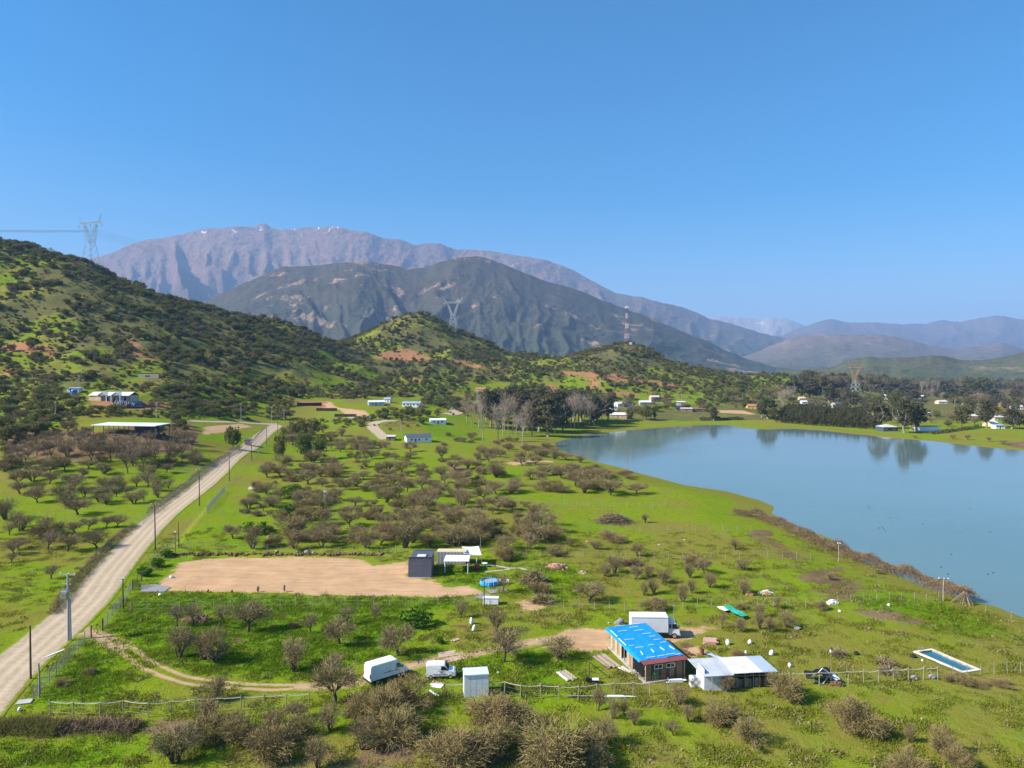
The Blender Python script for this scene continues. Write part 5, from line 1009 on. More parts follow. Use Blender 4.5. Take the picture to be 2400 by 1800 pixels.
# ---- houses along the far shore and in the town
T = [(1447, 1484, 954, 3, 8, 'white two-wing house nearest the grove on the far shore', 'white', 'zinc_pale', 15), (1430, 1447, 961, 2.4, 4, 'tiny pale shed uphill of the brick lake house', 'white', 'zinc', 0), (1430, 1468, 980, 2.8, 8, 'low brick lake house with a pale roof beside the grove', 'pink', 'white_metal', -12),
     (1500, 1527, 950, 3.2, 8, 'grey flat-fronted house next to the two-storey one', 'grey_wall', 'white_metal', 5), (1526, 1546, 942, 5, 7, 'narrow two-storey house with a pale gable roof', 'pink', 'zinc_pale', 10), (1588, 1608, 949, 2.8, 7, 'pale house behind the brown sheds of the far shore', 'cream', 'white_metal', 0), (1585, 1603, 957, 2.8, 6, 'white hipped cottage in front of the pale house', 'white', 'zinc', 12),
     (1597, 1623, 965, 2.6, 7, 'brown shed with a pale roof at the shore field', 'wood', 'zinc_pale', -8), (1624, 1655, 965, 2.2, 6, 'long dark brown shed at the shore field edge', 'wood_dark', 'rust', -5), (1752, 1779, 959, 3, 8, 'bright yellow house with a pale tiled roof', 'yellow_wall', 'tile', -8),
     (1957, 1981, 957, 5, 8, 'two-storey dark house behind the plantation', 'grey_wall', 'charcoal', 10), (1880, 1893, 947, 2.6, 6, 'small white-roofed cottage by the bare purple tree', 'white', 'white_metal', 0), (1874, 1889, 939, 2.8, 6, 'cottage with a dull yellow roof behind the plantation', 'pink', 'cream', 0), (1924, 1948, 960, 2.4, 6, 'low house with a pale roof over the plantation tops', 'cream', 'zinc_pale', 0),
     (2070, 2105, 1011, 3, 9, 'lakeside house with a hipped metal roof under tall trees', 'navy', 'zinc_pale', 5), (2200, 2221, 947, 3, 8, 'white house at the far edge of the playing field', 'cream', 'zinc_pale', 0), (2169, 2183, 975, 2.8, 6, 'small brown-sided shed in the overgrown field', 'wood', 'white_metal', 20), (2274, 2292, 983, 2.8, 8, 'grey house left of the tallest lakeside tree', 'grey_wall', 'zinc_pale', 0),
     (2331, 2353, 986, 3, 8, 'pale house just below the yellow tree', 'cream', 'zinc_pale', 0), (2323, 2343, 1000, 2.8, 7, 'house with a bright white gable near the shore hedge', 'cream', 'white_metal', 25), (2334, 2356, 1005, 2.4, 5, 'low shed with a blue-grey roof behind the green field', 'white', 'zinc_blue', 0), (2069, 2082, 936, 5, 7, 'white two-storey house in the middle of town', 'white', 'white_metal', 0),
     (2099, 2128, 945, 3, 9, 'house with a wide orange-brown roof in town', 'cream', 'tile', 0), (2040, 2050, 944, 2.8, 6, 'small white house near the third pylon', 'white', 'zinc', 0), (2379, 2400, 960, 3, 8, 'pale house at the right edge of town', 'white', 'zinc_pale', 0), (2008, 2022, 936, 3, 7, 'pink-roofed house beneath the third pylon', 'white', 'tile', 0), (2030, 2044, 930, 3, 7, 'house with a zinc roof behind the small white house', 'pink', 'zinc', 0),
     (2138, 2152, 940, 3, 7, 'grey-roofed house in the trees at mid town', 'cream', 'zinc', 0), (2156, 2170, 934, 3, 7, 'white-roofed house at the back of town', 'white', 'white_metal', 0), (2262, 2280, 954, 3, 7, 'zinc-roofed house beside the playing field', 'pink', 'zinc', 0), (2300, 2316, 962, 3, 7, 'half-hidden house behind the tallest lakeside tree', 'white', 'zinc_pale', 0), (2352, 2370, 952, 3, 7, 'house with a rusty roof near the yellow tree', 'cream', 'rust', 0),
     (2230, 2246, 932, 3, 7, 'far house with a pale roof behind the playing field', 'white', 'zinc', 0), (2310, 2326, 934, 3, 7, 'far house with a red roof among bare trees', 'cream', 'tile', 0), (2384, 2400, 930, 3, 7, 'far house with a white roof at the right margin', 'white', 'white_metal', 0), (1990, 2004, 944, 2.8, 6, 'cottage with a grey roof left of the third pylon', 'white', 'zinc', 0)]
for u0, u1, v, h, W_, lab, wl, rf, a in T: house_px(u0, u1, v, h, W_, lab, R(a), wall=wl, roof=rf, rtype='hip' if 'hipped' in lab else 'shed_back' if 'shed' in lab else 'gable', rise=.5 if 'shed' in lab else 1.5, wins=((.2, 1.2), (.75, 1.2)), group='houses of the lakeside town', door=.48)
p = at(2174, 1011); k = mpp(p); gh = empty('greenhouse', p, R(-3), 'long low white greenhouse on the far shore', 'greenhouse'); L_ = 60 * k
gb = MB(); n = 12
for i in range(n): t0, t1 = pi * i / n, pi * (i + 1) / n; gb.poly([(-L_ / 2, 3 - 3 * cos(t0), 2.6 * sin(t0) ** .7), (-L_ / 2, 3 - 3 * cos(t1), 2.6 * sin(t1) ** .7), (L_ / 2, 3 - 3 * cos(t1), 2.6 * sin(t1) ** .7), (L_ / 2, 3 - 3 * cos(t0), 2.6 * sin(t0) ** .7)])
gb.build('cover', M['white'], gh); MB().poly([(L_ / 2 - .02, 3 - 3 * cos(pi * i / n), 2.6 * sin(pi * i / n) ** .7) for i in range(n + 1)]).build('end_panel', M['canvas_grey'], gh)

# ------------------------------------------------------------------ pylons, mast, poles, wires
def lattice(mb, z0, z1, h0, h1, n, r, cx0=0, cx1=0, hy0=None, hy1=None):
    hy0 = h0 if hy0 is None else hy0; hy1 = h1 if hy1 is None else hy1
    def c(t, i): z = z0 + (z1 - z0) * t; a = h0 + (h1 - h0) * t; b = hy0 + (hy1 - hy0) * t; x = cx0 + (cx1 - cx0) * t; return (x + a * (1, 1, -1, -1)[i], b * (1, -1, -1, 1)[i], z)
    for i in range(4):
        mb.bar(c(0, i), c(1, i), r)
        for k in range(n):
            t0, t1 = k / n, (k + 1) / n; j = (i + 1) % 4; mb.bar(c(t0, i), c(t1, j), r * .6, 3); mb.bar(c(t0, j), c(t1, i), r * .6, 3)
M['pylon_orange'] = mat('pylon_orange_paint', (.5, .26, .14), .7, .1, 2); M['pylon'] = mat('pylon_steel', (.48, .49, .5), .6, .08, 2, .0)
def pylon(p, rz, hgt, label, r=.2, top='pylon'):
    o = empty('steel_pylon', p, rz, label, 'pylon', 'high-voltage pylons across the valley'); s = hgt / 45
    b = MB(); lattice(b, -2 * s, 20 * s, 5.6 * s, 2.7 * s, 4, r); b.build('leg_frame', M['pylon'], o)
    for sx in (-1, 1): b = MB(); lattice(b, 20 * s, 36 * s, 1.3 * s, .9 * s, 5, r * .85, sx * 1.4 * s, sx * 7 * s, 2.6 * s, .9 * s); b.build('fork', M[top], o)
    b = MB()
    for y in (-.9 * s, .9 * s):
        b.bar((-15 * s, y, 37 * s), (15 * s, y, 37 * s), r); b.bar((-12 * s, y, 39 * s), (12 * s, y, 39 * s), r)
        for i in range(-12, 12, 2): b.bar((i * s, y, 37 * s), ((i + 1) * s, y, 39 * s), r * .6, 3); b.bar(((i + 1) * s, y, 39 * s), ((i + 2) * s, y, 37 * s), r * .6, 3)
    b.build('crossarm', M[top], o)
    for sx in (-1, 1): b = MB().bar((sx * 9 * s, 0, 39 * s), (sx * 13.5 * s, 0, 45 * s), r).bar((sx * 12 * s, 0, 39 * s), (sx * 13.5 * s, 0, 45 * s), r * .8).bar((sx * 10 * s, .6, 40.3 * s), (sx * 12.4 * s, 0, 41 * s), r * .6); b.build('earth_peak', M[top], o)
    for x in (-14, -7, 0, 7, 14): MB().bar((x * s, 0, 37 * s), (x * s, 0, 33.5 * s), .14, 5).build('insulator', M['glass'], o)
    return o
def put(u, v, D): q = at_depth(u, v, D); return (q[0], q[1], hz(q[0], q[1]))
P1, P2, P3 = put(213, 616, 702), put(1062, 764, 968), at(2005, 928)
pylon(P1, R(-20), 50, 'tall steel pylon on the crest of the left hill', .17); pylon(P2, R(-12), 45, 'steel pylon on the shoulder of the middle hill', .19); pylon(P3, R(25), 46, 'orange-topped steel pylon standing in the town', .22, 'pylon_orange')
def sag(a, b, d, n=14): return [(a[0] + (b[0] - a[0]) * t, a[1] + (b[1] - a[1]) * t, a[2] + (b[2] - a[2]) * t - d * 4 * t * (1 - t)) for t in np.linspace(0, 1, n + 1)]
hv = empty('transmission_line', P1, 0, 'high-voltage conductors slung from the hill crest pylon', 'power line')
def off(P, a, x, z): return (P[0] + x * cos(a), P[1] + x * sin(a), P[2] + z)
for x in (-14, -7, 0, 7, 14):
    for dz in (0, .6):
        for A, aa, B, ab in ((P1, R(-20), P2, R(-12)), (P1, R(-20), (-980, 560, 150), R(20)), (P2, R(-12), P3, R(25))):
            pts_ = [(q[0] - P1[0], q[1] - P1[1], q[2] - P1[2]) for q in sag(off(A, aa, x, 33.5 + dz), off(B, ab, x, 33.5 + dz), 14 if B is P3 else 9)]; MB().tube(pts_, .035, 3).build('conductor', M['wire'], hv)
p = at_depth(1469, 799, 972); mz = hz(p[0], p[1]); ms = empty('telecom_mast', (p[0], p[1], mz), R(20), 'red and white lattice mast on the right hilltop', 'mast')
MH = 49; nsec = 7; hw = lambda t: 1.9 * (1 - t) ** 1.1 + .7
for i in range(nsec): b = MB(); lattice(b, -2 * (i == 0) + MH * i / nsec, MH * (i + 1) / nsec, hw(i / nsec), hw((i + 1) / nsec), 2, .13); b.build('lattice_section', M['mast_red' if i % 2 == 0 else 'mast_white'], ms)
for a in range(3): q = 2 * pi * a / 3; MB().box(cos(q) * 2.2 - .35, cos(q) * 2.2 + .35, sin(q) * 2.2 - .35, sin(q) * 2.2 + .35, MH - .5, MH + 3).build('antenna', M['mast_white'], ms)
MB().lathe([(2.4, MH - .6), (2.4, MH - .3)], 12).build('platform', M['dark_steel'], ms)
p2_ = at(1476, 800); eb = MB().box(-1.6, 1.6, -1.2, 1.2, -.5, 3.2).box(-1.75, 1.75, -1.35, 1.35, 3.2, 3.4).build('equipment_cabin', M['white'], None, (p[0] + 5, p[1] - 4, hz(p[0] + 5, p[1] - 4))); tag(eb, 'small white equipment cabin at the foot of the mast', 'cabin')

POLES = {}
def pole(key, u, v, vt, label, r=.13, material='wood_pole', arm=1.1, armz=.35, cat='utility pole', hgt=None, group='utility poles along the roads'):
    p = at(u, v); h_ = hgt or (v - vt) * mpp(p); o = empty('utility_pole', p, rnd.uniform(-.1, .1) + R(-15), label, cat, group)
    MB().tube([(0, 0, -.6), (rnd.uniform(-.05, .05), 0, h_ * .5), (rnd.uniform(-.08, .08), 0, h_)], [r * 1.15, r, r * .8], 8).build('shaft', M[material], o)
    if arm:
        a = MB().box(-arm, arm, -.06, .06, h_ - armz - .12, h_ - armz).build('crossarm', M['steel' if 'concrete' in material else 'wood_pole'], o)
        for x in (-.9, 0.15, .9): MB().lathe([(.05, 0), (.09, .05), (.05, .12), (.08, .16), (.03, .26)], 6, (x * arm, 0, h_ - armz)).build('insulator', M['white'], a)
    POLES[key] = (p[0], p[1], p[2] + h_ - armz + .1); return o
tpole = pole('a', 160.5, 1502, 1342, 'grey transformer pole with twin arms beside the gravel road', .17, 'concrete_pole', 1.35, .1)
th_ = POLES['a'][2] - hz(*POLES['a'][:2])
MB().tube([(.36, .05, -.6), (.3, .05, th_ * .62)], [.13, .11], 8).build('second_shaft', M['concrete_pole'], tpole)
MB().box(-.95, .6, -.05, .05, th_ - 1.6, th_ - 1.5).build('lower_arm', M['steel'], tpole)
tr_ = MB().box(-.48, .48, -.75, -.2, th_ - 3.6, th_ - 2.55).box(-.56, .56, -.83, -.12, th_ - 2.55, th_ - 2.45)
for i in range(7): tr_.box(-.46 + i * .14, -.40 + i * .14, -.86, -.76, th_ - 3.5, th_ - 2.7)
tro = tr_.build('transformer', M['steel'], tpole)
for x in (-.35, 0, .35): MB().lathe([(.07, 0), (.1, .08), (.06, .16), (.09, .24), (.04, .4)], 7, (x, -.47, th_ - 2.45)).build('bushing', M['stone'], tro)
for i, (u, v, vt, lab) in enumerate(((364, 1289, 1178, 'wooden power pole on the right verge level with the lot corner'), (467.5, 1186, 1099, 'wooden power pole beside the mesh fence panel'), (537.5, 1128, 1057, 'wooden power pole near the grey boulder'), (590, 1080, 1026, 'wooden power pole just before the roadside hut'), (625, 1044, 1000, 'wooden power pole past the roadside hut'), (651, 1018, 974, 'wooden power pole nearest the road junction'))): pole('r%d' % i, u, v, vt, lab)
for i, (u, v, vt, lab) in enumerate(((565, 987, 945, 'pale concrete pole left of the road junction'), (637, 993, 953, 'pale concrete pole at the centre of the junction'), (666, 993, 960, 'pale concrete pole right of the junction'), (780, 993, 969, 'short pale pole in the thorn trees past the junction'), (867, 995, 976, 'pale pole at the bend of the lane'), (940, 1015, 988, 'pale pole between the bend and the meadow cabin'))): pole('j%d' % i, u, v, vt, lab, .15, 'concrete_pole', .9)
for i, (u, v, vt, lab) in enumerate(((130, 988, 941, 'pale pole on the slope left of the open barn'), (367, 986, 943, 'pale pole behind the open barn'), (186, 910, 880, 'thin pole uphill of the blue tank'), (1119, 948, 920, 'white pole below the red hillside roof'), (1188, 946, 918, 'white pole below the white hillside gable'))): pole('s%d' % i, u, v, vt, lab, .13, 'concrete_pole', .8)
for i, (u, v, vt) in enumerate(sorted(((1472, 938, 918), (1534, 934, 919), (1597, 940, 922), (1647, 936, 922), (1695, 935, 921), (1741, 936, 922), (2046, 918, 904), (2291, 944, 920), (1971, 932, 916), (2238, 955, 934)))): pole('t%d' % i, u, v, vt, '%s pale street pole counting rightward along the far shore' % ORD[i].replace('nearest', 'first'), .16, 'concrete_pole', .6)
pole('w0', 72, 1592, 1464, 'dark wooden pole without an arm at the road edge', .12, 'wood_pole', 0); pole('w1', 289, 1427, 1353, 'dark lamp pole between the two farm gates', .09, 'dark_steel', .25, .2); pole('w2', 419, 1284, 1222, 'bare wooden pole behind the lot corner', .09, 'wood_pole', 0); pole('w3', 411, 1304, 1246, 'slim lamp pole at the back corner of the earth lot', .07, 'dark_steel', .2, .1)
pole('w4', 1135, 1421, 1350, 'wooden pole in front of the round blue pool', .09, 'wood_pole', 0); pole('w5', 1126, 1297, 1258, 'pale thin pole behind the shade sail', .06, 'post', 0); pole('w6', 1966, 1318, 1270, 'pole standing in the bramble hedge', .09, 'post', .3); pole('w7', 2211, 1409, 1352, 'pole with a short arm at the lower hedge end', .1, 'post', .8); pole('w8', 1580, 1446, 1416, 'short steel post behind the box truck', .06, 'steel', 0)
pole('w9', 92, 1634, 1553, 'thick corner post of the roadside fence', .11, 'post', 0)
pl = empty('overhead_wires', POLES['a'], 0, 'thin overhead wires strung along the gravel road', 'power line'); ch = ['a', 'r0', 'r1', 'r2', 'r3', 'r4', 'r5', 'j2']; o0 = Vector(POLES['a'])
for a, b in zip(ch[:-1], ch[1:]):
    for x in (-.9, .15, .9): A = Vector(POLES[a]) + Vector((x, .25 * x, .2)) - o0; B = Vector(POLES[b]) + Vector((x, .25 * x, .2)) - o0; MB().tube(sag(A, B, .8, 8), .014, 3).build('wire', M['wire'], pl)
MB().tube(sag(Vector((-80, 40, 9.5)) - o0, Vector((0, 0, .2)), .8, 8), .014, 3).build('wire', M['wire'], pl)

# ---- lantern lamp
p = at(1947, 1603); lp = empty('lamp_post', p, 0, 'lantern lamp post beside the black debris heap', 'lamp post'); MB().tube([(0, 0, -.3), (.05, 0, 2), (0, 0, 4.0)], [.07, .055, .05], 7).build('shaft', M['wood'], lp); lh = MB().lathe([(.05, 4.0), (.14, 4.1), (.2, 4.45), (.22, 4.5)], 6).build('lantern', M['lamp_glass'], lp); MB().lathe([(.26, 4.5), (.1, 4.7), (.02, 4.8)], 6).build('cap', M['dark_steel'], lh)

# ------------------------------------------------------------------ fences
post_me = {}
def fence(label, px, h_=1.7, r=.05, spacing=None, rope=False, wires=3, material='post', wobble=.04, mesh_=False):
    P = [at(u, v) for u, v in px]
    if spacing:
        Q = []
        for a, b in zip(P[:-1], P[1:]):
            n_ = max(1, int(round(hypot(b[0] - a[0], b[1] - a[1]) / spacing)))
            Q += [(a[0] + (b[0] - a[0]) * i / n_, a[1] + (b[1] - a[1]) * i / n_) for i in range(n_)]
        Q.append(P[-1][:2]); P = [(q[0], q[1], hz(q[0], q[1])) for q in Q]
    o = empty('fence', P[0], 0, label, 'fence', 'post and wire fences'); key = (h_, r, material)
    if key not in post_me: post_me[key] = [MB().tube([(0, 0, -.4), (rnd.uniform(-.02, .02), 0, h_ * .5), (0, 0, h_ * f)], [r * 1.1, r, r * .9], 6).mesh('post', M[material]) for f in (1, .95, 1.05)]
    tops = []
    for p in P:
        q = link('post', rnd.choice(post_me[key]), None, o, (p[0] - P[0][0], p[1] - P[0][1], p[2] - P[0][2]), (rnd.uniform(-wobble, wobble), rnd.uniform(-wobble, wobble), rnd.uniform(0, 6))); tops.append(Vector(q.location))
    for k in range(wires):
        z = h_ * (.25 + .68 * k / max(1, wires - 1)); MB().tube([t + Vector((0, 0, z)) for t in tops], .009, 3).build('wire', M['wire'], o)
    if mesh_:
        b = MB()
        for a, c in zip(tops[:-1], tops[1:]):
            n_ = 8
            for i in range(n_): b.bar(a.lerp(c, i / n_) + Vector((0, 0, .1)), a.lerp(c, (i + 1) / n_) + Vector((0, 0, h_ * .92)), .008, 3); b.bar(a.lerp(c, (i + 1) / n_) + Vector((0, 0, .1)), a.lerp(c, i / n_) + Vector((0, 0, h_ * .92)), .008, 3)
        b.build('wire_mesh', M['wire'], o)
    if rope:
        for a, c in zip(tops[:-1], tops[1:]): MB().tube(sag(a + Vector((0, 0, h_ * .9)), c + Vector((0, 0, h_ * .9)), rnd.uniform(.05, .16), 6), .035, 5).build('rope', M['rope'], o)
    return o
fence('front rope fence from the ditch corner to the thorn bushes', [(118, 1678), (172, 1681), (234, 1681), (289, 1676), (347, 1682), (401, 1677), (457, 1672), (512, 1670), (566, 1667), (620, 1665), (671, 1661), (725, 1659)], 1.85, .055, None, True)
fence('front rope fence between the white booth and the blue-roofed house', [(1039, 1634), (1095, 1632), (1140, 1630), (1182, 1628), (1220, 1637), (1268, 1637), (1311, 1639), (1355, 1639), (1398, 1635), (1439, 1631), (1484, 1630), (1523, 1630), (1565, 1622)], 1.75, .055, None, True)
fence('front rope fence past the white-walled shed to the rectangular pool', [(1670, 1622), (1697, 1618), (1726, 1613), (1766, 1611), (1806, 1609), (1850, 1607), (1920, 1606), (1988, 1603), (2024, 1602), (2059, 1600), (2094, 1598), (2129, 1596), (2164, 1594), (2198, 1593)], 1.75, .055, None, True)
fence('plain wire fence in front of the rectangular pool', [(2198, 1593), (2233, 1589), (2266, 1586), (2299, 1581), (2330, 1581), (2361, 1579), (2392, 1579), (2430, 1577)], 1.6, .04)
fence('roadside fence below the crossed farm gate', [(77, 1642), (95, 1626), (115, 1602), (133, 1584), (150, 1564), (167, 1546), (183, 1528), (198, 1512), (213, 1497)], 2.0, .05, None, False, 4, 'post', .05, True)
fence('roadside fence between the two farm gates', [(242, 1480), (252, 1460), (263, 1444), (270, 1435), (280, 1426), (290, 1412), (302, 1392), (310, 1383)], 1.8, .05, None, False, 4, 'post', .05, True)
fence('roadside fence beside the earth lot bank', [(333, 1360), (343, 1345), (352, 1337), (360, 1325), (370, 1315), (377, 1309), (385, 1298), (393, 1292)], 1.8, .05, None, False, 4)
fence('tall mesh fence on the right of the road', [(484, 1202), (527, 1152)], 2.0, .06, 1.6, False, 4, 'post', .03, True)
fence('wire fence following the right verge up to the junction', [(393, 1292), (440, 1240), (484, 1202)], 1.6, .045, 3); fence('wire fence following the upper right verge', [(527, 1152), (560, 1112), (600, 1070), (640, 1030)], 1.6, .045, 3)
fence('back fence of the earth lot above the cut bank', [(393, 1292), (560, 1294), (760, 1296), (960, 1300)], 1.75, .045, 2.9); fence('boundary fence running from the patio trees to the lake hedge', [(1200, 1306), (1400, 1306), (1600, 1312), (1900, 1314)], 1.65, .045, 2.9)
fence('front fence of the earth lot', [(307, 1432), (420, 1431), (622, 1423), (800, 1421), (1065, 1418)], 1.7, .045, 2.7); fence('middle field fence behind the box truck', [(1287, 1428), (1500, 1432), (1700, 1424), (1963, 1420), (2200, 1409)], 1.6, .045, 2.7)
fence('short pasture fence beneath the branch pile', [(1250, 1236), (1500, 1246), (1760, 1247)], 1.5, .045, 3.4); fence('far pasture fence toward the lake', [(1178, 1186), (1380, 1187), (1560, 1189)], 1.5, .045, 3.6); fence('thicket fence near the mesh panel', [(490, 1206), (600, 1208), (724, 1211), (860, 1217)], 1.5, .045, 3.6)
fence('left field fence ending at the road', [(0, 1209), (110, 1215), (215, 1224), (335, 1228)], 1.6, .045, 3.2); fence('left roadside fence up to the roadside hut', [(335, 1228), (371, 1194), (440, 1140), (500, 1094), (560, 1056)], 1.7, .045, 2.6, False, 3, 'post', .05, True); fence('left roadside fence from the hut to the junction', [(590, 1040), (622, 1006)], 1.6, .05, 2.6, False, 3, 'dark_steel', .05, True)
fence('hill track fence on the left slope', [(60, 824), (130, 830), (190, 838), (250, 842), (330, 850)], 1.6, .09, 4.5); fence('thin post fence on the lake margin below the hedge', [(2310, 1440), (2370, 1452), (2420, 1462)], 1.4, .04, 4)
# ---- gates
def gate(label, a, b, h_=1.55, material='steel', bars=3, cross=True):
    A, B = at(*a), at(*b); L_ = hypot(B[0] - A[0], B[1] - A[1]); g = empty('farm_gate', A, atan2(B[1] - A[1], B[0] - A[0]), label, 'gate')
    for x in (0, L_): MB().tube([(x, 0, -.4), (x, 0, h_ + .35)], .08, 7).build('gate_post', M['dark_steel' if x == 0 else material], g)
    for s_, e in ((.1, L_ / 2 - .03), (L_ / 2 + .03, L_ - .1)):
        f = MB()
        for z in np.linspace(.15, h_, bars): f.bar((s_, 0, z), (e, 0, z), .03)
        for x in (s_, e): f.bar((x, 0, .12), (x, 0, h_ + .03), .035)
        if cross: f.bar((s_, 0, .15), (e, 0, h_), .03).bar((s_, 0, h_), (e, 0, .15), .03)
        f.build('gate_leaf', M[material], g)
    return g
gate('crossed steel farm gate at the start of the curving drive', (214, 1496), (241, 1480), 1.65, 'dark_steel', 2, True); gate('barred steel farm gate before the concrete drive pad', (311, 1383), (332, 1361), 1.6, 'dark_steel', 4, False)
gt = fence('short rusty barred panel beside the white booth', [(1042, 1640), (1062, 1636)], 1.5, .03, .22, False, 2, 'rust', .01)
# ------------------------------------------------------------------ vehicles
def wheel(parent, x, y, r, wd, rim='chrome'):
    t = MB().lathe([(r * .6, -wd / 2), (r * .93, -wd / 2), (r, -wd * .3), (r, wd * .3), (r * .93, wd / 2), (r * .6, wd / 2)], 20, (0, 0, 0), 'y').build('wheel', M['rubber'], parent, (x, y, r))
    MB().lathe([(r * .62, -wd * .52), (r * .5, -wd * .46), (r * .2, -wd * .5), (r * .1, -wd * .53)], 16, (0, 0, 0), 'y').build('rim', M[rim], t); return t
def body_shell(prof, w_, tuck=.1, zt=1.2, nose=None):
    """side outline (x, z) swept across the width, leaning in towards the roof"""
    b = MB(); n = len(prof); zmax = max(p[1] for p in prof)
    def hw(x, z):
        h_ = w_ / 2 * (1 - tuck * max(0, (z - zt) / (zmax - zt)))
        if nose: h_ *= 1 - nose[1] * max(0, (x - nose[0])) ** 2
        return h_
    b.v = [(x, -hw(x, z), z) for x, z in prof] + [(x, hw(x, z), z) for x, z in prof]
    b.f = [tuple(range(n)), tuple(reversed(range(n, 2 * n)))] + [(i, (i + 1) % n, (i + 1) % n + n, i + n) for i in range(n)]
    return b, hw
def plate(pts, t=.02):
    """thin raised panel from 3D outline on a side (moved outwards in y)"""
    b = MB(); s = -1 if pts[0][1] < 0 else 1; n = len(pts); out = [(p[0], p[1] + s * t, p[2]) for p in pts]
    b.v = list(pts) + out; b.f = [tuple(range(n)), tuple(range(n, 2 * n))] + [(i, (i + 1) % n, (i + 1) % n + n, i + n) for i in range(n)]; return b
def big_van(p, rz):
    o = empty('panel_van', p, rz, 'large white high-roofed panel van parked on the drive', 'van'); w_ = 2.05
    prof = [(-2.75, .42), (-2.78, .9), (-2.7, 2.25), (-2.55, 2.5), (.9, 2.52), (1.2, 2.42), (1.75, 1.62), (2.55, 1.12), (2.72, .85), (2.72, .42)]
    b, hw = body_shell(prof, w_, .13, 1.0, (1.2, .04)); b.build('body', M['white'], o, None, .06)
    def S(pts, s): return [(x, s * (hw(x, z) + .004), z) for x, z in pts]
    for s in (-1, 1):
        plate(S([(.98, 1.45), (1.72, 1.45), (1.68, 1.6), (1.36, 2.02), (1.02, 2.02)], s)).build('side_window', M['glass'], o)
        plate(S([(-.9, 1.22), (.5, 1.22), (.5, 1.27), (-.9, 1.27)], s)).build('door_rail', M['black'], o)
        plate(S([(.02, .55), (.035, .55), (.035, 2.3), (.02, 2.3)], s), .008).build('door_seam', M['charcoal'], o); plate(S([(.9, .55), (.915, .55), (.915, 2.2), (.9, 2.2)], s), .008).build('door_seam', M['charcoal'], o)
        plate(S([(-2.6, .45), (2.6, .45), (2.6, .62), (-2.6, .62)], s), .03).build('sill_trim', M['black'], o)
        for x in (.72, 1.05): plate(S([(x, 1.16), (x + .14, 1.16), (x + .14, 1.28), (x, 1.28)], s), .03).build('door_handle', M['black'], o)
        MB().box(1.72, 1.86, s * 1.0 - .08, s * 1.0 + .16 * s + .08, 1.35, 1.72).build('mirror', M['black'], o, None, .02)
        MB().box(2.45, 2.66, s * .62 - .2, s * .62 + .2, .86, 1.06).build('headlight', M['lamp_glass'], o, None, .03); MB().box(-2.80, -2.74, s * .86 - .1, s * .86 + .1, .95, 1.5).build('tail_light', M['red'], o)
        for x in (-1.75, 1.75): wheel(o, x, s * .88, .34, .24)
    MB().poly([(1.24, -.82, 2.37), (1.24, .82, 2.37), (1.79, .9, 1.64), (1.79, -.9, 1.64)]).build('windscreen', M['glass'], o, (.02, 0, .02)); MB().box(-2.86, -2.76, -.98, .98, .36, .6).build('bumper', M['black'], o, None, .03); MB().box(2.7, 2.8, -.95, .95, .36, .75).build('bumper', M['black'], o, None, .03)
    MB().box(-2.79, -2.75, -.01, .01, .62, 2.2).build('rear_door_seam', M['charcoal'], o); MB().box(-2.81, -2.77, -.3, .22, .68, .8).build('number_plate', M['white'], o); return o
def small_van(p, rz):
    o = empty('delivery_van', p, rz, 'small white delivery van with a black badge on its door', 'van'); w_ = 1.7
    prof = [(-1.93, .35), (-1.95, 1.0), (-1.86, 1.72), (-1.7, 1.84), (.3, 1.86), (.55, 1.78), (1.0, 1.18), (1.75, .98), (1.95, .75), (1.97, .35)]
    b, hw = body_shell(prof, w_, .14, .9, (1.0, .06)); b.build('body', M['white'], o, None, .05)
    def S(pts, s): return [(x, s * (hw(x, z) + .004), z) for x, z in pts]
    for s in (-1, 1):
        plate(S([(.02, 1.18), (.92, 1.18), (.9, 1.24), (.5, 1.66), (.06, 1.66)], s)).build('side_window', M['glass'], o); plate(S([(-.1, .4), (-.085, .4), (-.085, 1.7), (-.1, 1.7)], s), .008).build('door_seam', M['charcoal'], o)
        for x in (-.02, .16): bb = plate(S([(x, .86), (x + .13, .86), (x + .13, 1.04), (x, 1.04)], s), .012); bb.build('door_badge', M['black'], o)
        plate(S([(-1.0, .6), (.9, .6), (.9, .68), (-1.0, .68)], s), .03).build('rub_strip', M['charcoal'], o); plate(S([(-.28, 1.02), (-.14, 1.02), (-.14, 1.08), (-.28, 1.08)], s), .03).build('door_handle', M['black'], o)
        MB().box(.88, .98, s * .86 - .05, s * .86 + .18 * s, 1.15, 1.34).build('mirror', M['black'], o, None, .02); MB().box(1.7, 1.9, s * .58 - .18, s * .58 + .18, .74, .9).build('headlight', M['lamp_glass'], o, None, .03); MB().box(-1.98, -1.93, s * .74 - .07, s * .74 + .07, .8, 1.3).build('tail_light', M['red'], o)
        for x in (-1.28, 1.28): wheel(o, x, s * .74, .3, .2)
    MB().poly([(.57, -.62, 1.74), (.57, .62, 1.74), (1.02, .74, 1.2), (1.02, -.74, 1.2)]).build('windscreen', M['glass'], o, (.02, 0, .02)); MB().box(1.93, 2.04, -.8, .8, .3, .62).build('bumper', M['charcoal'], o, None, .03); MB().box(-2.02, -1.94, -.8, .8, .3, .58).build('bumper', M['charcoal'], o, None, .03); return o
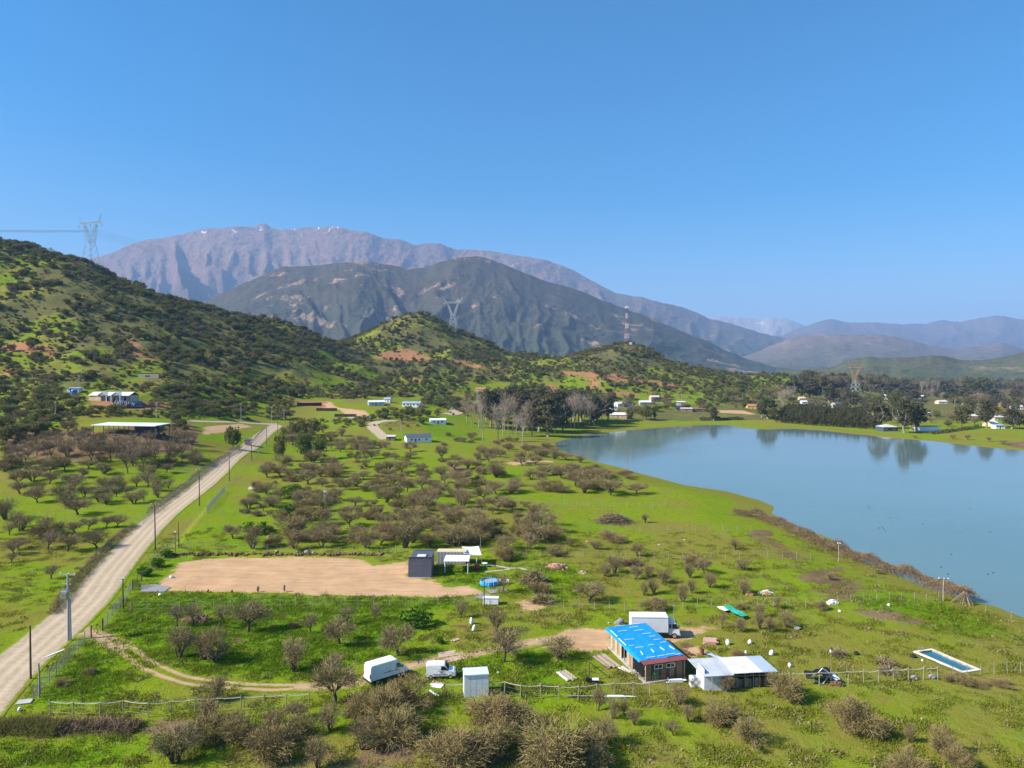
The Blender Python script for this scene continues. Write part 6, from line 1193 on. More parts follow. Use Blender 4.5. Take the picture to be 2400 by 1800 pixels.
def box_truck(p, rz):
    o = empty('box_truck', p, rz, 'white box truck with a windowed cab parked behind the blue-roofed house', 'truck')
    MB().box(-4.1, 1.45, -1.12, 1.12, .95, 3.25).build('cargo_box', M['white'], o, None, .05)
    for y in (-1.14, 1.14):
        MB().box(-4.1, 1.45, y - .02, y + .02, .93, 1.03).build('box_rail', M['steel'], o); MB().box(-4.1, 1.45, y - .02, y + .02, 3.17, 3.27).build('box_rail', M['white_metal'], o)
    MB().box(-4.0, 2.9, -.42, -.3, .6, .9).box(-4.0, 2.9, .3, .42, .6, .9).build('chassis', M['black'], o)
    prof = [(1.55, .55), (1.55, 2.3), (1.75, 2.42), (2.55, 2.4), (2.95, 1.62), (3.12, 1.45), (3.16, .5)]
    b, hw = body_shell(prof, 1.9, .1, 1.3); b.build('cab', M['white'], o, None, .05)
    MB().poly([(2.6, -.78, 2.33), (2.6, .78, 2.33), (2.99, .86, 1.64), (2.99, -.86, 1.64)]).build('windscreen', M['glass'], o, (.03, 0, .015))
    pf = MB(); pf.v = [(1.6, -.8, 2.43), (2.4, -.8, 2.43), (1.6, -.85, 3.1), (1.6, .8, 2.43), (2.4, .8, 2.43), (1.6, .85, 3.1)]; pf.f = [(0, 1, 2), (3, 5, 4), (0, 3, 4, 1), (1, 4, 5, 2), (2, 5, 3, 0)]; pf.build('wind_deflector', M['white_metal'], o)
    for s in (-1, 1):
        S = lambda pts: [(x, s * (hw(x, z) + .004), z) for x, z in pts]
        plate(S([(2.02, 1.5), (2.86, 1.5), (2.88, 1.6), (2.58, 2.2), (2.06, 2.2)])).build('side_window', M['glass'], o); plate(S([(1.62, 1.55), (1.86, 1.55), (1.86, 2.15), (1.62, 2.15)])).build('rear_side_window', M['glass'], o); plate(S([(1.95, .7), (1.965, .7), (1.965, 2.25), (1.95, 2.25)]), .01).build('door_seam', M['charcoal'], o); plate(S([(2.06, 1.28), (2.2, 1.28), (2.2, 1.36), (2.06, 1.36)]), .03).build('door_handle', M['black'], o)
        MB().box(2.92, 3.02, s * 1.08 - .12, s * 1.08 + .12, 1.6, 2.05).bar((2.9, s * .9, 1.9), (2.96, s * 1.08, 1.9), .02).build('mirror', M['black'], o); MB().box(3.1, 3.2, s * .62 - .16, s * .62 + .16, .78, .98).build('headlight', M['lamp_glass'], o, None, .02)
        for x in (-2.4, 2.35): wheel(o, x, s * .86, .42, .3)
    MB().box(3.1, 3.26, -.95, .95, .42, .72).build('bumper', M['white_metal'], o, None, .04); MB().box(-4.15, -4.05, -1.0, 1.0, .55, .68).build('bumper', M['steel'], o); return o
a = at(866, 1610); q = rotz((2.75, 1.0), R(38)); big_van((a[0] + q[0] + .15, a[1] + q[1], hz(a[0] + q[0], a[1] + q[1]) + .04), R(38))
a = at(1032, 1593); small_van((a[0], a[1] + .85, hz(a[0], a[1] + .85) + .04), R(3))
a = at(1581, 1497); box_truck((a[0] - 2.35, a[1] + .95, hz(a[0] - 2, a[1] + .9) + .04), R(-2))

# ------------------------------------------------------------------ the blue-roofed house
a = at(1513, 1600); bh = empty('timber_house', (a[0], a[1], a[2]), R(14.5), 'long unfinished timber house under a bright blue tarpaulin roof', 'house'); W_, L_ = 5.5, 11.7
hF = 2.5
MB().box(-.35, W_ + .2, -.3, L_ + .1, -.4, .12).build('floor_slab', M['concrete'], bh)
fw = MB(); wall_with(fw, 0, W_, .12, hF, 0, [(1.2, 2.35, 1.62, 2.2), (2.9, 4.1, 1.62, 2.2)])
fo = fw.build('front_wall', M['wood'], bh)
for i in range(15):
    x = i * W_ / 15 + .02; segs = [(.14, hF - .02)]
    if any(a_ < x + .34 and b_ > x for a_, b_ in ((1.2, 2.35), (2.9, 4.1))): segs = [(.14, 1.6), (2.22, hF - .02)]
    for z0, z1 in segs: MB().box(x, x + W_ / 15 - .04, -.03, -.002, z0, z1).build('board', M[('wood', 'wood', 'wood_dark')[i % 3] if i not in (3, 9) else 'wood'], bh)
for x0_, x1_ in ((1.2, 2.35), (2.9, 4.1)):
    f = MB()
    for q in ((x0_, x1_, 1.62, 1.69), (x0_, x1_, 2.13, 2.2), (x0_, x0_ + .07, 1.69, 2.13), (x1_ - .07, x1_, 1.69, 2.13), ((x0_ + x1_) / 2 - .035, (x0_ + x1_) / 2 + .035, 1.69, 2.13)): f.box(q[0], q[1], -.07, .08, q[2], q[3])
    fo2 = f.build('window', M['white'], bh)
    for u0, u1 in ((x0_ + .07, (x0_ + x1_) / 2 - .035), ((x0_ + x1_) / 2 + .035, x1_ - .07)): MB().box(u0, u1, .0, .02, 1.69, 2.13).build('pane', M['glass'], fo2)
MB().box(W_ - .12, W_, .17, L_, .12, hF).build('side_wall', M['wood_dark'], bh); MB().box(.0, W_ - .13, L_ - .14, L_, .12, hF + .2).build('back_wall', M['wood'], bh)
# left side: boarded bay at the back, an open bay, a studded bay, black plastic at the front
for i, (y0, y1, mt) in enumerate(((7.7, 8.4, 'wood_pale'), (8.45, 9.2, 'wood'), (9.25, 10.0, 'wood_pale'), (10.05, 10.8, 'wood'), (10.85, L_, 'wood_pale'), (4.0, 4.6, 'brick'), (4.65, 5.2, 'wood'), (5.25, 5.7, 'wood_pale'))): MB().box(.0, .06, y0, y1, .12, hF + .05).build('board', M[mt], bh)
for y in (.6, 1.8, 3.0, 3.95, 5.75, 6.7, 7.65, 8.42, 9.22, 10.02, 10.82): MB().box(-.05, .07, y - .05, y + .05, .12, hF + .1).build('stud', M['wood_pale'], bh)
ps = MB(); n_ = 16
for i in range(n_):
    y0, y1 = .35 + 2.9 * i / n_, .35 + 2.9 * (i + 1) / n_; d0, d1 = .08 * (i % 2), .08 * ((i + 1) % 2); ps.poly([(-.1 - d0, y0, .5 + .12 * sin(i * 1.7)), (-.1 - d1, y1, .5 + .12 * sin((i + 1) * 1.7)), (-.1 - d1, y1, hF), (-.1 - d0, y0, hF)])
ps.build('black_plastic_sheet', M['black_plastic'], bh)
MB().box(-.02, .1, -.05, .06, .12, hF).build('corner_post', M['pink'], bh); MB().box(W_ - .1, W_ + .03, -.06, .06, .12, hF).build('corner_post', M['wood_pale'], bh)
MB().box(1.0, 3.4, 5.9, 7.5, .13, .9).build('stacked_timber', M['wood_dark'], bh)
def roof_z(x, y): return hF + .12 + .16 * (x / W_) * .6 + .045 * (y / L_) * 4
rb = MB(); corrugated(rb, (-.55, -.75, roof_z(0, 0)), (W_ + .35, -.75, roof_z(W_, 0)), (W_ + .35, .9, roof_z(W_, .9)), (-.55, .9, roof_z(0, .9)), 18, .04); rb.build('roof_edge', M['red_roof'], bh)
nx, ny = 30, 60; gx_, gy_ = np.meshgrid(np.linspace(-.65, W_ + .4, nx), np.linspace(.55, L_ + .55, ny)); gz_ = np.vectorize(roof_z)(gx_, gy_) + .075 + (fbm(gx_ * 1.6, gy_ * 1.1, 3, 4) - .5) * .1 + (ridged(gx_ * .8, gy_ * .5, 2, 6) - .5) * .06
gz_[:, 0] -= .3; gz_[:, -1] -= .2; gz_[-1, :] -= .25; gz_[0, :] += (fbm(gx_[0] * 3, gy_[0], 2, 9) - .5) * .12; gy_[0, :] += (fbm(gx_[0] * 2, gy_[0], 2, 12) - .5) * .5
tm = grid_mesh('tarpaulin', gx_, gy_, gz_); tm.materials.append(M['tarp']); link('tarpaulin', tm, None, bh)
for x, y, l_, a_ in ((1.2, 10.0, 1.3, 0), (3.3, 10.9, 1.3, 0), (3.5, 9.6, 1.3, 0), (4.0, 8.2, 1.3, 0), (.9, 7.0, 1.4, 0), (4.4, 7.1, .9, 0), (4.6, 5.9, 1.0, 0), (.3, 5.0, .7, 0), (1.1, 4.2, 1.2, 0), (2.9, 4.5, .8, 0), (4.9, 4.8, .8, 0), (.6, 2.4, 1.2, 80), (2.3, 2.7, 1.1, 85), (3.8, 2.9, 1.1, 95), (5.2, 2.9, 1.2, 98), (1.2, .95, 1.2, 2), (2.7, 1.0, 1.0, 4), (4.1, 1.1, 1.3, 3), (-.35, 9.5, 2.4, 90), (-.4, 6.5, 2.6, 90), (5.0, .8, .8, 15), (1.6, 11.9, 1.6, 0), (4.0, 11.9, 1.6, 0)):
    MB().box(-l_ / 2, l_ / 2, -.05, .05, 0, .05).build('batten', M['white'], bh, (x, y, roof_z(x, y) + .12), 0, False, (0, 0, R(a_)))
MB().box(.8, 3.2, -.42, -.36, .5, .58).box(.8, 3.2, -.42, -.36, 1.0, 1.08).box(.8, .88, -.42, -.36, .12, 1.08).box(3.12, 3.2, -.42, -.36, .12, 1.08).build('railing', M['wood_dark'], bh)
mb_ = tag(MB().box(-.25, .25, -.12, .12, 1.2, 1.55).box(-.03, .03, -.03, .03, -.3, 1.2).build('letter_box', M['green_plastic'], None, at(1537, 1602)), 'green box on a post in front of the timber house', 'box')

# ------------------------------------------------------------------ the white-walled metal shed beside it
a = at(1650, 1619); sh = empty('metal_shed', a, R(6), 'white-walled shed with a long sheet metal roof and open timber bays', 'shed')
MB().box(0, .08, .0, 2.6, -.2, 2.65).build('end_wall', M['white'], sh); MB().box(.081, 3.4, .0, .08, -.2, 2.0).build('front_wall', M['white_metal'], sh)
for i in range(14): MB().box(3.5 + i * .42, 3.9 + i * .42, .5, .55, -.1, 1.0 + .06 * (i % 3)).build('board', M[('wood', 'wood_dark', 'post')[i % 3]], sh)
MB().box(.1, 9.3, 2.52, 2.6, -.2, 2.6).build('back_wall', M['wood_dark'], sh); MB().box(9.25, 9.33, .1, 2.5, -.2, 1.0).build('end_boards', M['wood'], sh)
for x in (3.5, 5.4, 7.3, 9.2): MB().box(x - .06, x + .06, .1, .22, -.3, 2.05).build('post', M['wood'], sh)
for i in range(5):
    x0_, x1_ = -.2 + i * 1.95, -.2 + (i + 1) * 1.95 + .1; rb = MB(); dz = .02 * (i % 2); f0 = -.45 if i < 2 else -.2
    corrugated(rb, (x0_, f0, 2.05 + dz - (.1 if i < 2 else 0)), (x1_, f0, 2.05 + dz - (.1 if i < 2 else 0)), (x1_ - .9, 2.9, 2.85 + dz), (x0_ - .9, 2.9, 2.85 + dz), 7, .04); rb.build('roof_sheet', M[('zinc', 'zinc', 'zinc_pale', 'zinc_pale', 'zinc_blue')[i]], sh)
for i in range(5): MB().box(4.0 + i * .95, 4.08 + i * .95, -.15, 2.4, 1.95, 2.03).build('rafter', M['wood_pale'], sh)
ls = MB(); corrugated(ls, (0, 0, .1), (.8, 0, .1), (.8, 2.6, .16), (0, 2.6, .16), 5, .04); tag(ls.build('roof_sheet', M['zinc_blue'], None, at(1690, 1548), 0, False, (0, 0, R(40))), 'loose blue-grey roofing sheet lying behind the metal shed', 'metal sheet')

# ------------------------------------------------------------------ white booth
a = at(1088, 1635); bo = empty('white_booth', a, R(8), 'tall white metal booth standing in the front fence', 'booth'); w_, d_, h_ = 3.0, 2.0, 2.65
for i in range(4): MB().box(i * w_ / 4 + .012, (i + 1) * w_ / 4 - .012, 0, .06, .05, h_).build('front_panel', M['white'], bo)
for i in range(2): MB().box(0, .06, .07 + i * (d_ - .07) / 2, .05 + (i + 1) * (d_ - .07) / 2, .05, h_).build('side_panel', M['white'], bo); MB().box(w_ - .06, w_, .07 + i * (d_ - .07) / 2, .05 + (i + 1) * (d_ - .07) / 2, .05, h_).build('side_panel', M['white'], bo)
MB().box(.07, w_ - .07, d_ - .06, d_, .05, h_).build('back_panel', M['white'], bo); MB().box(-.04, w_ + .04, -.04, d_ + .04, -.3, .045).build('base_frame', M['steel'], bo); MB().box(-.05, w_ + .05, -.05, d_ + .05, h_ + .005, h_ + .07).build('roof', mat('pale_blue_roof', (.6, .68, .78), .3, .05, 2), bo)
for q in ((-.07, w_ + .07, -.07, -.0505), (-.07, w_ + .07, d_ + .0505, d_ + .07)): MB().box(q[0], q[1], q[2], q[3], h_ - .02, h_ + .13).build('roof_trim', M['white'], bo)

# ------------------------------------------------------------------ black cabin
a = at(957, 1353); cb = empty('black_cabin', a, R(-1), 'black ribbed metal cabin with a skylight in its rear roof', 'cabin'); w_ = 4.5
def ribbed(mb, x0, x1, y, z0, z1, n):
    for i in range(n): t0, t1 = x0 + (x1 - x0) * i / n, x0 + (x1 - x0) * (i + .55) / n; mb.box(t0, t1, y - .03, y + .02, z0, z1)
MB().box(0, w_, 0, 2.6, .1, 2.75).build('front_body', M['charcoal'], cb)
rb = MB(); n_ = 16
for i in range(n_): x_ = i * w_ / n_; rb.poly([(x_, -.3, .12), (x_ + .16, -.3, .12), (x_ + .16, .35, 3.75), (x_, .35, 3.75)]); rb.poly([(x_ + .16, -.3, .12), (x_ + w_ / n_, -.27, .12), (x_ + w_ / n_, .38, 3.75), (x_ + .16, .35, 3.75)])
rb.poly([(0, -.25, .12), (w_, -.25, .12), (w_, .4, 3.74), (0, .4, 3.74)])
rb.build('front_cladding', M['charcoal'], cb); MB().box(-.06, w_ + .06, .25, .5, 3.7, 3.82).build('ridge_cap', M['dark_steel'], cb); MB().box(-.1, w_ + .1, -.42, 2.6, -.3, .09).build('base', M['concrete'], cb)
MB().poly([(.01, .4, 3.72), (.01, 2.6, 2.9), (.01, 2.6, .1), (.01, -.2, .1)]).build('side_wall', M['pink'], cb); MB().poly([(w_ - .01, .4, 3.72), (w_ - .01, 2.6, 2.9), (w_ - .01, 2.6, .1), (w_ - .01, -.2, .1)]).build('side_wall', M['wood'], cb)
rb = MB(); corrugated(rb, (-.1, .5, 3.1), (w_ - .3, .5, 3.1), (w_ - .3, 7.2, 3.3), (-.1, 7.2, 3.3), 16, .04); rr = rb.build('rear_roof', M['charcoal'], cb); MB().box(0, w_ - .4, 2.62, 7.1, .1, 3.08).build('rear_body', M['charcoal'], cb)
f = MB().box(1.1, 3.1, 2.3, 4.3, 3.16, 3.36).build('skylight', M['charcoal'], cb); MB().box(1.25, 2.95, 2.45, 4.15, 3.362, 3.38).build('pane', M['lamp_glass'], f)
MB().box(-.1, w_ - .3, 7.1, 7.35, 3.25, 3.45).build('ridge_cap', M['charcoal'], cb)

# ------------------------------------------------------------------ striped container, gazebo, shade sail and the patio
a = at(1024, 1323); ct = empty('shipping_container', a, R(-1), 'navy and white ribbed shipping container behind the gazebo', 'container'); L_, h_ = 6.0, 2.55
MB().box(0, L_, .06, 2.44, .2, h_).build('body', M['navy'], ct); MB().box(-.03, L_ + .03, .02, 2.48, h_, h_ + .1).build('roof', mat('cream_roof', (.62, .5, .3), .7, .1, 2), ct); MB().box(-.02, L_ + .02, .02, 2.46, .05, .2).build('base_rail', M['steel'], ct)
for i in range(20): MB().box(.1 + i * .295, .22 + i * .295, .0, .06, .2, h_).build('rib', M['white_metal'], ct)
for i in range(8): MB().box(-.03, -.001, .15 + i * .29, .27 + i * .29, .2, h_).build('rib', M['white_metal'], ct)
a = at(1043, 1345); gz0 = empty('gazebo', a, R(-1), 'white gazebo canopy on four posts in front of the container', 'gazebo')
for x in (0, 4.5):
    for y in (0, 4.2): MB().tube([(x, y, -.3), (x, y, 2.5)], .07, 7).build('post', M['white'], gz0)
n_ = 12; gx_, gy_ = np.meshgrid(np.linspace(-.2, 4.7, n_), np.linspace(-.2, 4.4, n_)); gz_ = 2.55 + .35 * (1 - np.abs(gy_ - 2.1) / 2.25) + (fbm(gx_, gy_, 2, 3) - .5) * .08; tm = grid_mesh('canopy', gx_, gy_, gz_); tm.materials.append(M['canvas']); link('canopy', tm, None, gz0)
cu = MB()
for i in range(8): cu.poly([(-.05 - .06 * (i % 2), .1 + i * .1, .2), (-.05 - .06 * ((i + 1) % 2), .1 + (i + 1) * .1, .2), (-.05 - .06 * ((i + 1) % 2), .1 + (i + 1) * .1, 2.5), (-.05 - .06 * (i % 2), .1 + i * .1, 2.5)])
cu.build('curtain', M['canvas'], gz0)
a = at(1082, 1327); sl_ = empty('shade_sail', a, 0, 'pale grey shade sail stretched beside the gazebo', 'shade sail'); cr = [(.3, .6, 2.45), (4.1, -.4, 2.35), (3.3, 3.8, 3.15), (-.2, 4.0, 3.05)]
n_ = 12; P_ = np.array(cr); A_, B_2 = np.meshgrid(np.linspace(0, 1, n_), np.linspace(0, 1, n_)); S3 = ((P_[0] * (1 - A_)[..., None] + P_[1] * A_[..., None]) * (1 - B_2)[..., None] + (P_[3] * (1 - A_)[..., None] + P_[2] * A_[..., None]) * B_2[..., None]); S3[..., 2] -= .35 * np.sin(pi * A_) * np.sin(pi * B_2) + 0.12 * (np.sin(pi * A_) + np.sin(pi * B_2)); tm = grid_mesh('sail', S3[..., 0], S3[..., 1], S3[..., 2]); tm.materials.append(M['canvas_grey']); link('sail', tm, None, sl_)
for c_ in cr: MB().tube([(c_[0], c_[1], -.3), (c_[0], c_[1], c_[2])], .05, 6).build('pole', M['post'], sl_)
MB().box(2.9, 3.3, -2.2, -1.2, -.05, .0).build('mat', M['black'], sl_)
tag(MB().lathe([(.28, 0), (.3, .05), (.28, .3), (.3, .45), (.28, .6), (.3, .85), (.27, .9)], 14).build('barrel', M['blue_plastic'], None, Vector(at(1098, 1316)) + Vector((0, 0, .55))), 'blue plastic barrel under the shade sail', 'barrel'); 
tb = empty('work_table', at(1098, 1318), 0, 'dark work table under the blue barrel', 'table'); MB().box(-1.2, 1.6, -.3, .5, .5, .56).build('top', M['wood'], tb)
for x in (-1.1, 1.5):
    for y in (-.2, .4): MB().box(x - .04, x + .04, y - .04, y + .04, -.2, .5).build('leg', M['wood_dark'], tb)
a = at(1118, 1336); st = empty('barbecue_stove', a, 0, 'red barbecue stove with a white chimney pipe', 'stove'); MB().lathe([(.45, .35), (.55, .5), (.55, 1.05), (.4, 1.2), (.12, 1.26)], 14).build('drum', M['red'], st); MB().tube([(-.1, .2, 1.2), (-.1, .2, 2.3)], .07, 8).build('chimney', M['white'], st)
for x, y in ((-.35, -.3), (.35, -.3), (-.35, .3), (.35, .3)): MB().tube([(x, y, -.2), (x * .9, y * .9, .45)], .03, 5).build('leg', M['dark_steel'], st)
a = at(1136, 1328); tw = empty('garden_table', a, R(10), 'small white garden table by the footpath', 'table'); MB().lathe([(.6, .7), (.6, .74)], 14).build('top', M['white'], tw)
for q in range(4): MB().tube([(.5 * cos(q * pi / 2 + .8), .5 * sin(q * pi / 2 + .8), -.1), (.35 * cos(q * pi / 2 + .8), .35 * sin(q * pi / 2 + .8), .7)], .03, 5).build('leg', M['white'], tw)
def chair(u, v, rz, lab):
    o = empty('garden_chair', at(u, v), rz, lab, 'chair', 'white garden chairs'); MB().box(-.27, .27, -.27, .27, .4, .45).build('seat', M['white'], o); MB().box(-.27, .27, .24, .29, .45, .95, ).build('backrest', M['white'], o)
    for x in (-.24, .24):
        for y in (-.24, .24): MB().tube([(x * 1.1, y * 1.1, -.05), (x, y, .4)], .025, 5).build('leg', M['white'], o)
chair(1175, 1368, 2.2, 'tilted white garden chair nearest the round pool'); chair(1188, 1370, -.4, 'white garden chair right of the small tree')
a = at(1146, 1376); pr = empty('round_pool', (a[0], a[1] + 1.6, a[2]), 0, 'round blue above-ground pool beside the patio lawn', 'pool')
MB().lathe([(1.62, -.05), (1.72, .1), (1.7, .45), (1.62, .8), (1.5, .82), (1.48, .2)], 30).build('wall', M['pool_blue'], pr)
MB().lathe([(1.5, .6), (1.5, .615)], 30).build('water', M['tub_water'], pr)
for q in range(12): MB().tube([(1.76 * cos(q * pi / 6), 1.76 * sin(q * pi / 6), -.05), (1.66 * cos(q * pi / 6), 1.66 * sin(q * pi / 6), .8)], .035, 6).build('support', M['white_metal'], pr)
for (px, lab) in (([(1140, 1384), (1180, 1380), (1190, 1388), (1150, 1392)], 'grey gravel apron beneath the round pool'), ([(1110, 1400), (1132, 1391), (1150, 1396), (1138, 1408)], 'grey gravel patch beside the low white cabinet'), ([(330, 1372), (360, 1370), (400, 1377), (385, 1388), (330, 1388)], 'grey gravel drive pad inside the barred gate')):
    P_ = [at(u, v) for u, v in px]; b = MB(); b.poly([(q[0], q[1], hz(q[0], q[1]) + .1) for q in P_]); b.poly([(q[0], q[1], hz(q[0], q[1]) - .3) for q in P_]); o_ = b.build('gravel_pad', M['gravel']); o_['kind'] = 'structure'; o_['label'] = lab
a = at(1132, 1417); wc = empty('utility_cabinet', a, R(-3), 'low white utility cabinet behind the wooden pole', 'cabinet'); MB().box(0, 2.6, 0, 1.1, 0, 1.05).build('body', M['white'], wc, None, .02); MB().box(-.06, 2.66, -.06, 1.16, 1.05, 1.12).build('lid', M['white_metal'], wc)
MB().box(1.2, 1.22, -.02, .0, .1, 1.0).build('door_seam', M['charcoal'], wc); MB().box(1.3, 1.36, -.05, .0, .5, .62).build('handle', M['steel'], wc)
# ------------------------------------------------------------------ rectangular pool
cen = POOL.mean(0); po = empty('swimming_pool', (cen[0], cen[1], 0), 0, 'narrow rectangular swimming pool with pale stone edging', 'pool'); zt = max(hz(*q) for q in POOL * 1.0 + (POOL - cen) * .12) + .07
Q = POOL - cen; inn = Q + np.array([-.0, 0]); ex = (Q[1] - Q[0]) / np.linalg.norm(Q[1] - Q[0]); ey = (Q[2] - Q[1]) / np.linalg.norm(Q[2] - Q[1]); wd = .42
I = [Q[0] + ex * wd + ey * wd, Q[1] - ex * wd + ey * wd, Q[2] - ex * wd - ey * wd, Q[3] + ex * wd - ey * wd]
for k in range(4):
    A, B = Q[k], Q[(k + 1) % 4]; Ai, Bi = I[k], I[(k + 1) % 4]; n_ = max(3, int(np.linalg.norm(B - A) / .85))
    for j in range(n_):
        t0, t1 = (j + .012) / n_, (j + .988) / n_; c = [A + (B - A) * t0, A + (B - A) * t1, Ai + (Bi - Ai) * t1, Ai + (Bi - Ai) * t0]; b = MB(); nn = len(b.v); b.v = [(q[0], q[1], zt - .5) for q in c] + [(q[0], q[1], zt) for q in c]; b.f = [(0, 1, 2, 3), (4, 7, 6, 5), (0, 4, 5, 1), (1, 5, 6, 2), (2, 6, 7, 3), (3, 7, 4, 0)]; b.build('coping_stone', M['coping'], po)
b = MB()
for k in range(4): A, B = I[k], I[(k + 1) % 4]; b.poly([(A[0], A[1], zt - .02), (B[0], B[1], zt - .02), (B[0], B[1], zt - 1.3), (A[0], A[1], zt - 1.3)])
b.build('basin_wall', mat('basin_paint', (.35, .5, .55), .6, .1, 2), po); MB().poly([(q[0], q[1], zt - .22) for q in I]).build('water', M['pool_water'], po)
ld = MB()
for s in (0, .45): ld.tube([(I[0][0] + ex[0] * (.5 + s), I[0][1] + ex[1] * (.5 + s), zt - .6), (I[0][0] + ex[0] * (.5 + s) , I[0][1] + ex[1] * (.5 + s), zt + .55), (I[0][0] + ex[0] * (.5 + s) - ey[0] * .35, I[0][1] + ex[1] * (.5 + s) - ey[1] * .35, zt + .45), (I[0][0] + ex[0] * (.5 + s) - ey[0] * .4, I[0][1] + ex[1] * (.5 + s) - ey[1] * .4, zt)], .03, 5)
ld.build('ladder', M['steel'], po)

# ------------------------------------------------------------------ small things in the yard
def rock_mesh(r, seed, sub=2, flat=.7):
    bm = bmesh.new(); bmesh.ops.create_icosphere(bm, subdivisions=sub, radius=r); g = random.Random(seed)
    o1, o2, o3 = g.uniform(0, 9), g.uniform(0, 9), g.uniform(.7, 1.3)
    for v in bm.verts: k = 1 + .45 * (float(vnoise(np.array([v.co.x / r * 1.3 + o1]), np.array([v.co.y / r * 1.3 + v.co.z / r + o2]), seed)[0]) - .5); v.co = Vector((v.co.x * k * o3, v.co.y * k, v.co.z * k * flat))
    me = bpy.data.meshes.new('rock'); bm.to_mesh(me); bm.free(); return me
def rock(u, v, wpx, lab, m_='stone', group='field stones'): p = at(u, v); me = rock_mesh(wpx * mpp(p) / 2, int(u + v)); me.materials.append(M[m_]); tag(link('boulder', me, None, None, (p[0], p[1], p[2] + wpx * mpp(p) * .15)), lab, 'boulder', group)
rock(592, 1148, 16, 'large grey boulder at the edge of the thorn thicket'); 
for i, (u, v, s) in enumerate(sorted(((648, 1293, 8), (696, 1294, 5), (718, 1295, 12), (733, 1296, 7), (806, 1220, 5), (629, 1258, 6), (562, 1118, 4), (850, 1297, 6), (1330, 1540, 6), (1168, 1578, 9), (1006, 1455, 7), (1260, 1500, 6), (1427, 1461, 6), (1545, 1278, 6), (1604, 1266, 6), (1376, 1270, 6)), key=lambda q: hypot(q[0] - 700, q[1] - 1296))): rock(u, v, s, '%s pale field stone outward from the lot back fence' % ORD[i].replace('nearest', 'first'))
def heap(name, u, v, wpx, hpx, lab, cat, m_, n_=40, sz=.28, base=None, parts_name='lump', m2_=None):
    p = at(u, v); k = mpp(p); W2, H2 = wpx * k / 2, hpx * k; o = empty(name, p, 0, lab, cat)
    b = rock_mesh(1, int(u), 3, .5); 
    for vv in b.vertices: vv.co = Vector((vv.co.x * W2 * .95, vv.co.y * W2 * .6, max(vv.co.z, -.1) * H2 * 1.7 - .05))
    b.materials.append(M[base or m_]); link('mound', b, None, o); ms = [rock_mesh(1, q, 1, .8) for q in range(4)]
    for mm in ms: mm.materials.append(M[m_])
    for i in range(n_):
        a_, r_ = rnd.uniform(0, 6.28), rnd.random() ** .5; s = sz * rnd.uniform(.5, 1.3); q = link(parts_name, ms[i % 4], None, o, (cos(a_) * r_ * W2, sin(a_) * r_ * W2 * .6, max(0, H2 * .8 * (1 - r_ * r_))), (rnd.uniform(0, 3), rnd.uniform(0, 3), 0)); q.scale = (s, s, s)
    return o
heap('rubble_heap', 1795, 1392, 36, 9, 'heap of pale grey rubble beside a thorn bush', 'rubble', 'pale_stone', 40, .22, 'orange', 'stone'); heap('rubble_heap', 1951, 1415, 26, 10, 'white rubble heap against the middle field fence', 'rubble', 'pale_stone', 40, .24, None, 'stone')
heap('gravel_heap', 1453, 1462, 34, 14, 'grey gravel heap left of the box truck', 'gravel heap', 'gravel', 12, .12, 'gravel', 'stone'); heap('rubbish_heap', 1305, 1332, 52, 12, 'coloured rubbish heap at the end of the footpath', 'rubbish', 'brick_pale', 50, .3, 'earth', 'scrap'); heap('brush_heap', 463, 1454, 62, 14, 'brown heap of cut brush under the sparse trees', 'brush', 'wood_dark', 60, .3, 'earth', 'clod'); heap('soil_heap', 1760, 1396, 24, 8, 'reddish soil heap beside the grey rubble', 'soil heap', 'orange', 16, .2, None, 'clod')
heap('soil_heap', 1365, 1344, 22, 6, 'pale soil heap in the lush grass by the rubbish', 'soil heap', 'stone', 12, .2, 'orange', 'clod')
def brushpile(u, v, wpx, hpx, lab, m_='twig_grey', n_=1400):
    p = at(u, v); k = mpp(p); W2, H2 = wpx * k / 2, hpx * k; q = NR.normal(size=(n_, 3)) * np.array([W2 * .42, W2 * .3, 0]); r2 = (q[:, 0] / W2) ** 2 + (q[:, 1] / W2) ** 2 * 2; q[:, 2] = NR.uniform(0, 1, n_) * H2 * np.clip(1 - r2, .1, 1)
    me = quads_mesh('brush_pile', ribbons(q, NR.normal(size=(n_, 3)) * np.array([1, 1, .4]), NR.uniform(.5, 1.6, n_), NR.uniform(.04, .1, n_)), M[m_]); tag(link('brush_pile', me, None, None, (p[0], p[1], p[2])), lab, 'brush pile')
brushpile(1437, 1224, 100, 20, 'large grey pile of cut branches in the pasture', 'twig_grey', 3000); brushpile(1480, 1325, 60, 12, 'dark brush pile between the small thorn trees', 'wood_dark', 900); brushpile(1250, 1365, 60, 26, 'dry weedy bank with dead stalks beside the round pool', 'blade_dry', 2200); brushpile(1272, 1412, 50, 16, 'lower dry weed tangle on the soil bank', 'blade_dry', 1600)
# teepee of poles at the hedge end
a = at(2262, 1416); te = empty('pole_stack', a, 0, 'stack of leaning poles and dry branches at the hedge end', 'pole stack')
for i in range(26): t = rnd.uniform(0, 6.28); r_ = rnd.uniform(1.2, 2.4); MB().tube([(cos(t) * r_, sin(t) * r_, -.1), (cos(t) * .15, sin(t) * .15, rnd.uniform(1.7, 2.3))], rnd.uniform(.025, .05), 5).build('pole', M[rnd.choice(['post', 'wood_dark', 'wood'])], te)
